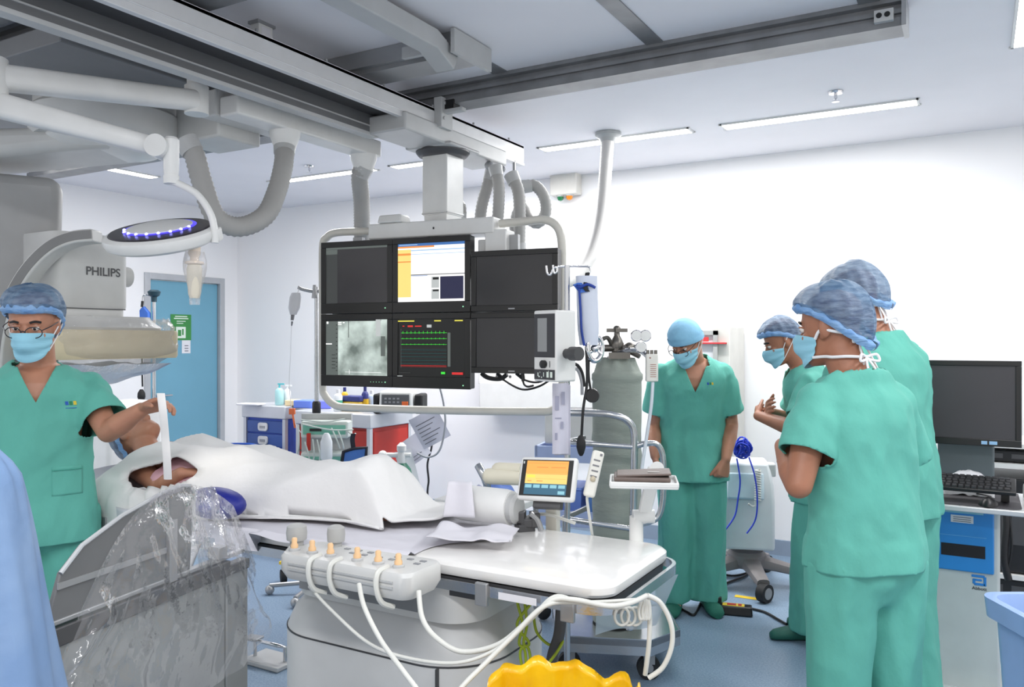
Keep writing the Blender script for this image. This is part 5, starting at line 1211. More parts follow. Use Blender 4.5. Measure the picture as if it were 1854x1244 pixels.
# tray on a hinged post
px_, py_ = at_z(1168, 978, TZ).x, 2.54
tr_ = thing('instrument_tray', 'small white tray on a hinged white post at the table corner', 'tray', (px_, py_, TZ))
pst = W(1152, 978, 2.66); hinge = W(1165, 935, 2.66); ptop = W(1187, 845, 2.66)
b = MB(); b.cyl(V((pst.x, pst.y, TZ - .06)), V((pst.x, pst.y, hinge.z)), .024, .022, 16); obj('post_foot', b, white_plastic, tr_)
b = MB(); b.cyl(hinge - V((CS, SN, 0)) * .035, hinge + V((CS, SN, 0)) * .035, .022, .022, 18); obj('hinge', b, white_plastic, tr_)
b = MB(); d_ = (ptop - hinge).normalized(); ss = V((CS, SN, 0)); qq = d_.cross(ss).normalized(); b.loft([[p + ss * a * w + qq * c * .014 for a, c in ((-1, -1), (1, -1), (1, 1), (-1, 1))] for p, w in ((hinge, .02), (ptop, .024))]); obj('hinged_post', b, white_plastic, tr_, bevel=.005)
b = MB(); b.cyl(W(1190, 848, 2.62), W(1190, 848, 2.68), .022, .022, 20); obj('gauge', b, white_plastic, tr_)
tcn = W(1165, 872, 2.52); Rq = rot(22)
b = MB(); b.box(tcn - UP * .006, (.205, .15, .010), Rq)
for sx, sy, w, d in ((0, -1, .205, .008), (0, 1, .205, .008), (1, 0, .008, .15), (-1, 0, .008, .15)): b.box(tcn + Rq @ V((sx * .10, sy * .072, .002)), (w, d, .016), Rq)
obj('tray', b, white_plastic, tr_, bevel=.004)
wal = thing('folder', 'closed brown leather folder lying on the small white tray', 'folder', tcn)
b = MB(); br = mat('leather_brown', (112, 98, 92), .5, bump=.2)
b.box(tcn + Rq @ V((-.005, 0, .014)), (.17, .115, .014), Rq); obj('back_cover', b, br, wal, bevel=.004)
b = MB(); b.box(tcn + Rq @ V((-.0, .004, .027)), (.165, .11, .007), Rq @ Matrix.Rotation(rv(-3), 3, 'Y')); obj('front_cover', b, br, wal, bevel=.003)
b = MB(); b.box(tcn + Rq @ V((.03, -.02, .0335)), (.035, .012, .001), Rq); obj('clasp', b, mat('clasp_grey', (160, 155, 150), .3, .5), wal)
# ---- gas cylinder on a steel trolley
TC = V((W(1117, 900, 3.92).x, W(1117, 900, 3.92).y, 0))
tc_ = thing('gas_trolley', 'stainless steel trolley with bent tube rails holding the sheathed cylinder', 'trolley', TC)
Rc = rot(30)
def tcp(a, b_, z): return TC + Rc @ V((a, b_, z))
plat = MB(); pl = [(-.30, -.20), (.12, -.26), (.28, -.12), (.28, .24), (-.30, .24)]
plat.prism([tcp(a, b_, .17) for a, b_ in pl], UP * .03); plat.loft([[tcp(a * k, b_ * k, z) for a, b_ in pl] for z, k in ((.13, .985), (.205, .985), (.205, 1.0), (.13, 1.0))], None, False, True)
obj('platform', plat, steel, tc_)
for a, b_ in ((-.24, -.14), (.12, -.19), (.24, .18), (-.24, .18)):
    c = tcp(a, b_, 0); b = MB(); b.cyl(c + V((0, 0, .055)) - V((SN, -CS, 0)) * .016, c + V((0, 0, .055)) + V((SN, -CS, 0)) * .016, .054, .054, 24); cs = obj('caster_wheel', b, black_rub, tc_)
    b = MB(); b.box(c + UP * .10, (.05, .05, .05), Rc).cyl(c + UP * .10, c + UP * .135, .014, .014, 10).cyl(c + V((0, 0, .055)) - V((SN, -CS, 0)) * .019, c + V((0, 0, .055)) + V((SN, -CS, 0)) * .019, .02, .02, 14); obj('caster_fork', b, grey_metal, cs)
rails = MB(); RD = 3.66
rails.tube([W(1026, 747, RD + .05), W(1075, 748, RD + .02), W(1108, 751, RD), W(1136, 762, RD), W(1148, 785, RD), W(1148, 850, RD), W(1146, 960, RD), W(1142, 1060, RD), W(1140, 1140, RD)], .0165, 12)
obj('handle_rail', rails, steel, tc_, smooth=80)
rails = MB().tube([W(1022, 800, RD + .1), W(1060, 803, RD + .02), W(1146, 809, RD)], .013, 10, None, 3); rails.tube([W(1022, 800, RD + .1), W(1040, 796, RD + .16), W(1058, 792, RD + .22)], .010, 8, None, 3); obj('middle_rail', rails, steel, tc_, smooth=80)
rails = MB().tube([W(1149, 808, RD), W(1170, 803, RD), W(1188, 804, RD), W(1198, 818, RD), W(1201, 845, RD), W(1200, 905, RD), W(1192, 935, RD), W(1175, 945, RD), W(1150, 951, RD)], .0135, 10); obj('side_loop', rails, steel, tc_, smooth=80)
rails = MB().tube([W(1146, 958, RD), W(1080, 948, RD), W(1028, 940, RD + .02), W(1022, 937, RD + .06), W(1040, 930, RD + .14), W(1062, 920, RD + .22)], .013, 10, None, 4); obj('lower_rail', rails, steel, tc_, smooth=80)
rails = MB().tube([W(1022, 937, RD + .06), W(1022, 1050, RD + .05), W(1022, 1135, RD + .05)], .013, 10, None, 0); obj('upright', rails, steel, tc_, smooth=80)
cyl = thing('gas_cylinder', 'tall gas cylinder in a grey wrinkled cloth sheath with chrome valves', 'gas cylinder', TC + UP * .2)
cov = mat('sheath_grey', (150, 158, 150), .85, bump=.3, bscale=20, stretch=(1, 1, 3))
def cy(i, j):
    a = 2 * math.pi * i; z = .209 + 1.26 * j; r = .118
    if z > 1.39: r = .118 - (z - 1.39) * .55 + .010 * math.sin(a * 9) * min(1, (z - 1.39) * 16)
    wr = noise.noise(V((math.cos(a) * 1.4, math.sin(a) * 1.4, z * 16))) * .006 * (.4 + abs(math.sin(z * 5)))
    if 1.36 < z < 1.40: r += .006
    return TC + V((math.cos(a) * (r + wr), math.sin(a) * (r + wr), z))
obj('sheath', MB().grid(cy, 48, 110), cov, cyl, smooth=180)
b = MB().lathe(TC + UP * 1.44, ((.06, 0), (.05, .03), (.03, .05), (.022, .06), (.022, .08))); obj('valve_neck', b, mat('valve_metal', (120, 116, 110), .35, .8), cyl)
fw = V((-SN, CS, 0)); rt_ = V((CS, SN, 0)); vm = mat('valve_metal', (120, 116, 110), .35, .8)
vz = TC + UP * 1.515
b = MB().lathe(vz, ((.03, 0), (.034, .02), (.026, .04), (.014, .06), (.014, .075)), n=14).box(vz + UP * .085, (.10, .022, .018), rot(30)).box(vz + UP * .085, (.022, .10, .018), rot(30)).ball(vz + UP * .09, .02, 10); obj('valve_handle', b, vm, cyl)
b = MB().cyl(vz - rt_ * .12 + UP * .0, vz + rt_ * .12 + UP * .0, .018, .018, 12).tube([vz - rt_ * .02 + UP * .0, vz - rt_ * .05 + UP * .05 - fw * .03, vz - rt_ * .09 + UP * .03 - fw * .04], .01, 8).cyl(vz + rt_ * .03 - fw * .02, vz + rt_ * .10 - UP * .04 - fw * .06, .014, .012, 10).ball(vz + rt_ * .06, .03, 10).box(vz - UP * .035 - fw * .09, (.10, .02, .03), rot(30)); obj('valve_body', b, vm, cyl)
hw = W(1077, 631, 3.40); b = MB(); b.tube([hw + rt_ * (.038 * math.cos(t)) * .85 + UP * .052 * math.sin(t) + fw * (.02 * math.cos(t)) for t in [rv(15 * k) for k in range(25)]], .0115, 10, None, 0)
for t in (90, 210, 330): b.tube([hw, hw + rt_ * (.032 * math.cos(rv(t))) + UP * .048 * math.sin(rv(t))], .007, 8, None, 0)
b.ball(hw, .018, 12); b.cyl(hw, hw + fw * .40 + rt_ * .06, .012, .012, 10); obj('hand_wheel', b, chrome, cyl, smooth=80)
for k, (x, y) in enumerate(((1152, 608), (1168, 608), (1160, 629))):
    q = W(x, y, 3.80); b = MB().lathe(q + fw * .02, ((.026, 0), (.028, .006), (.028, .03), (.024, .034), (.006, .034)), -fw, 18); gq = obj('gauge', b, chrome, cyl); b = MB().lathe(q - fw * .0145, ((.022, 0), (.022, .001)), -fw, 18); obj('gauge_face', b, mat('gauge_white', (230, 230, 228), .4), gq)
b = MB().tube([W(1118, 640, 3.85), W(1140, 634, 3.82), W(1160, 636, 3.80), W(1172, 646, 3.78)], .011, 8); obj('regulator_pipe', b, chrome, cyl)
fl = thing('flow_meter', 'white plastic flow meter with a printed scale hanging from the gas valve', 'flow meter', W(1180, 690, 3.66))
q = W(1180, 666, 3.66); R_f = Matrix((rt_, fw, UP)).transposed(); b = MB().box(q, (.055, .03, .125), R_f); obj('casing', b, mat('meter_white', (226, 224, 216), .4), fl, bevel=.006)
b = MB()
for k in range(7): b.box(q - fw * .016 + UP * (.015 - .009 * k) + rt_ * .004, (.026, .001, .0025), R_f)
b.ball(q - fw * .015 + UP * .045 - rt_ * .01, (.004, .003, .004), 8); obj('scale_mark', b, mat('scale_ink', (170, 120, 110), .6), fl)
b = MB()
for k in range(3): b.cyl(q + UP * .06 + rt_ * (-.018 + .018 * k), q + UP * .08 + rt_ * (-.018 + .018 * k), .008, .007, 10)
obj('connector', b, vm, fl)
b = MB().tube([W(1182, 692, 3.66), W(1179, 735, 3.64), W(1171, 790, 3.62), W(1164, 835, 3.60), W(1160, 870, 3.58)], .008, 8); obj('tube', b, mat('tube_clear', (206, 214, 222), .3), fl, smooth=80)
# ---- pole with the white injector device
PL = W(1027, 900, 3.42); PL = V((PL.x, PL.y, 0))
pole = thing('equipment_pole', 'thin steel pole with curled hooks at the top behind the table', 'pole', PL)
b = MB().cyl(PL + UP * .05, PL + UP * (H + (617 - 480) / FP * 3.42), .0135, .0125, 14); obj('pole_tube', b, steel, pole)
def PW(x, y): return W(x, y, 3.42)
b = MB().tube([PW(1027, 482), PW(1015, 483), PW(1009, 484), PW(1008, 492), PW(1003, 494), PW(1001, 480)], .0045, 8, None, 5).tube([PW(1009, 484), PW(1002, 486), PW(997, 497), PW(991, 495), PW(989, 481)], .0045, 8, None, 5).tube([PW(1027, 482), PW(1050, 482), PW(1066, 483), PW(1069, 490), PW(1064, 496)], .0045, 8, None, 5); obj('hook', b, chrome, pole, smooth=80)
b = MB()
for k in range(5):
    a = rv(72 * k + 20); b.tube([PL + UP * .06, PL + V((math.cos(a) * .24, math.sin(a) * .24, .05))], .014, 8, None, 0); b.ball(PL + V((math.cos(a) * .24, math.sin(a) * .24, .026)), .025, 10)
obj('base', b, grey_metal, pole)
dev = thing('injector', 'white medical device with narrow grey display and black dial on the pole', 'medical device', W(1000, 690, 3.3))
dn = V((-.36, -.93, 0)).normalized(); du_ = V((-dn.y, dn.x, 0)); du_ = du_ if du_.dot(rt_) > 0 else -du_
Rd = Matrix((du_, -dn, UP)).transposed(); dl = W(966, 690, 3.30); dw, dhh, dd3 = .135, .285, .11
dc = dl + du_ * dw / 2 + UP * dhh / 2 - dn * dd3 / 2
obj('casing', MB().box(dc, (dw, dd3, dhh), Rd), white_plastic, dev, bevel=.008)
def dq(mb, r, off, m): return mb.quad(dl + dn * off, du_ * dw, UP * dhh, r, m, .0)
dark_p = mat('device_dark', (58, 58, 62), .4); b = MB(); dq(b, (.04, .34, .96, .95), .0012, dark_p); dq(b, (.04, .03, .96, .17), .0012, dark_p); obj('front_panel', b, None, dev, smooth=0, recalc=False)
b = MB(); dq(b, (.20, .42, .62, .89), .0020, mat('device_lcd', (150, 152, 152), .3)); obj('display', b, None, dev, smooth=0, recalc=False)
b = MB(); q = dl + du_ * dw * .5 + UP * dhh * .245; b.lathe(q, ((.016, 0), (.016, .014), (.012, .016)), dn, 20); obj('dial', b, black, dev)
b = MB()
for x, y, w, h in ((.2, .1, .04, .05), (.24, .07, .06, .02), (.36, .06, .04, .02), (.46, .1, .03, .06), (.60, .1, .1, .08), (.76, .1, .1, .08), (.30, .13, .02, .02), (.68, .145, .02, .02)): dq(b, (x, y - h / 2, x + w, y + h / 2), .002, nw)
dq(b, (.72, .2, .75, .29), .0015, dark_p); obj('key_mark', b, None, dev, smooth=0, recalc=False)
b = MB().cyl(dc + du_ * dw * .5 - UP * .03, dc + du_ * (dw * .5 + .05) - UP * .03, .02, .02, 14).cyl(dc + du_ * (dw * .5 + .03) - UP * .03, dc + du_ * (dw * .5 + .075) - UP * .03, .028, .028, 16); obj('pole_clamp', b, dark_metal, dev)
# loose leaflets hanging on the pole
doc = thing('leaflet', 'bunch of printed leaflets hanging on the pole under the white device', 'paper', W(1013, 820, 3.36))
b = MB(); q0 = W(1000, 822, 3.36); hD = (822 - 694) / FP * 3.36; wD = .068
b.grid(lambda i, j: q0 + rt_ * (wD * i) + UP * (hD * j) - fw * (.006 * math.sin(i * 5)), 8, 4); b.grid(lambda i, j: q0 + rt_ * (wD * (.12 + i)) + UP * (hD * (j - .02)) + fw * (.006 + .012 * i), 8, 4); obj('sheet', b, mat('leaflet_paper', (214, 212, 226), .8), doc, smooth=0)
b = MB()
for (x, y, w, h) in ((.15, .62, .25, .2), (.55, .7, .2, .18), (.15, .2, .15, .1), (.5, .36, .16, .1), (.15, .5, .4, .015)): b.quad(q0 - fw * .009, rt_ * wD, UP * hD, (x, y, x + w, y + h), mat('leaflet_ink', (164, 164, 184), .8), .0)
obj('print', b, None, doc, smooth=0, recalc=False)
# pressure bag, hand bulb and hoses
pbg = thing('pressure_bag', 'blue and white pressure infusion bag hanging from the steel pole hook', 'pressure bag', W(1064, 628, 3.40))
def pbp(i, j):
    a = 2 * math.pi * i; y = 500 + 125 * j; z = H - (y - CY) / FP * 3.40; c = W(1062 + 4 * j, 600, 3.40); c.z = z
    r = .045 * (1 - .25 * max(0, j - .75) * 4 * .6); sq = .7
    return c + rt_ * (r * math.cos(a)) + fw * (r * sq * math.sin(a))
b = MB().grid(pbp, 28, 14); obj('bag_body', b, mat('bag_mesh', (208, 214, 228), .5), pbg, smooth=180)
b = MB().tube([W(1048, 515, 3.365), W(1051, 560, 3.365), W(1053, 600, 3.365), W(1058, 626, 3.37)], .0055, 8); b.tube([W(1044, 517, 3.37), W(1050, 520, 3.36), W(1064, 515, 3.36), W(1078, 521, 3.36)], .006, 8); obj('blue_trim', b, mat('trim_blue', (26, 60, 150), .6), pbg)
b = MB(); P_ = [W(1038, 515, 3.38), W(1046, 512, 3.37), W(1066, 512, 3.38), W(1066, 528, 3.36), W(1050, 530, 3.36)]; b.prism(P_, fw * .03); obj('bag_flap', b, mat('flap_blue', (60, 110, 200), .6), pbg)
b = MB().tube([W(1064, 494, 3.40), W(1062, 505, 3.38), W(1060, 520, 3.36), W(1064, 528, 3.36)], .010, 8, None, 4, flat=tuple(rt_)); obj('strap', b, black_rub, pbg)
b = MB().tube([W(1061, 628, 3.38), W(1063, 690, 3.36), W(1056, 740, 3.34), W(1053, 788, 3.34)], .006, 8).tube([W(1067, 628, 3.40), W(1066, 680, 3.38), W(1072, 720, 3.38)], .005, 8); obj('rubber_hose', b, black_rub, pbg, smooth=80)
b = MB().lathe(W(1052, 788, 3.34), ((.006, 0), (.012, -.006), (.019, -.03), (.019, -.05), (.012, -.075), (.006, -.085)), n=18); obj('hand_bulb', b, black_rub, pbg)
b = MB(); q = W(1072, 716, 3.36); b.lathe(q + fw * .012, ((.028, 0), (.03, .006), (.03, .02), (.026, .026)), -fw, 22); obj('pressure_gauge', b, black, pbg)
for k, (pts, lb, m_) in enumerate((([(1035, 657), (1046, 662), (1054, 676), (1058, 700)], 'black cable curving out of the white device side', cable_k), ([(1035, 668), (1046, 670), (1053, 690), (1054, 715)], 'grey cable curving out below the black one at the device', mat('cable_grey', (180, 182, 186), .5)))):
    solo('device_cable', lb, 'cable', MB().tube([W(x, y, 3.42) for x, y in pts], .007, 8), m_, smooth=80)
# ---- arm pad, clamp and blue cloth behind the table
ap = thing('arm_pad', 'two cream padded cushions on a bent metal clamp behind the table', 'arm pad', W(905, 900, 3.25))
for y, x0, x1, r in ((848, 893, 945, .024), (862, 876, 945, .032)):
    p0, p1 = W(x0, y, 3.2), W(x1, y + 2, 3.14); b = MB(); t = (p1 - p0).normalized(); b.lathe(p0, ((r * .5, 0), (r * .9, .012), (r, .03), (r, (p1 - p0).length)), t, 20); obj('cushion', b, mat('pad_cream', (232, 226, 206), .5), ap)
b = MB().tube([W(866, 843, 3.24), W(873, 856, 3.22), W(880, 872, 3.22), W(882, 892, 3.24), W(880, 1000, 3.3), W(880, 1100, 3.3)], .016, 10); obj('clamp', b, steel, ap, smooth=80)
b = MB().box(V((W(880, 1100, 3.3).x, W(880, 1100, 3.3).y, .03)), (.24, .2, .05), rot(20)).cyl(V((W(880, 1100, 3.3).x, W(880, 1100, 3.3).y, .05)), W(880, 1000, 3.3), .02, .02, 10); obj('stand', b, grey_metal, ap)
shf = thing('side_shelf', 'pale side shelf behind the table carrying blue packs', 'shelf', W(890, 960, 3.35))
q = W(885, 905, 3.62); b = MB().box(V((q.x, q.y, .84)), (.40, .28, .03), rot(5)); obj('shelf_top', b, white_plastic, shf, bevel=.005)
b = MB()
for a, c in ((-.18, -.11), (.18, -.11), (.18, .11), (-.18, .11)): b.cyl(V((q.x, q.y, 0)) + rot(5) @ V((a, c, 0)), V((q.x, q.y, .83)) + rot(5) @ V((a, c, 0)), .012, .012, 10)
obj('leg', b, grey_metal, shf)
def clothf(seed, cx, w, d, h, name, label, m_):
    c = W(cx, 880, 3.55); c.z = .858
    def f(i, j):
        a, b_ = (i - .5), (j - .5); e = max(0, (1 - (2 * abs(a)) ** 3) * (1 - (2 * abs(b_)) ** 3))
        return c + rot(15) @ V((a * w, b_ * d, 0)) + UP * (h * e ** .5 * (1 + .5 * noise.noise(V((a * 5 + seed, b_ * 5, seed)))))
    solo(name, label, 'cloth pack', MB().grid(f, 22, 18), m_, 'blue packs behind the table', smooth=180)
clothf(1.2, 862, .12, .16, .05, 'cloth_pack', 'crumpled lilac plastic pack leaning behind the white roll', mat('pack_lilac', (176, 178, 206), .35, bump=.4, bscale=20))
clothf(4.4, 898, .16, .16, .06, 'cloth_pack', 'crumpled blue cloth pack under the cream arm cushions', mat('pack_blue', (108, 140, 216), .6, bump=.3, bscale=20))
b = MB(); q = W(950, 945, 3.0); q2 = V((q.x, q.y, 0))
mc = thing('clamp_block', 'dark grey metal table clamp between the roll and the touch panel', 'clamp', W(950, 960, 2.78))
for k, (x, y, w, h) in enumerate(((942, 935, .035, .04), (955, 945, .05, .03), (968, 940, .03, .05), (950, 955, .06, .03))): b.box(W(x, y, 2.79), (w, .05, h), rot(20 + 10 * k))
b.cyl(W(950, 960, 2.79) - UP * .10, W(950, 955, 2.79), .012, .012, 10); obj('jaw', b, dark_metal, mc, bevel=.004); b = MB().tube([W(960, 930, 2.77), W(972, 940, 2.77), W(980, 960, 2.77)], .010, 8); obj('lever', b, grey_metal, mc)
# pale blue utility cart behind the trolley
uc = W(1066, 900, 4.62); uc = V((uc.x, uc.y, 0)); Ru = rot(12)
ut = thing('utility_cart', 'pale blue and white utility cart standing behind the gas trolley', 'cart', uc); lav = mat('cart_lavender', (170, 186, 226), .5)
b = MB()
for z in (.20, .55, .90): b.box(uc + UP * z, (.52, .42, .03), Ru)
for z in (.24, .59, .94):
    for a, c, w, d in ((0, -.2, .52, .02), (0, .2, .52, .02), (.25, 0, .02, .42), (-.25, 0, .02, .42)): b.box(uc + UP * z + Ru @ V((a, c, 0)), (w, d, .06), Ru)
obj('shelf', b, lav, ut, bevel=.004)
b = MB()
for a in (-.24, .24):
    for c in (-.19, .19): b.box(uc + Ru @ V((a, c, 0)) + UP * .53, (.03, .03, .86), Ru)
obj('upright', b, white_plastic, ut)
b = MB()
for a in (-.22, .22):
    for c in (-.17, .17): b.ball(uc + Ru @ V((a, c, 0)) + UP * .046, .045, 12)
obj('caster_wheel', b, black_rub, ut)
dvb = thing('ventilator', 'white machine with a dark top edge standing on the pale blue cart', 'medical device', uc + UP * .97)
c = uc + UP * 1.06 + Ru @ V((-.05, 0, 0)); b = MB().box(c, (.34, .30, .17), Ru); obj('casing', b, white_plastic, dvb, bevel=.012); b = MB().box(c + UP * .09, (.30, .26, .02), Ru); obj('top_panel', b, dark_metal, dvb, bevel=.004)
for k, (a, c_, z, col, lb) in enumerate(((-.115, 0, .58, (110, 140, 214), 'blue plastic box on the middle shelf of the pale cart'), (.115, 0, .58, (92, 136, 200), 'darker blue plastic box on the middle shelf of the pale cart'), (.11, 0, .23, (84, 140, 206), 'bright blue plastic box on the bottom shelf of the pale cart'))):
    q = uc + Ru @ V((a, c_, 0)) + UP * (z + .075); t = thing('storage_box', lb, 'box', q - UP * .07, 'boxes on the pale cart'); obj('box_body', MB().box(q, (.19, .24, .13), Ru, None, (1.05, 1.05)), mat('boxblue_%d' % k, col, .45), t, bevel=.006); obj('lid', MB().box(q + UP * .072, (.205, .26, .014), Ru), mat('box_lid_%d' % k, tuple(min(255, x + 24) for x in col), .45), t, bevel=.004)
# ---- white wall unit behind the monitors
u0, u1 = at_y(868, 690, YB - .10), at_y(1062, 690, YB - .10)
wu = thing('wall_unit', 'white supply unit low on the back wall behind the monitor rack', 'wall unit', (u0.x, YB - .1, 1.0))
zt, zb_ = H - (655 - CY) / FP * 6.6, H - (745 - CY) / FP * 6.6
b = MB().span((u0.x, YB - .12, zb_ + .2), (u1.x, YB - .002, zt)).span((u0.x + .06, YB - .20, zb_), (u1.x, YB - .002, zb_ + .22)); obj('casing', b, white_plastic, wu, bevel=.008)
b = MB()
for k in range(4): b.cyl((u0.x + .06 + .13 * k, YB - .125, zb_ + .27), (u0.x + .06 + .13 * k, YB - .119, zb_ + .27), .012, .012, 10)
obj('socket', b, dark_metal, wu)
# ================================================================ right side
ws0 = W(1747, 1000, 3.42); ws0 = V((ws0.x, ws0.y, 0))
wsx, wsy = ws0.x, ws0.y
wk = thing('workstation_cart', 'grey workstation column with a blue panel and a shelf for the keyboard', 'workstation cart', ws0)
cg = mat('column_grey', (196, 203, 203), .4); k3 = 3.42 / FP
def wz(y, d=3.42): return H - (y - CY) / FP * d
cw = .255
b = MB().span((wsx - cw / 2, wsy, .06), (wsx + cw / 2, wsy + .30, wz(908))); obj('column', b, cg, wk, bevel=.012)
b = MB().span((wsx - cw / 2 - .02, wsy - .1, .05), (wsx + cw / 2 + .02, wsy + .42, .09)); obj('base', b, cg, wk, bevel=.01)
b = MB()
for a in (-.12, .12):
    for c in (-.05, .37): b.ball((wsx + a, wsy + c, .028), .027, 12)
obj('caster_wheel', b, black_rub, wk)
bp0, bp1 = wsx - cw / 2 + .008, wsx + cw / 2 - .022
b = MB(); zt, zb_ = wz(912), wz(1034)
b.span((bp0, wsy - .012, zb_), (bp1, wsy + .002, zt)); pb_ = obj('blue_panel', b, mat('panel_blue', (44, 138, 214), .4), wk, bevel=.006)
W_ = bp1 - bp0; Hh = zt - zb_
b = MB().span((bp0 + W_ * .14, wsy - .014, zb_ + Hh * .22), (bp0 + W_ * .86, wsy - .011, zb_ + Hh * .40)); obj('slot', b, mat('slot_dark', (22, 16, 22), .5), pb_)
b = MB().span((bp0 + W_ * .17, wsy - .0135, zb_ + Hh * .86), (bp0 + W_ * .83, wsy - .0115, zb_ + Hh * .905)); obj('label_strip', b, mat('strip_mint', (140, 196, 214), .5), pb_)
b = MB().span((bp0 + W_ * .30, wsy - .0135, zb_ + Hh * .72), (bp0 + W_ * .67, wsy - .0115, zb_ + Hh * .83)); obj('sticker', b, paper, pb_)
b = MB()
for k in range(3): b.span((bp0 + W_ * .34, wsy - .0145, zb_ + Hh * (.735 + .03 * k)), (bp0 + W_ * .63, wsy - .0134, zb_ + Hh * (.745 + .03 * k)))
obj('sticker_print', b, ink, pb_)
b = MB().span((bp0 + W_ * .12, wsy - .0128, zb_ + Hh * .52), (bp0 + W_ * .88, wsy - .0118, zb_ + Hh * .53)); obj('panel_line', b, mat('panel_line', (92, 168, 226), .5), pb_)
# emblem and word under the panel
em = mat('emblem_blue', (40, 130, 210), .5); ex0, ex1, ey0, ey1 = wsx + .028, wsx + .078, wz(1057), wz(1038); t_ = .0105; yy = wsy - .003
b = MB(); hE = ey1 - ey0
b.span((ex0 - .004, yy, ey1 - t_), (ex1 - .006, yy + .003, ey1)).span((ex1 - t_, yy, ey0), (ex1, yy + .003, ey1 - .006)).span((ex0 + .006, yy, ey0), (ex1 - .004, yy + .003, ey0 + t_)).span((ex0, yy, ey0 + .006), (ex0 + t_, yy + .003, ey0 + hE * .62)).span((ex0 + .006, yy, ey0 + hE * .62 - t_ * .8), (ex1 - .016, yy + .003, ey0 + hE * .62))
obj('emblem', b, em, wk, bevel=.002)
b = text_mesh('Abbott', V((ex0 - .002, wsy - .0006, wz(1065))), (1, 0, 0), (0, 0, 1), .0135, black, .0008, .012); obj('lettering', b, None, wk, smooth=0, recalc=False)
# shelf with rim handle
sz = wz(906)
b = MB().loft([rrect(wsx - .22, wsx + .26, wsy - .15, wsy + .30, z, .05, 6) for z in (sz - .022, sz)]); shelf = obj('shelf', b, mat('shelf_silver', (200, 202, 204), .3, .4), wk, bevel=.004)
b = MB().loft([rrect(wsx - .205, wsx + .20, wsy - .13, wsy + .29, z, .04, 6) for z in (sz + .0005, sz + .003)]); obj('mat', b, mat('mat_dark', (66, 64, 68), .7), shelf)
b = MB().tube([(wsx + .235, wsy - .13, sz), (wsx + .245, wsy - .12, sz + .02), (wsx + .235, wsy + .05, sz + .065), (wsx + .225, wsy + .15, sz + .06), (wsx + .225, wsy + .2, sz)], .011, 10); obj('handle', b, white_plastic, shelf)
b = MB().box((wsx, wsy + .24, wz(838)), (.22, .06, .22)); obj('screen_support', b, mat('support_grey', (104, 116, 122), .5), wk, bevel=.01)
# monitor on top
mo = V((W(1664, 806, 3.45).x, 0, 0)); md_y = wsy + .10
ml = at_y(1672, 806, md_y); mr = at_y(1850, 810, md_y); mw = mr.x - ml.x
t, *_ = monitor('large black flat monitor standing on the workstation column', V((ml.x, md_y, wz(806, 3.5))), V((1, 0, 0)), V((0, -1, 0)), mw, (806 - 655) / FP * 3.55, None, mat('screen_dark_grey', (60, 58, 62), .35), .022, .03)  # screen in one even dark grey
b = MB().span((ml.x + mw * .6, md_y - .0085, wz(806, 3.5) + .008), (ml.x + mw * .66, md_y - .0065, wz(806, 3.5) + .022)).span((ml.x + mw * .68, md_y - .0085, wz(806, 3.5) + .008), (ml.x + mw * .76, md_y - .0065, wz(806, 3.5) + .022)); obj('sticker', b, mat('sticker_blue', (150, 190, 226), .5), t)
kb = thing('keyboard', 'black computer keyboard tilted on the workstation shelf', 'keyboard', (wsx, wsy, sz + .02))
kx0, kx1 = wsx - .21, wsx + .185; R_k = rot(-2, 14); kc = V((wsx - .015, wsy - .02, sz + .075))
obj('tray', MB().box(kc, (kx1 - kx0, .15, .016), R_k), black, kb, bevel=.004)
b = MB(); key = mat('key_black', (44, 44, 47), .5)
for r in range(5):
    for c in range(16): b.box(kc + R_k @ V((-.185 + .0235 * c + .004 * (r % 2), -.055 + .027 * r, .0115)), (.019, .022, .007), R_k, None, (.85, .85))
obj('key', b, key, kb); 
b = MB()
for a in (-.16, .16): b.box(V((kc.x + a, kc.y + .05, (sz + kc.z) / 2)), (.03, .05, kc.z - sz - .012))
obj('keyboard_foot', b, black, kb)
ms = thing('computer_mouse', 'black computer mouse lying on the workstation shelf before the keyboard', 'mouse', (wsx + .09, wsy - .12, sz))
q = V((wsx + .085, wsy - .09, sz + .004))
def mouse(i, j):
    a = 2 * math.pi * i; ph = j * math.pi / 2; return q + V((.034 * math.cos(a) * math.cos(ph), .052 * math.sin(a) * math.cos(ph), .032 * math.sin(ph) * (1 - .2 * math.sin(a))))
obj('mouse_body', MB().grid(mouse, 24, 8), black, ms, smooth=180)
b = MB().tube([q + V((0, .05, .01)), q + V((-.02, .09, .012)), q + V((.01, .14, .012)), q + V((-.05, .20, .012))], .003, 6); obj('mouse_cord', b, cable_k, ms)
def pk(i, j):
    a, c = i - .5, j - .5; e = max(0, (1 - (2 * abs(a)) ** 2.4) * (1 - (2 * abs(c)) ** 2.4)) ** .6
    return V((wsx + .01 + .20 * a, wsy + .15 + .10 * c, sz + .006 + .10 * e + .008 * noise.noise(V((a * 9, c * 9, 3)))))
solo('plastic_pack', 'white crumpled plastic pack behind the keyboard', 'pack', MB().grid(pk, 20, 16), mat('pack_white', (226, 226, 230), .4, bump=.3, bscale=30), smooth=180)
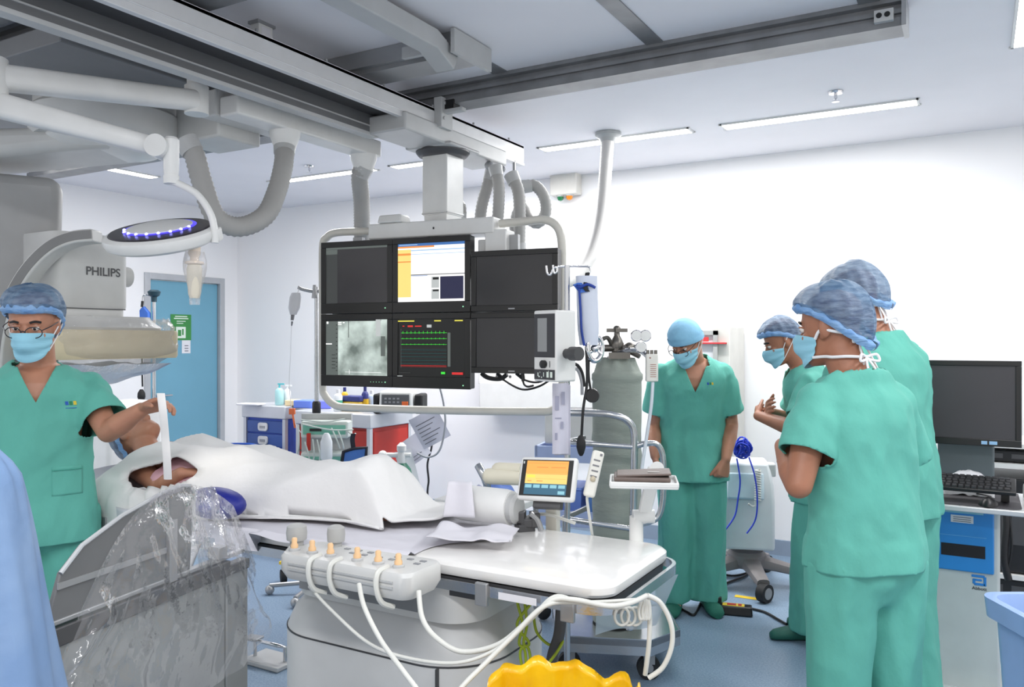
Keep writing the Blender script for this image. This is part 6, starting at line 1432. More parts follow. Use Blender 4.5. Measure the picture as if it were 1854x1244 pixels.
# ---- mobile machine with the blue cable coil
mc0 = W(1352, 1000, 5.18); mc0 = V((mc0.x, mc0.y, 0)); Rm3 = rot(18)
mm = thing('mobile_machine', 'tall pale grey mobile machine on five casters by the back wall', 'medical device', mc0)
def mz(y): return H - (y - CY) / FP * 5.18
mg = mat('machine_grey', (210, 214, 217), .4)
b = MB(); b.loft([[mc0 + Rm3 @ V((a * w, c * d, z)) for a, c in ((-1, -1), (1, -1), (1, 1), (-1, 1))] for z, w, d in ((mz(985), .155, .17), (mz(900), .155, .17), (mz(870), .15, .16), (mz(832), .125, .13))]); obj('body', b, mg, mm, bevel=.02)
b = MB().box(mc0 + Rm3 @ V((-.02, -.17, mz(872))), (.22, .02, .16), Rm3 @ Matrix.Rotation(rv(-14), 3, 'X')); obj('front_panel', b, mat('panel_pale', (186, 204, 214), .4), mm, bevel=.01)
b = MB().box(mc0 + Rm3 @ V((.14, -.08, mz(845))), (.05, .10, .08), Rm3); obj('side_grip', b, grey_plastic, mm, bevel=.01)
bsm = mat('base_taupe', (128, 122, 122), .5); b = MB()
for k in range(5):
    a = rv(72 * k - 60); tip = mc0 + V((math.cos(a) * .34, math.sin(a) * .34, .105)); mid = mc0 + V((0, 0, .17)); t = (tip - mid).normalized(); u = t.cross(UP).normalized(); w = u.cross(t)
    b.loft([b.ring(p, u, w, r, r * .7, 12, 3) for p, r in ((mid, .07), (mid.lerp(tip, .5), .05), (tip, .038))])
b.lathe(mc0, ((.10, .12), (.12, .15), (.12, .2), (.10, .22))); obj('base', b, bsm, mm)
for k in range(5):
    a = rv(72 * k - 60); c = mc0 + V((math.cos(a) * .36, math.sin(a) * .36, .056)); dd = V((CS, SN, 0)) * .6 + V((SN, -CS, 0)) * .8; dd.normalize()
    b = MB().cyl(c - dd * .026, c + dd * .026, .055, .055, 24); cs = obj('caster_wheel', b, black_rub, mm); b = MB().cyl(c - dd * .029, c + dd * .029, .034, .034, 20); obj('hub_cap', b, mat('hub_grey', (150, 150, 152), .5), cs)
b = MB(); pts = []
for k in range(13): pts += [W(1372 - (k % 2) * 14, 852 + 3.2 * k, 4.98 + .03 * ((k // 1) % 2))]
for k in range(90):
    pass
hx = [W(1372 + 5 * math.cos(k * .9), 850 + .62 * k, 4.97 + .018 * math.sin(k * .9)) for k in range(95)]
b.tube(hx, .0055, 6, None, 0); b.tube([hx[-1], W(1368, 915, 4.97), W(1362, 917, 4.97), W(1355, 912, 4.97)], .0055, 6); obj('coiled_cord', b, cable_w, mm, smooth=80)
cb = MB(); random.seed(4); cc_ = W(1344, 811, 5.02); pts = []
for k in range(150):
    th = k * .62; tilt = k * .37; r = .042 + .018 * math.sin(k * .9)
    p = V((math.cos(th) * r, math.sin(th) * r * .9, 0)); p = Matrix.Rotation(tilt, 3, 'Y') @ (Matrix.Rotation(tilt * .6 + .5, 3, 'X') @ p); pts.append(cc_ + V((p.x, p.y, p.z * 1.15)))
bc = thing('cable_coil', 'tangled bright blue cable coil hanging on the pale mobile machine', 'cable', cc_ - UP * .08); bcm = mat('cable_blue', (38, 62, 196), .45)
cb.tube(pts, .0052, 6, None, 3); obj('coil', cb, bcm, bc, smooth=80)
b = MB().tube([W(1334, 830, 4.96), W(1340, 870, 4.94), W(1336, 905, 4.93), W(1330, 935, 4.92), W(1310, 965, 4.90), W(1302, 985, 4.9)], .005, 6).tube([W(1356, 828, 4.96), W(1366, 860, 4.93), W(1371, 900, 4.92), W(1368, 940, 4.92), W(1352, 966, 4.92)], .005, 6); obj('loose_end', b, bcm, bc, smooth=80)
for k, (pts, lb) in enumerate((([(1366, 978), (1376, 992), (1378, 1010), (1366, 1028), (1330, 1042), (1300, 1036), (1285, 1028)], 'black floor cable in a loop beneath the mobile machine'), ([(1362, 1020), (1352, 1040), (1330, 1050), (1302, 1060), (1285, 1064)], 'black floor cable running towards the feet of the man with the skull cap'), ([(1362, 1102), (1385, 1108), (1410, 1122), (1424, 1130)], 'black cable running from the foot switch to the right'), ([(1296, 1094), (1288, 1080), (1272, 1086), (1258, 1112), (1244, 1108), (1230, 1100)], 'black cable running from the foot switch to the shoes'))):
    solo('floor_cable', lb, 'cable', MB().tube([(lambda q: V((q.x, q.y, .009 + (.09 if (k == 0 and i < 3) else 0))))(at_z(x, y, .01)) for i, (x, y) in enumerate(pts)], .007, 8), cable_k, 'black floor cables', smooth=80)
fs = at_z(1328, 1102, .03); fs.z = 0; ft_ = thing('foot_switch', 'black foot switch box with a yellow label on the floor', 'foot switch', fs); Rf = rot(14)
obj('housing', MB().box(fs + UP * .027, (.21, .085, .05), Rf, None, (.95, .8)), black, ft_, bevel=.008)
b = MB().box(fs + UP * .052 + Rf @ V((.0, -.0, 0)), (.12, .05, .003), Rf); obj('label', b, mat('label_yellow', (226, 196, 60), .5), ft_); b = MB().box(fs + UP * .0545 + Rf @ V((-.01, .0, 0)), (.05, .03, .002), Rf).box(fs + UP * .0545 + Rf @ V((.035, .0, 0)), (.02, .03, .002), Rf); obj('label_print', b, mat('label_red', (176, 40, 34), .5), ft_)
b = MB().box(fs + UP * .07 + Rf @ V((-.085, 0, 0)), (.04, .05, .05), Rf); obj('plug_socket', b, black, ft_, bevel=.006)
ty = mat('tape_yellow', (232, 196, 50), .6)
for x, y, w, lb in ((1355, 1082, .16, 'yellow floor tape mark behind the foot switch'), (1668, 1129, .12, 'yellow floor tape mark between the tall person and the workstation'), (1818, 1152, .14, 'yellow floor tape mark beside the pale blue bin'), ):
    q = at_z(x, y, .002); solo('floor_tape', lb, 'tape', MB().box(V((q.x, q.y, .0015)), (w, .045, .001), rot(3)), ty, 'yellow floor tape marks')
# ---- beige cabinet on the back wall
c0, c1 = at_y(1218, 620, 5.62), at_y(1320, 620, 5.62)
cab = thing('supply_cabinet', 'tall beige cabinet with a red stripe over its glass door by the wall', 'cabinet', ((c0.x + c1.x) / 2, 5.8, 0)); cbm = mat('cabinet_beige', (206, 204, 198), .5)
ctop = H - (592 - CY) / FP * 5.9
b = MB().span((c0.x, 5.64, 0), (c1.x, YB - .03, ctop)); obj('carcass', b, cbm, cab, bevel=.006)
xd = c0.x + (c1.x - c0.x) * .80
b = MB().span((c0.x + .02, 5.615, .75), (c0.x + .05, 5.637, ctop - .03)).span((xd - .03, 5.615, .75), (xd, 5.637, ctop - .03)).span((c0.x + .02, 5.615, ctop - .06), (xd, 5.637, ctop - .03)).span((c0.x + .02, 5.615, .75), (xd, 5.637, .79)); dr_ = obj('door', b, mat('cabinet_trim', (170, 170, 168), .4), cab)
b = MB().span((c0.x + .05, 5.63, .79), (xd - .03, 5.634, ctop - .06)); obj('pane', b, mat('cabinet_inside', (214, 214, 218), .2), dr_)
b = MB().span((c0.x + .02, 5.608, ctop - .105), (xd - .06, 5.614, ctop - .075)).span((c0.x + .02, 5.608, ctop - .122), (c1.x - .02, 5.638, ctop - .112)); obj('red_stripe', b, mat('stripe_red', (206, 56, 60), .5), cab)
b = MB().span((c0.x + .02, 5.615, .06), (xd, 5.637, .72)); obj('lower_door', b, cbm, cab, bevel=.004)
b = MB().span((c0.x + .12, 5.606, 1.30), (xd - .10, 5.6145, 1.46)); obj('paper_sheet', b, paper, cab)
# ---- black equipment rack at the edge
rk0 = W(1900, 1000, 4.3); rk0 = V((rk0.x, rk0.y, 0)); er = thing('equipment_rack', 'white open rack full of black computers at the picture edge', 'rack', rk0)
rx0, rx1, ry0, ry1 = rk0.x - .36, rk0.x + .5, rk0.y, rk0.y + .5
b = MB()
for y in (812, 850, 1060, 1108): b.span((rx0, ry0, H - (y - CY) / FP * 4.2 - .025), (rx1, ry1, H - (y - CY) / FP * 4.2))
for x in (rx0, rx1 - .03):
    b.span((x, ry1 - .03, 0), (x + .03, ry1, 1.0)); b.span((x + .02, ry0 + .02, 0), (x + .05, ry0 + .05, 1.0))
obj('frame', b, white_plastic, er)
def rz(y): return H - (y - CY) / FP * 4.2
for lb, za, zb2 in (('black computer tower on the middle level of the open rack', 1058, 880), ('flat black recorder on the low level of the open rack', 1106, 1072), ('flat black recorder on the top level of the open rack', 848, 826)):
    z0 = rz(za) + .001; z1 = rz(zb2); t = thing('computer', lb, 'computer', (rk0.x, ry0 + .2, z0), 'black computers on the rack'); obj('casing', MB().span((rx0 + .06, ry0 + .03, z0), (rx1 - .06, ry1 - .05, z1)), black, t, bevel=.008)
    b = MB()
    for k in range(4): b.span((rx0 + .09 + .1 * k, ry0 + .026, z0 + (z1 - z0) * .3), (rx0 + .15 + .1 * k, ry0 + .031, z0 + (z1 - z0) * .7))
    obj('front_vent', b, dark_metal, t)
solo('rack_cable', 'black cable bunch hanging in front of the open rack computers', 'cable', MB().tube([W(1818, 905, 4.22), W(1822, 950, 4.2), W(1818, 1010, 4.2), W(1826, 1050, 4.2)], .018, 8).tube([W(1826, 920, 4.2), W(1832, 985, 4.18), W(1824, 1040, 4.2)], .006, 6), cable_k, smooth=80)
# ---- pale blue bin at the corner
bn = W(1945, 1160, 2.35); bn = V((bn.x, bn.y, 0)); bi = thing('plastic_bin', 'pale blue plastic bin with a raised rim at the lower corner', 'bin', bn); bmn = mat('bin_blue', (150, 178, 226), .4, coat=.2)
zt = H - (1085 - CY) / FP * 2.5; Rb = rot(30)
def brr(z, w, d, r=.06): return [bn + Rb @ (V((p.x, p.y, 0))) + UP * z for p in rrect(-w, w, -d, d, 0, r, 6)]
b = MB().loft([brr(.02, .10, .16), brr(zt - .06, .13, .20), brr(zt - .06, .15, .22), brr(zt, .155, .225), brr(zt, .13, .20), brr(zt - .05, .12, .19), brr(.04, .09, .15)]); obj('bin_body', b, bmn, bi, smooth=50)
b = MB().loft([brr(zt - .10, .118, .185), brr(zt - .095, .118, .185)]); obj('contents', b, mat('bin_contents', (206, 200, 192), .8), bi)
b = MB()
for a, c in ((-.07, -.12), (.07, -.12), (.07, .12), (-.07, .12)): b.ball(bn + Rb @ V((a, c, .012)), .012, 8)
obj('foot', b, black_rub, bi)
# ---- stool with a white bag behind the tall person
st = W(1655, 1010, 4.1); st = V((st.x, st.y, 0)); so3 = thing('stool', 'grey wheeled stool half hidden between the tall person and the workstation', 'stool', st)
obj('seat', MB().lathe(st + UP * .50, ((.001, .0), (.14, .0), (.15, .015), (.15, .045), (.13, .055), (.001, .06)), n=28), grey_plastic, so3)
obj('column', MB().cyl(st + UP * .10, st + UP * .50, .022, .022, 14), chrome, so3); b = MB()
for k in range(5): a = rv(72 * k + 10); b.tube([st + UP * .10, st + V((math.cos(a) * .2, math.sin(a) * .2, .08))], .016, 8, None, 0)
obj('base', b, dark_metal, so3)
for k in range(5): a = rv(72 * k + 10); obj('caster_wheel', MB().ball(st + V((math.cos(a) * .2, math.sin(a) * .2, .034)), (.022, .034, .034), 12), black_rub, so3)
def wb(i, j):
    a = 2 * math.pi * i; z = .565 + .20 * j; r = (.09 - .05 * j) * (1 + .15 * math.sin(a * 4 + j * 3)); return st + V((math.cos(a) * r, math.sin(a) * r, z))
solo('plastic_sack', 'white plastic sack resting on the wheeled stool', 'sack', MB().grid(wb, 30, 10), mat('sack_white', (214, 216, 220), .4, bump=.3, bscale=20), smooth=180)
# ================================================================ left background
def cart_unit(name, label, x0, x1, y0, y1, zt, body, drawer_c, handles, n, side, sidepanel=None):
    t = thing(name, label, 'medical cart', ((x0 + x1) / 2, (y0 + y1) / 2, 0)); al = mat('cart_silver', (206, 208, 214), .35, .3)
    obj('carcass', MB().span((x0, y0 + .02, .14), (x1 - .0, y1, zt - .10)), body, t, bevel=.006)
    obj('top', MB().span((x0 - .015, y0 - .015, zt - .10), (x1 + .015, y1 + .015, zt)), al, t, bevel=.008)
    for x in (x0 - .004, x1 - .026):
        for y in (y0 - .004, y1 - .026): obj('corner_post', MB().span((x, y, .12), (x + .03, y + .03, zt - .10)), al, t)
    zh = (zt - .12 - .18) / n
    for k in range(n):
        za = zt - .115 - zh * (k + 1); d = obj('drawer', MB().span((x0 + .03, y0 + .002, za + .006), (x1 - .03, y0 + .022, za + zh - .006)), drawer_c, t, bevel=.004)
        if handles:
            hx = (x0 + x1) / 2 - .01; obj('handle', MB().loft([rrect(hx - .05, hx + .05, -.03, .03, 0, .02, 4)][:1] and [[V((p.x, y0 - o, za + zh * .5 + p.y)) for p in rrect(hx - .05, hx + .05, -.032, .032, 0, .02, 4)] for o in (0, .012)]), white_plastic, d); obj('handle_slot', MB().span((hx - .03, y0 - .014, za + zh * .5 - .012), (hx + .03, y0 - .011, za + zh * .5 + .008)), grey_metal, d)
    if sidepanel: obj('side_panel', MB().span((x1 - .004, y0 + .04, .2), (x1 + .004, y1 - .04, zt - .13)), sidepanel, t, bevel=.003)
    for x in (x0 + .06, x1 - .06):
        for y in (y0 + .06, y1 - .06): obj('caster_wheel', MB().cyl((x - .015, y, .055), (x + .015, y, .055), .055, .055, 18).cyl((x, y, .1), (x, y, .14), .015, .015, 8), black_rub, t)
    return t
bdr = mat('drawer_blue', (62, 92, 160), .45); bdk = mat('cart_blue', (58, 92, 196), .45); rdr = mat('drawer_red', (190, 46, 36), .45)
cart_unit('drawer_cart', 'blue medical drawer cart with white handles near the door', -5.11, -4.66, 4.60, 5.0, 1.04, bdk, bdr, True, 7, None, bdk)
cart_unit('drawer_cart', 'red emergency drawer cart with silver top beside the blue cart', -4.42, -3.72, 4.48, 4.95, 1.03, mat('cart_red', (176, 40, 32), .45), rdr, False, 4, None, rdr)
zc = 1.042
def bottle(x, px, d, h, r, label, body, cap, name='bottle', group='bottles on the carts', pump=False, zb=None, band=None):
    q = W(px, 700, d); q = V((q.x, q.y, zb or zc)); t = thing(name, label, 'bottle', q, group)
    obj('bottle_body', MB().lathe(q, ((r * .9, 0), (r, .008), (r, h * .68), (r * .75, h * .76), (r * .4, h * .82)), n=18), body, t)
    if band: obj('bottle_label', MB().lathe(q, ((r * 1.01, h * .2), (r * 1.01, h * .5)), n=18), band, t)
    if pump: obj('pump', MB().cyl(q + UP * h * .8, q + UP * h, r * .25, r * .2, 10).box(q + UP * h + rt_ * .012, (.05, .014, .012), rot(30)), cap, t)
    else: obj('cap', MB().lathe(q, ((r * .45, h * .8), (r * .45, h), (r * .1, h)), n=14), cap, t)
teal_b = mat('bottle_teal', (170, 216, 220), .3); wcap = mat('cap_white', (236, 236, 238), .4); clear_b = mat('bottle_clear', (224, 228, 232), .25); yel_b = mat('bottle_yellow', (226, 180, 40), .4); nav = mat('bottle_navy', (44, 52, 120), .4); grn_b = mat('label_green', (80, 170, 140), .5)
bottle(0, 506, 6.45, .165, .034, 'pale teal pump bottle standing on the blue cart', teal_b, mat('pump_teal', (90, 190, 200), .4), pump=True)
bottle(0, 520, 6.5, .15, .028, 'white pump bottle next to the teal one on the blue cart', clear_b, wcap, pump=True)
bottle(0, 612, 6.0, .16, .034, 'white bottle with a green band on the red cart', clear_b, wcap, band=grn_b, zb=1.032)
bottle(0, 624, 6.08, .17, .026, 'slim yellow and navy bottle beside the green banded one', yel_b, nav, band=nav, zb=1.032)
bottle(0, 661, 6.0, .18, .026, 'tall navy bottle with a yellow foot on the red cart', nav, nav, band=yel_b, zb=1.032)
bottle(0, 673, 6.05, .15, .03, 'clear bottle next to the tall navy bottle', mat('bottle_ice', (190, 206, 232), .25), wcap, zb=1.032)
for k, (px, d, sz3, col, lb) in enumerate(((642, 6.02, (.16, .10, .07), (222, 182, 70), 'yellow carton on the red cart top'), (555, 6.3, (.16, .12, .06), (110, 140, 236), 'bright blue tray of supplies behind the steel pole'), (536, 6.4, (.14, .12, .045), (236, 214, 170), 'cream carton of supplies on the blue cart'), (588, 6.25, (.10, .10, .06), (120, 130, 240), 'violet blue pack on the red cart'))):
    q = W(px, 700, d); zq = 1.032 if px > 540 else 1.042; t = solo('supply_box', lb, 'box', MB().box(V((q.x, q.y, zq + sz3[2] / 2)), sz3, rot(12 * k)), mat('supply_%d' % k, col, .5), 'boxes on the carts', bevel=.008)
q = W(642, 700, 6.02); solo('supply_box', 'navy box stacked on the yellow carton', 'box', MB().box(V((q.x, q.y, 1.032 + .07 + .022)), (.17, .10, .04), rot(0)), nav, 'boxes on the carts', bevel=.008)
q = W(455, 730, 6.45); solo('paper_towel', 'folded white paper lying on the blue cart edge', 'paper', MB().box(V((q.x, q.y, 1.0485)), (.2, .12, .012), rot(10)), paper, bevel=.003)
# defibrillator
dq_ = W(722, 735, 5.85); dq_ = V((dq_.x, dq_.y, 1.031)); df = thing('defibrillator', 'white and grey defibrillator with an orange key on the red cart', 'defibrillator', dq_); Rz = rot(24)
obj('casing', MB().box(dq_ + UP * .085, (.25, .2, .16), Rz, None, (.95, .9)), white_plastic, df, bevel=.02)
obj('front_panel', MB().box(dq_ + UP * .095 + Rz @ V((0, -.098, 0)), (.20, .01, .09), Rz), mat('defib_grey', (96, 98, 100), .5), df, bevel=.004)
obj('orange_key', MB().box(dq_ + UP * .075 + Rz @ V((.07, -.105, 0)), (.045, .006, .03), Rz), mat('key_orange', (236, 110, 50), .5), df, bevel=.002)
b = MB()
for k in range(8): b.box(dq_ + UP * (.085 + .025 * (k // 4)) + Rz @ V((-.07 + .03 * (k % 4), -.105, 0)), (.016, .005, .012), Rz)
obj('key', b, mat('key_pale', (160, 160, 164), .5), df)
for a_, w_ in ((.16, .06), (-.15, .04)): obj('side_pouch', MB().box(dq_ + UP * .07 + Rz @ V((a_, .01, 0)), (w_, .18, .14), Rz), black_rub, df, bevel=.015)
# papers on the side of the red cart
hp0 = W(758, 790, 5.55)
def pap(cx, cy, w, h, rz_, d, name, label, m_=paper, lines=6):
    R = Matrix.Rotation(rv(rz_), 3, V((-SN, CS, 0))); c = W(cx, cy, d); X, Z = R @ V((CS, SN, 0)), R @ UP
    t = thing(name, label, 'paper', c, 'papers hanging by the red cart'); b = MB().grid(lambda i, j: c + X * (w * (i - .5)) + Z * (h * (j - .5)) - V((-SN, CS, 0)) * (.01 * math.sin(i * 4 + j)), 10, 8); obj('sheet', b, m_, t, smooth=180)
    b = MB(); o = c - X * w / 2 - Z * h / 2 + V((SN, -CS, 0)) * .014
    for k in range(lines): b.quad(o, X * w, Z * h, (.12, .12 + .12 * k, .12 + .7 * (.6 + .4 * ((k * 7) % 3) / 2), .145 + .12 * k), ink, 0)
    obj('print', b, None, t, smooth=0, recalc=False)
pap(778, 775, .20, .22, -28, 5.4, 'paper_sheet', 'printed sheets hanging tilted off the red cart side', mat('sheet_grey', (206, 206, 220), .7))
pap(752, 812, .14, .17, -35, 5.45, 'paper_sheet', 'crumpled clear sleeve of papers below the tilted printed sheets', mat('sleeve', (214, 214, 224), .4), 2)
pap(738, 850, .11, .26, -14, 5.35, 'paper_sheet', 'long white paper hanging down beside the green cylinder', paper, 2)
cable('grey tube looping in front of the hanging papers', [W(796, 700, 5.3), W(803, 730, 5.3), W(806, 770, 5.3), W(796, 815, 5.3), W(775, 828, 5.3), W(755, 820, 5.3)], .007, mat('tube_grey', (170, 172, 178), .5), 'cords by the red cart')
cable('dark cord hanging down the back wall behind the table', [at_y(782, 795, 5.9), at_y(781, 812, 5.9), at_y(774, 840, 5.9), at_y(776, 870, 5.9), at_y(774, 893, 5.9), at_y(775, 960, 5.95), at_y(774, 1000, 6.0)], .009, cable_k, 'cords by the red cart')
# green gas cylinder with white valve, and blue pressure cuff
gc = W(727, 850, 5.2); gc = V((gc.x, gc.y, 0)); gcy = thing('oxygen_cylinder', 'small green gas cylinder with a white valve beside the red cart', 'gas cylinder', gc)
obj('bottle_body', MB().lathe(gc, ((.07, 0), (.075, .02), (.075, .66), (.06, .73), (.03, .77)), n=24), mat('cylinder_green', (24, 110, 84), .4), gcy)
obj('valve', MB().lathe(gc, ((.028, .77), (.03, .80), (.022, .84), (.03, .85), (.03, .88), (.01, .90)), n=16).cyl(gc + UP * .82 - rt_ * .12, gc + UP * .82 + rt_ * .06, .016, .016, 10).ball(gc + UP * .82 - rt_ * .12, .03, 10), white_plastic, gcy)
obj('stand', MB().lathe(gc, ((.12, 0), (.12, .015), (.08, .02)), n=24), dark_metal, gcy)
# infusion rack on its pole
ip = W(573, 800, 5.0); ip = V((ip.x, ip.y, 0)); ivp = thing('drip_stand', 'tall steel drip stand with a top bar beside the monitors', 'drip stand', ip)
ztop = H + (617 - 520) / FP * 5.0
obj('pole_tube', MB().cyl(ip + UP * .06, ip + UP * ztop, .015, .013, 14), steel, ivp)
obj('clamp', MB().lathe(ip + UP * (H - (750 - CY) / FP * 5), ((.02, 0), (.026, .01), (.026, .07), (.02, .08)), n=14), black, ivp)
obj('top_bar', MB().tube([W(541, 524, 5.0), W(543, 519, 5.0), W(545, 523, 5.0), W(570, 528, 5.0), W(600, 526, 5.0)], .011, 8, None, 3).cyl(W(570, 540, 5.0), W(570, 516, 5.0), .02, .012, 10), grey_metal, ivp, smooth=80)
b = MB()
for k in range(5): a = rv(72 * k); b.tube([ip + UP * .07, ip + V((math.cos(a) * .28, math.sin(a) * .28, .055))], .014, 8, None, 0); b.ball(ip + V((math.cos(a) * .28, math.sin(a) * .28, .03)), .029, 10)
obj('base', b, grey_metal, ivp)
ib = thing('drip_bag', 'clear drip bag with grey fluid hanging from the drip stand bar', 'drip bag', W(534, 590, 5.0))
def dbag(i, j):
    a = 2 * math.pi * i; y = 530 + 40 * j; c = W(536 - 5 * j, y, 5.0); r = .036 * (1 - .5 * max(0, j - .7) / .3 * .9) * (.75 + .25 * min(1, j * 5)); return c + rt_ * (r * math.cos(a)) + fw * (.014 * math.sin(a))
obj('bag_body', MB().grid(dbag, 20, 10), mat('drip_fluid', (216, 216, 220), .2), ib, smooth=180)
obj('drip_chamber', MB().cyl(W(530, 570, 5.0), W(529, 580, 5.0), .012, .010, 10).cyl(W(529, 582, 5.0), W(528, 590, 5.0), .007, .004, 10), mat('chamber_dark', (120, 120, 124), .3), ib)
obj('bag_loop', MB().tube([W(542, 522, 5.0), W(540, 527, 5.0), W(538, 532, 5.0)], .003, 6), wcap, ib); obj('drip_line', MB().tube([W(528, 590, 5.0), W(526, 640, 5.0), W(524, 700, 5.0), W(532, 760, 4.95), W(550, 790, 4.9)], .0022, 6), mat('line_clear', (226, 226, 230), .3), ib)
rkx = W(590, 800, 4.85); rkz = lambda y: H - (y - CY) / FP * 4.85
ir = thing('infusion_rack', 'rack of white and green infusion pumps hung with tubes on the drip stand', 'infusion pump', W(590, 840, 4.85)); mint = mat('pump_green', (120, 186, 164), .5)
Ri = Matrix((rt_, fw, UP)).transposed()
for y, h_ in ((772, .10), (828, .10)):
    c = W(592, y + 4, 4.85); pm_ = obj('pump_body', MB().box(c, (.28, .14, h_), Ri), mat('pump_pale', (212, 220, 214), .4), ir, bevel=.012); obj('pump_front', MB().box(c - fw * .071, (.25, .004, h_ * .55), Ri), mint, pm_); obj('pump_display', MB().box(c - fw * .0745 - rt_ * .05, (.07, .003, .016), Ri), black, pm_)
b = MB()
for k, (x0, y0, x1, y1) in enumerate(((545, 760, 625, 758), (548, 768, 640, 778), (540, 770, 536, 830), (552, 800, 560, 838), (566, 795, 566, 838), (574, 796, 578, 838), (600, 775, 615, 812), (612, 780, 622, 812), (625, 778, 644, 785))): b.tube([W(x0, y0, 4.74), W((x0 + x1) / 2 + 3, (y0 + y1) / 2 + 5, 4.72), W(x1, y1, 4.74)], .0045, 6)
obj('tube', b, mat('tube_pale', (206, 214, 208), .3), ir, smooth=80)
b = MB().box(W(592, 800, 4.9), (.30, .03, .34), Ri); obj('rack_plate', b, grey_plastic, ir)
obj('red_grip', MB().box(W(559, 800, 4.76), (.02, .02, .10), Ri), red_m, ir)
fb = thing('fluid_bottle', 'clear fluid bottle hanging in front of the infusion pumps', 'bottle', W(590, 835, 4.62)); q = W(591, 832, 4.62); obj('bottle_body', MB().lathe(q, ((.03, 0), (.034, .01), (.034, .10), (.02, .14), (.012, .15)), n=18), clear_b, fb); obj('cap', MB().cyl(q - UP * .03, q, .016, .018, 12), black, fb)
solo('orange_tag', 'orange plastic clip standing on the infusion rack', 'clip', MB().box(W(529, 745, 4.9), (.035, .02, .035), Ri).cyl(W(530, 750, 4.9), W(534, 775, 4.9), .006, .006, 8), mat('clip_orange', (240, 120, 70), .5), bevel=.004)
cf = thing('pressure_cuff', 'blue pressure bag with black border hanging from the infusion rack', 'pressure bag', W(642, 845, 4.7)); P_ = [W(618, 845, 4.7), W(622, 818, 4.7), W(640, 812, 4.7), W(664, 810, 4.7), W(662, 838, 4.7), W(655, 860, 4.7), (W(622, 862, 4.7))]
obj('bag_body', MB().prism(P_, fw * .03), mat('cuff_blue', (72, 120, 196), .6, bump=.2), cf, bevel=.006); b = MB().tube([p - fw * .004 for p in P_] + [P_[0] - fw * .004], .010, 8, None, 0); b.tube([W(640, 812, 4.7), W(638, 796, 4.7), W(640, 785, 4.7)], .014, 8, None, 4, flat=tuple(rt_)); obj('border', b, mat('border_navy', (22, 24, 40), .6), cf)
# ---- things round the door: slim pole with a pump, blue bag, bulb, white housing
dp2 = W(279, 800, 6.4); dp2 = V((dp2.x, dp2.y, 0)); dpl = thing('drip_stand', 'thin steel drip stand with a dark clamp before the blue door', 'drip stand', dp2)
zt2 = H + (617 - 533) / FP * 6.4
obj('pole_tube', MB().cyl(dp2 + UP * .05, dp2 + UP * zt2, .014, .013, 12), steel, dpl); obj('clamp', MB().lathe(dp2 + UP * (zt2 - .04), ((.02, -.02), (.022, .02), (.04, .03), (.05, .06), (.03, .075)), n=14), mat('clamp_teal', (26, 60, 74), .5), dpl)
b = MB()
for k in range(5): a = rv(72 * k); b.tube([dp2 + UP * .06, dp2 + V((math.cos(a) * .25, math.sin(a) * .25, .05))], .013, 8, None, 0); b.ball(dp2 + V((math.cos(a) * .25, math.sin(a) * .25, .027)), .026, 10)
obj('base', b, grey_metal, dpl)
b = MB().tube([dp2 + UP * (zt2 - .02), W(262, 534, 6.4), W(258, 540, 6.4), W(258, 550, 6.4)], .005, 6); obj('hook', b, steel, dpl)
pb2 = thing('pressure_bag', 'small blue pressure bag hanging on the thin drip stand before the door', 'pressure bag', W(261, 580, 6.4)); b = MB().prism([W(252, 562, 6.36), W(258, 554, 6.36), (W(268, 566, 6.36)), W(269, 590, 6.36), W(253, 590, 6.36)], fw * .05); obj('bag_body', b, mat('flap_blue', (60, 110, 200), .6), pb2, bevel=.005); obj('strap', MB().tube([W(258, 545, 6.36), W(257, 556, 6.36)], .01, 8, None, 0), black_rub, pb2)
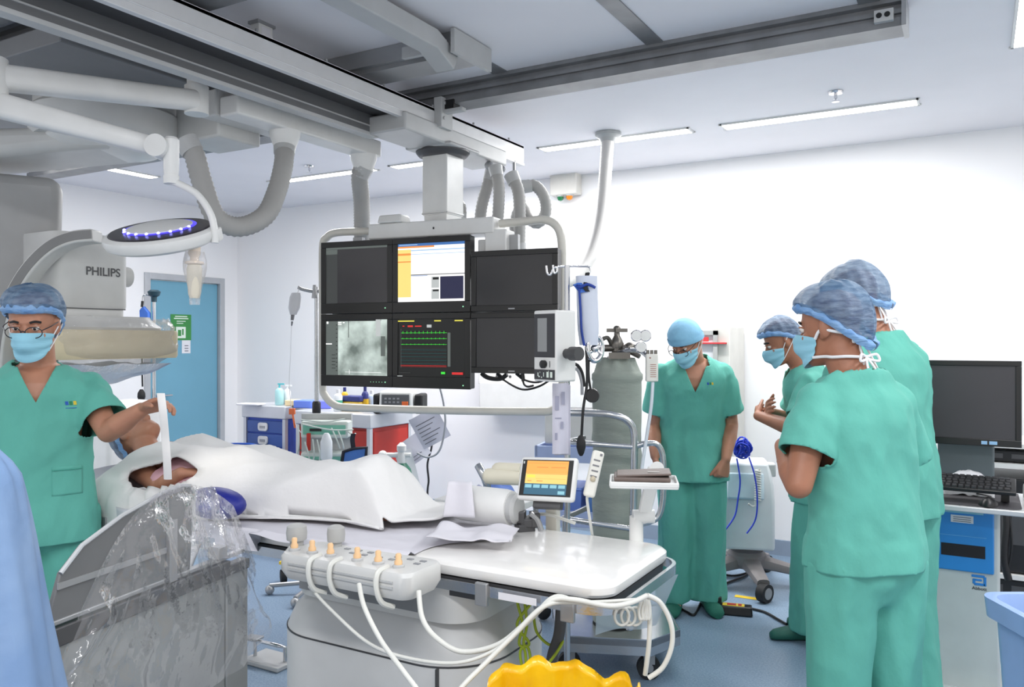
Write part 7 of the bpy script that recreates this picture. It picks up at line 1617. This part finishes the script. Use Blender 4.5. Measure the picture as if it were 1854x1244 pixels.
obj('rubber_hose', MB().tube([W(258, 590, 6.36), W(257, 650, 6.36), W(258, 700, 6.36)], .007, 6), black_rub, pb2); obj('hand_bulb', MB().lathe(W(256, 705, 6.36), ((.012, 0), (.028, -.03), (.03, -.06), (.02, -.09), (.008, -.10)), n=16), black_rub, pb2)
bx = W(222, 800, 5.6); wh = thing('generator_cabinet', 'white equipment housing standing behind the outstretched arm', 'cabinet', V((bx.x, bx.y, 0))); b = MB().box(V((bx.x, bx.y, .55)), (.30, .42, 1.1), rot(0)); obj('housing', b, white_plastic, wh, bevel=.03); b = MB().box(V((bx.x, bx.y, 1.09)), (.26, .38, .10), rot(0), None, (.8, .8)); obj('top_cover', b, white_plastic, wh, bevel=.03)
q = W(418, 800, 6.2); solo('waste_tub', 'blue plastic tub half hidden beside the blue cart', 'tub', MB().lathe(V((q.x, q.y, 0)), ((.15, 0), (.16, .02), (.18, .72), (.19, .75), (.16, .75), (.14, .03), (.001, .03)), n=28), mat('tub_blue', (30, 86, 186), .45))
# ---- floor items seen between shield and pedestal
pd = at_z(486, 1195, .02); pd.z = 0; fp = thing('foot_pedal', 'steel foot pedal guard on the floor left of the pedestal', 'foot pedal', pd); b = MB().tube([pd + V((-.09, 0, .0)), pd + V((-.09, 0, .10)), pd + V((.06, 0, .10)), pd + V((.09, .02, .09)), pd + V((.09, .02, 0))], .010, 8, None, 0); obj('guard', b, steel, fp, smooth=80); obj('pedal_plate', MB().box(pd + V((-.10, 0, .108)), (.08, .06, .012), rot(10)), grey_metal, fp, bevel=.003); obj('base', MB().box(pd + V((0, .02, .012)), (.24, .16, .022), rot(0)), grey_plastic, fp, bevel=.005)
wp = at_z(512, 1040, .05); wp.z = 0; bk2 = thing('rolling_base', 'black caster foot of a stand with a yellow tag left of the console', 'stand base', wp); obj('foot_arm', MB().tube([wp + V((0, 0, .09)), wp + V((.24, .14, .12)), wp + V((.5, .3, .12))], .022, 10, None, 0), black, bk2); obj('caster_wheel', MB().cyl(wp + V((-.01, -.01, .04)), wp + V((.012, .02, .04)), .04, .04, 18), black_rub, bk2); obj('yellow_tag', MB().box(wp + V((0, 0, .125)), (.04, .03, .02), rot(20)), ty, bk2, bevel=.003)
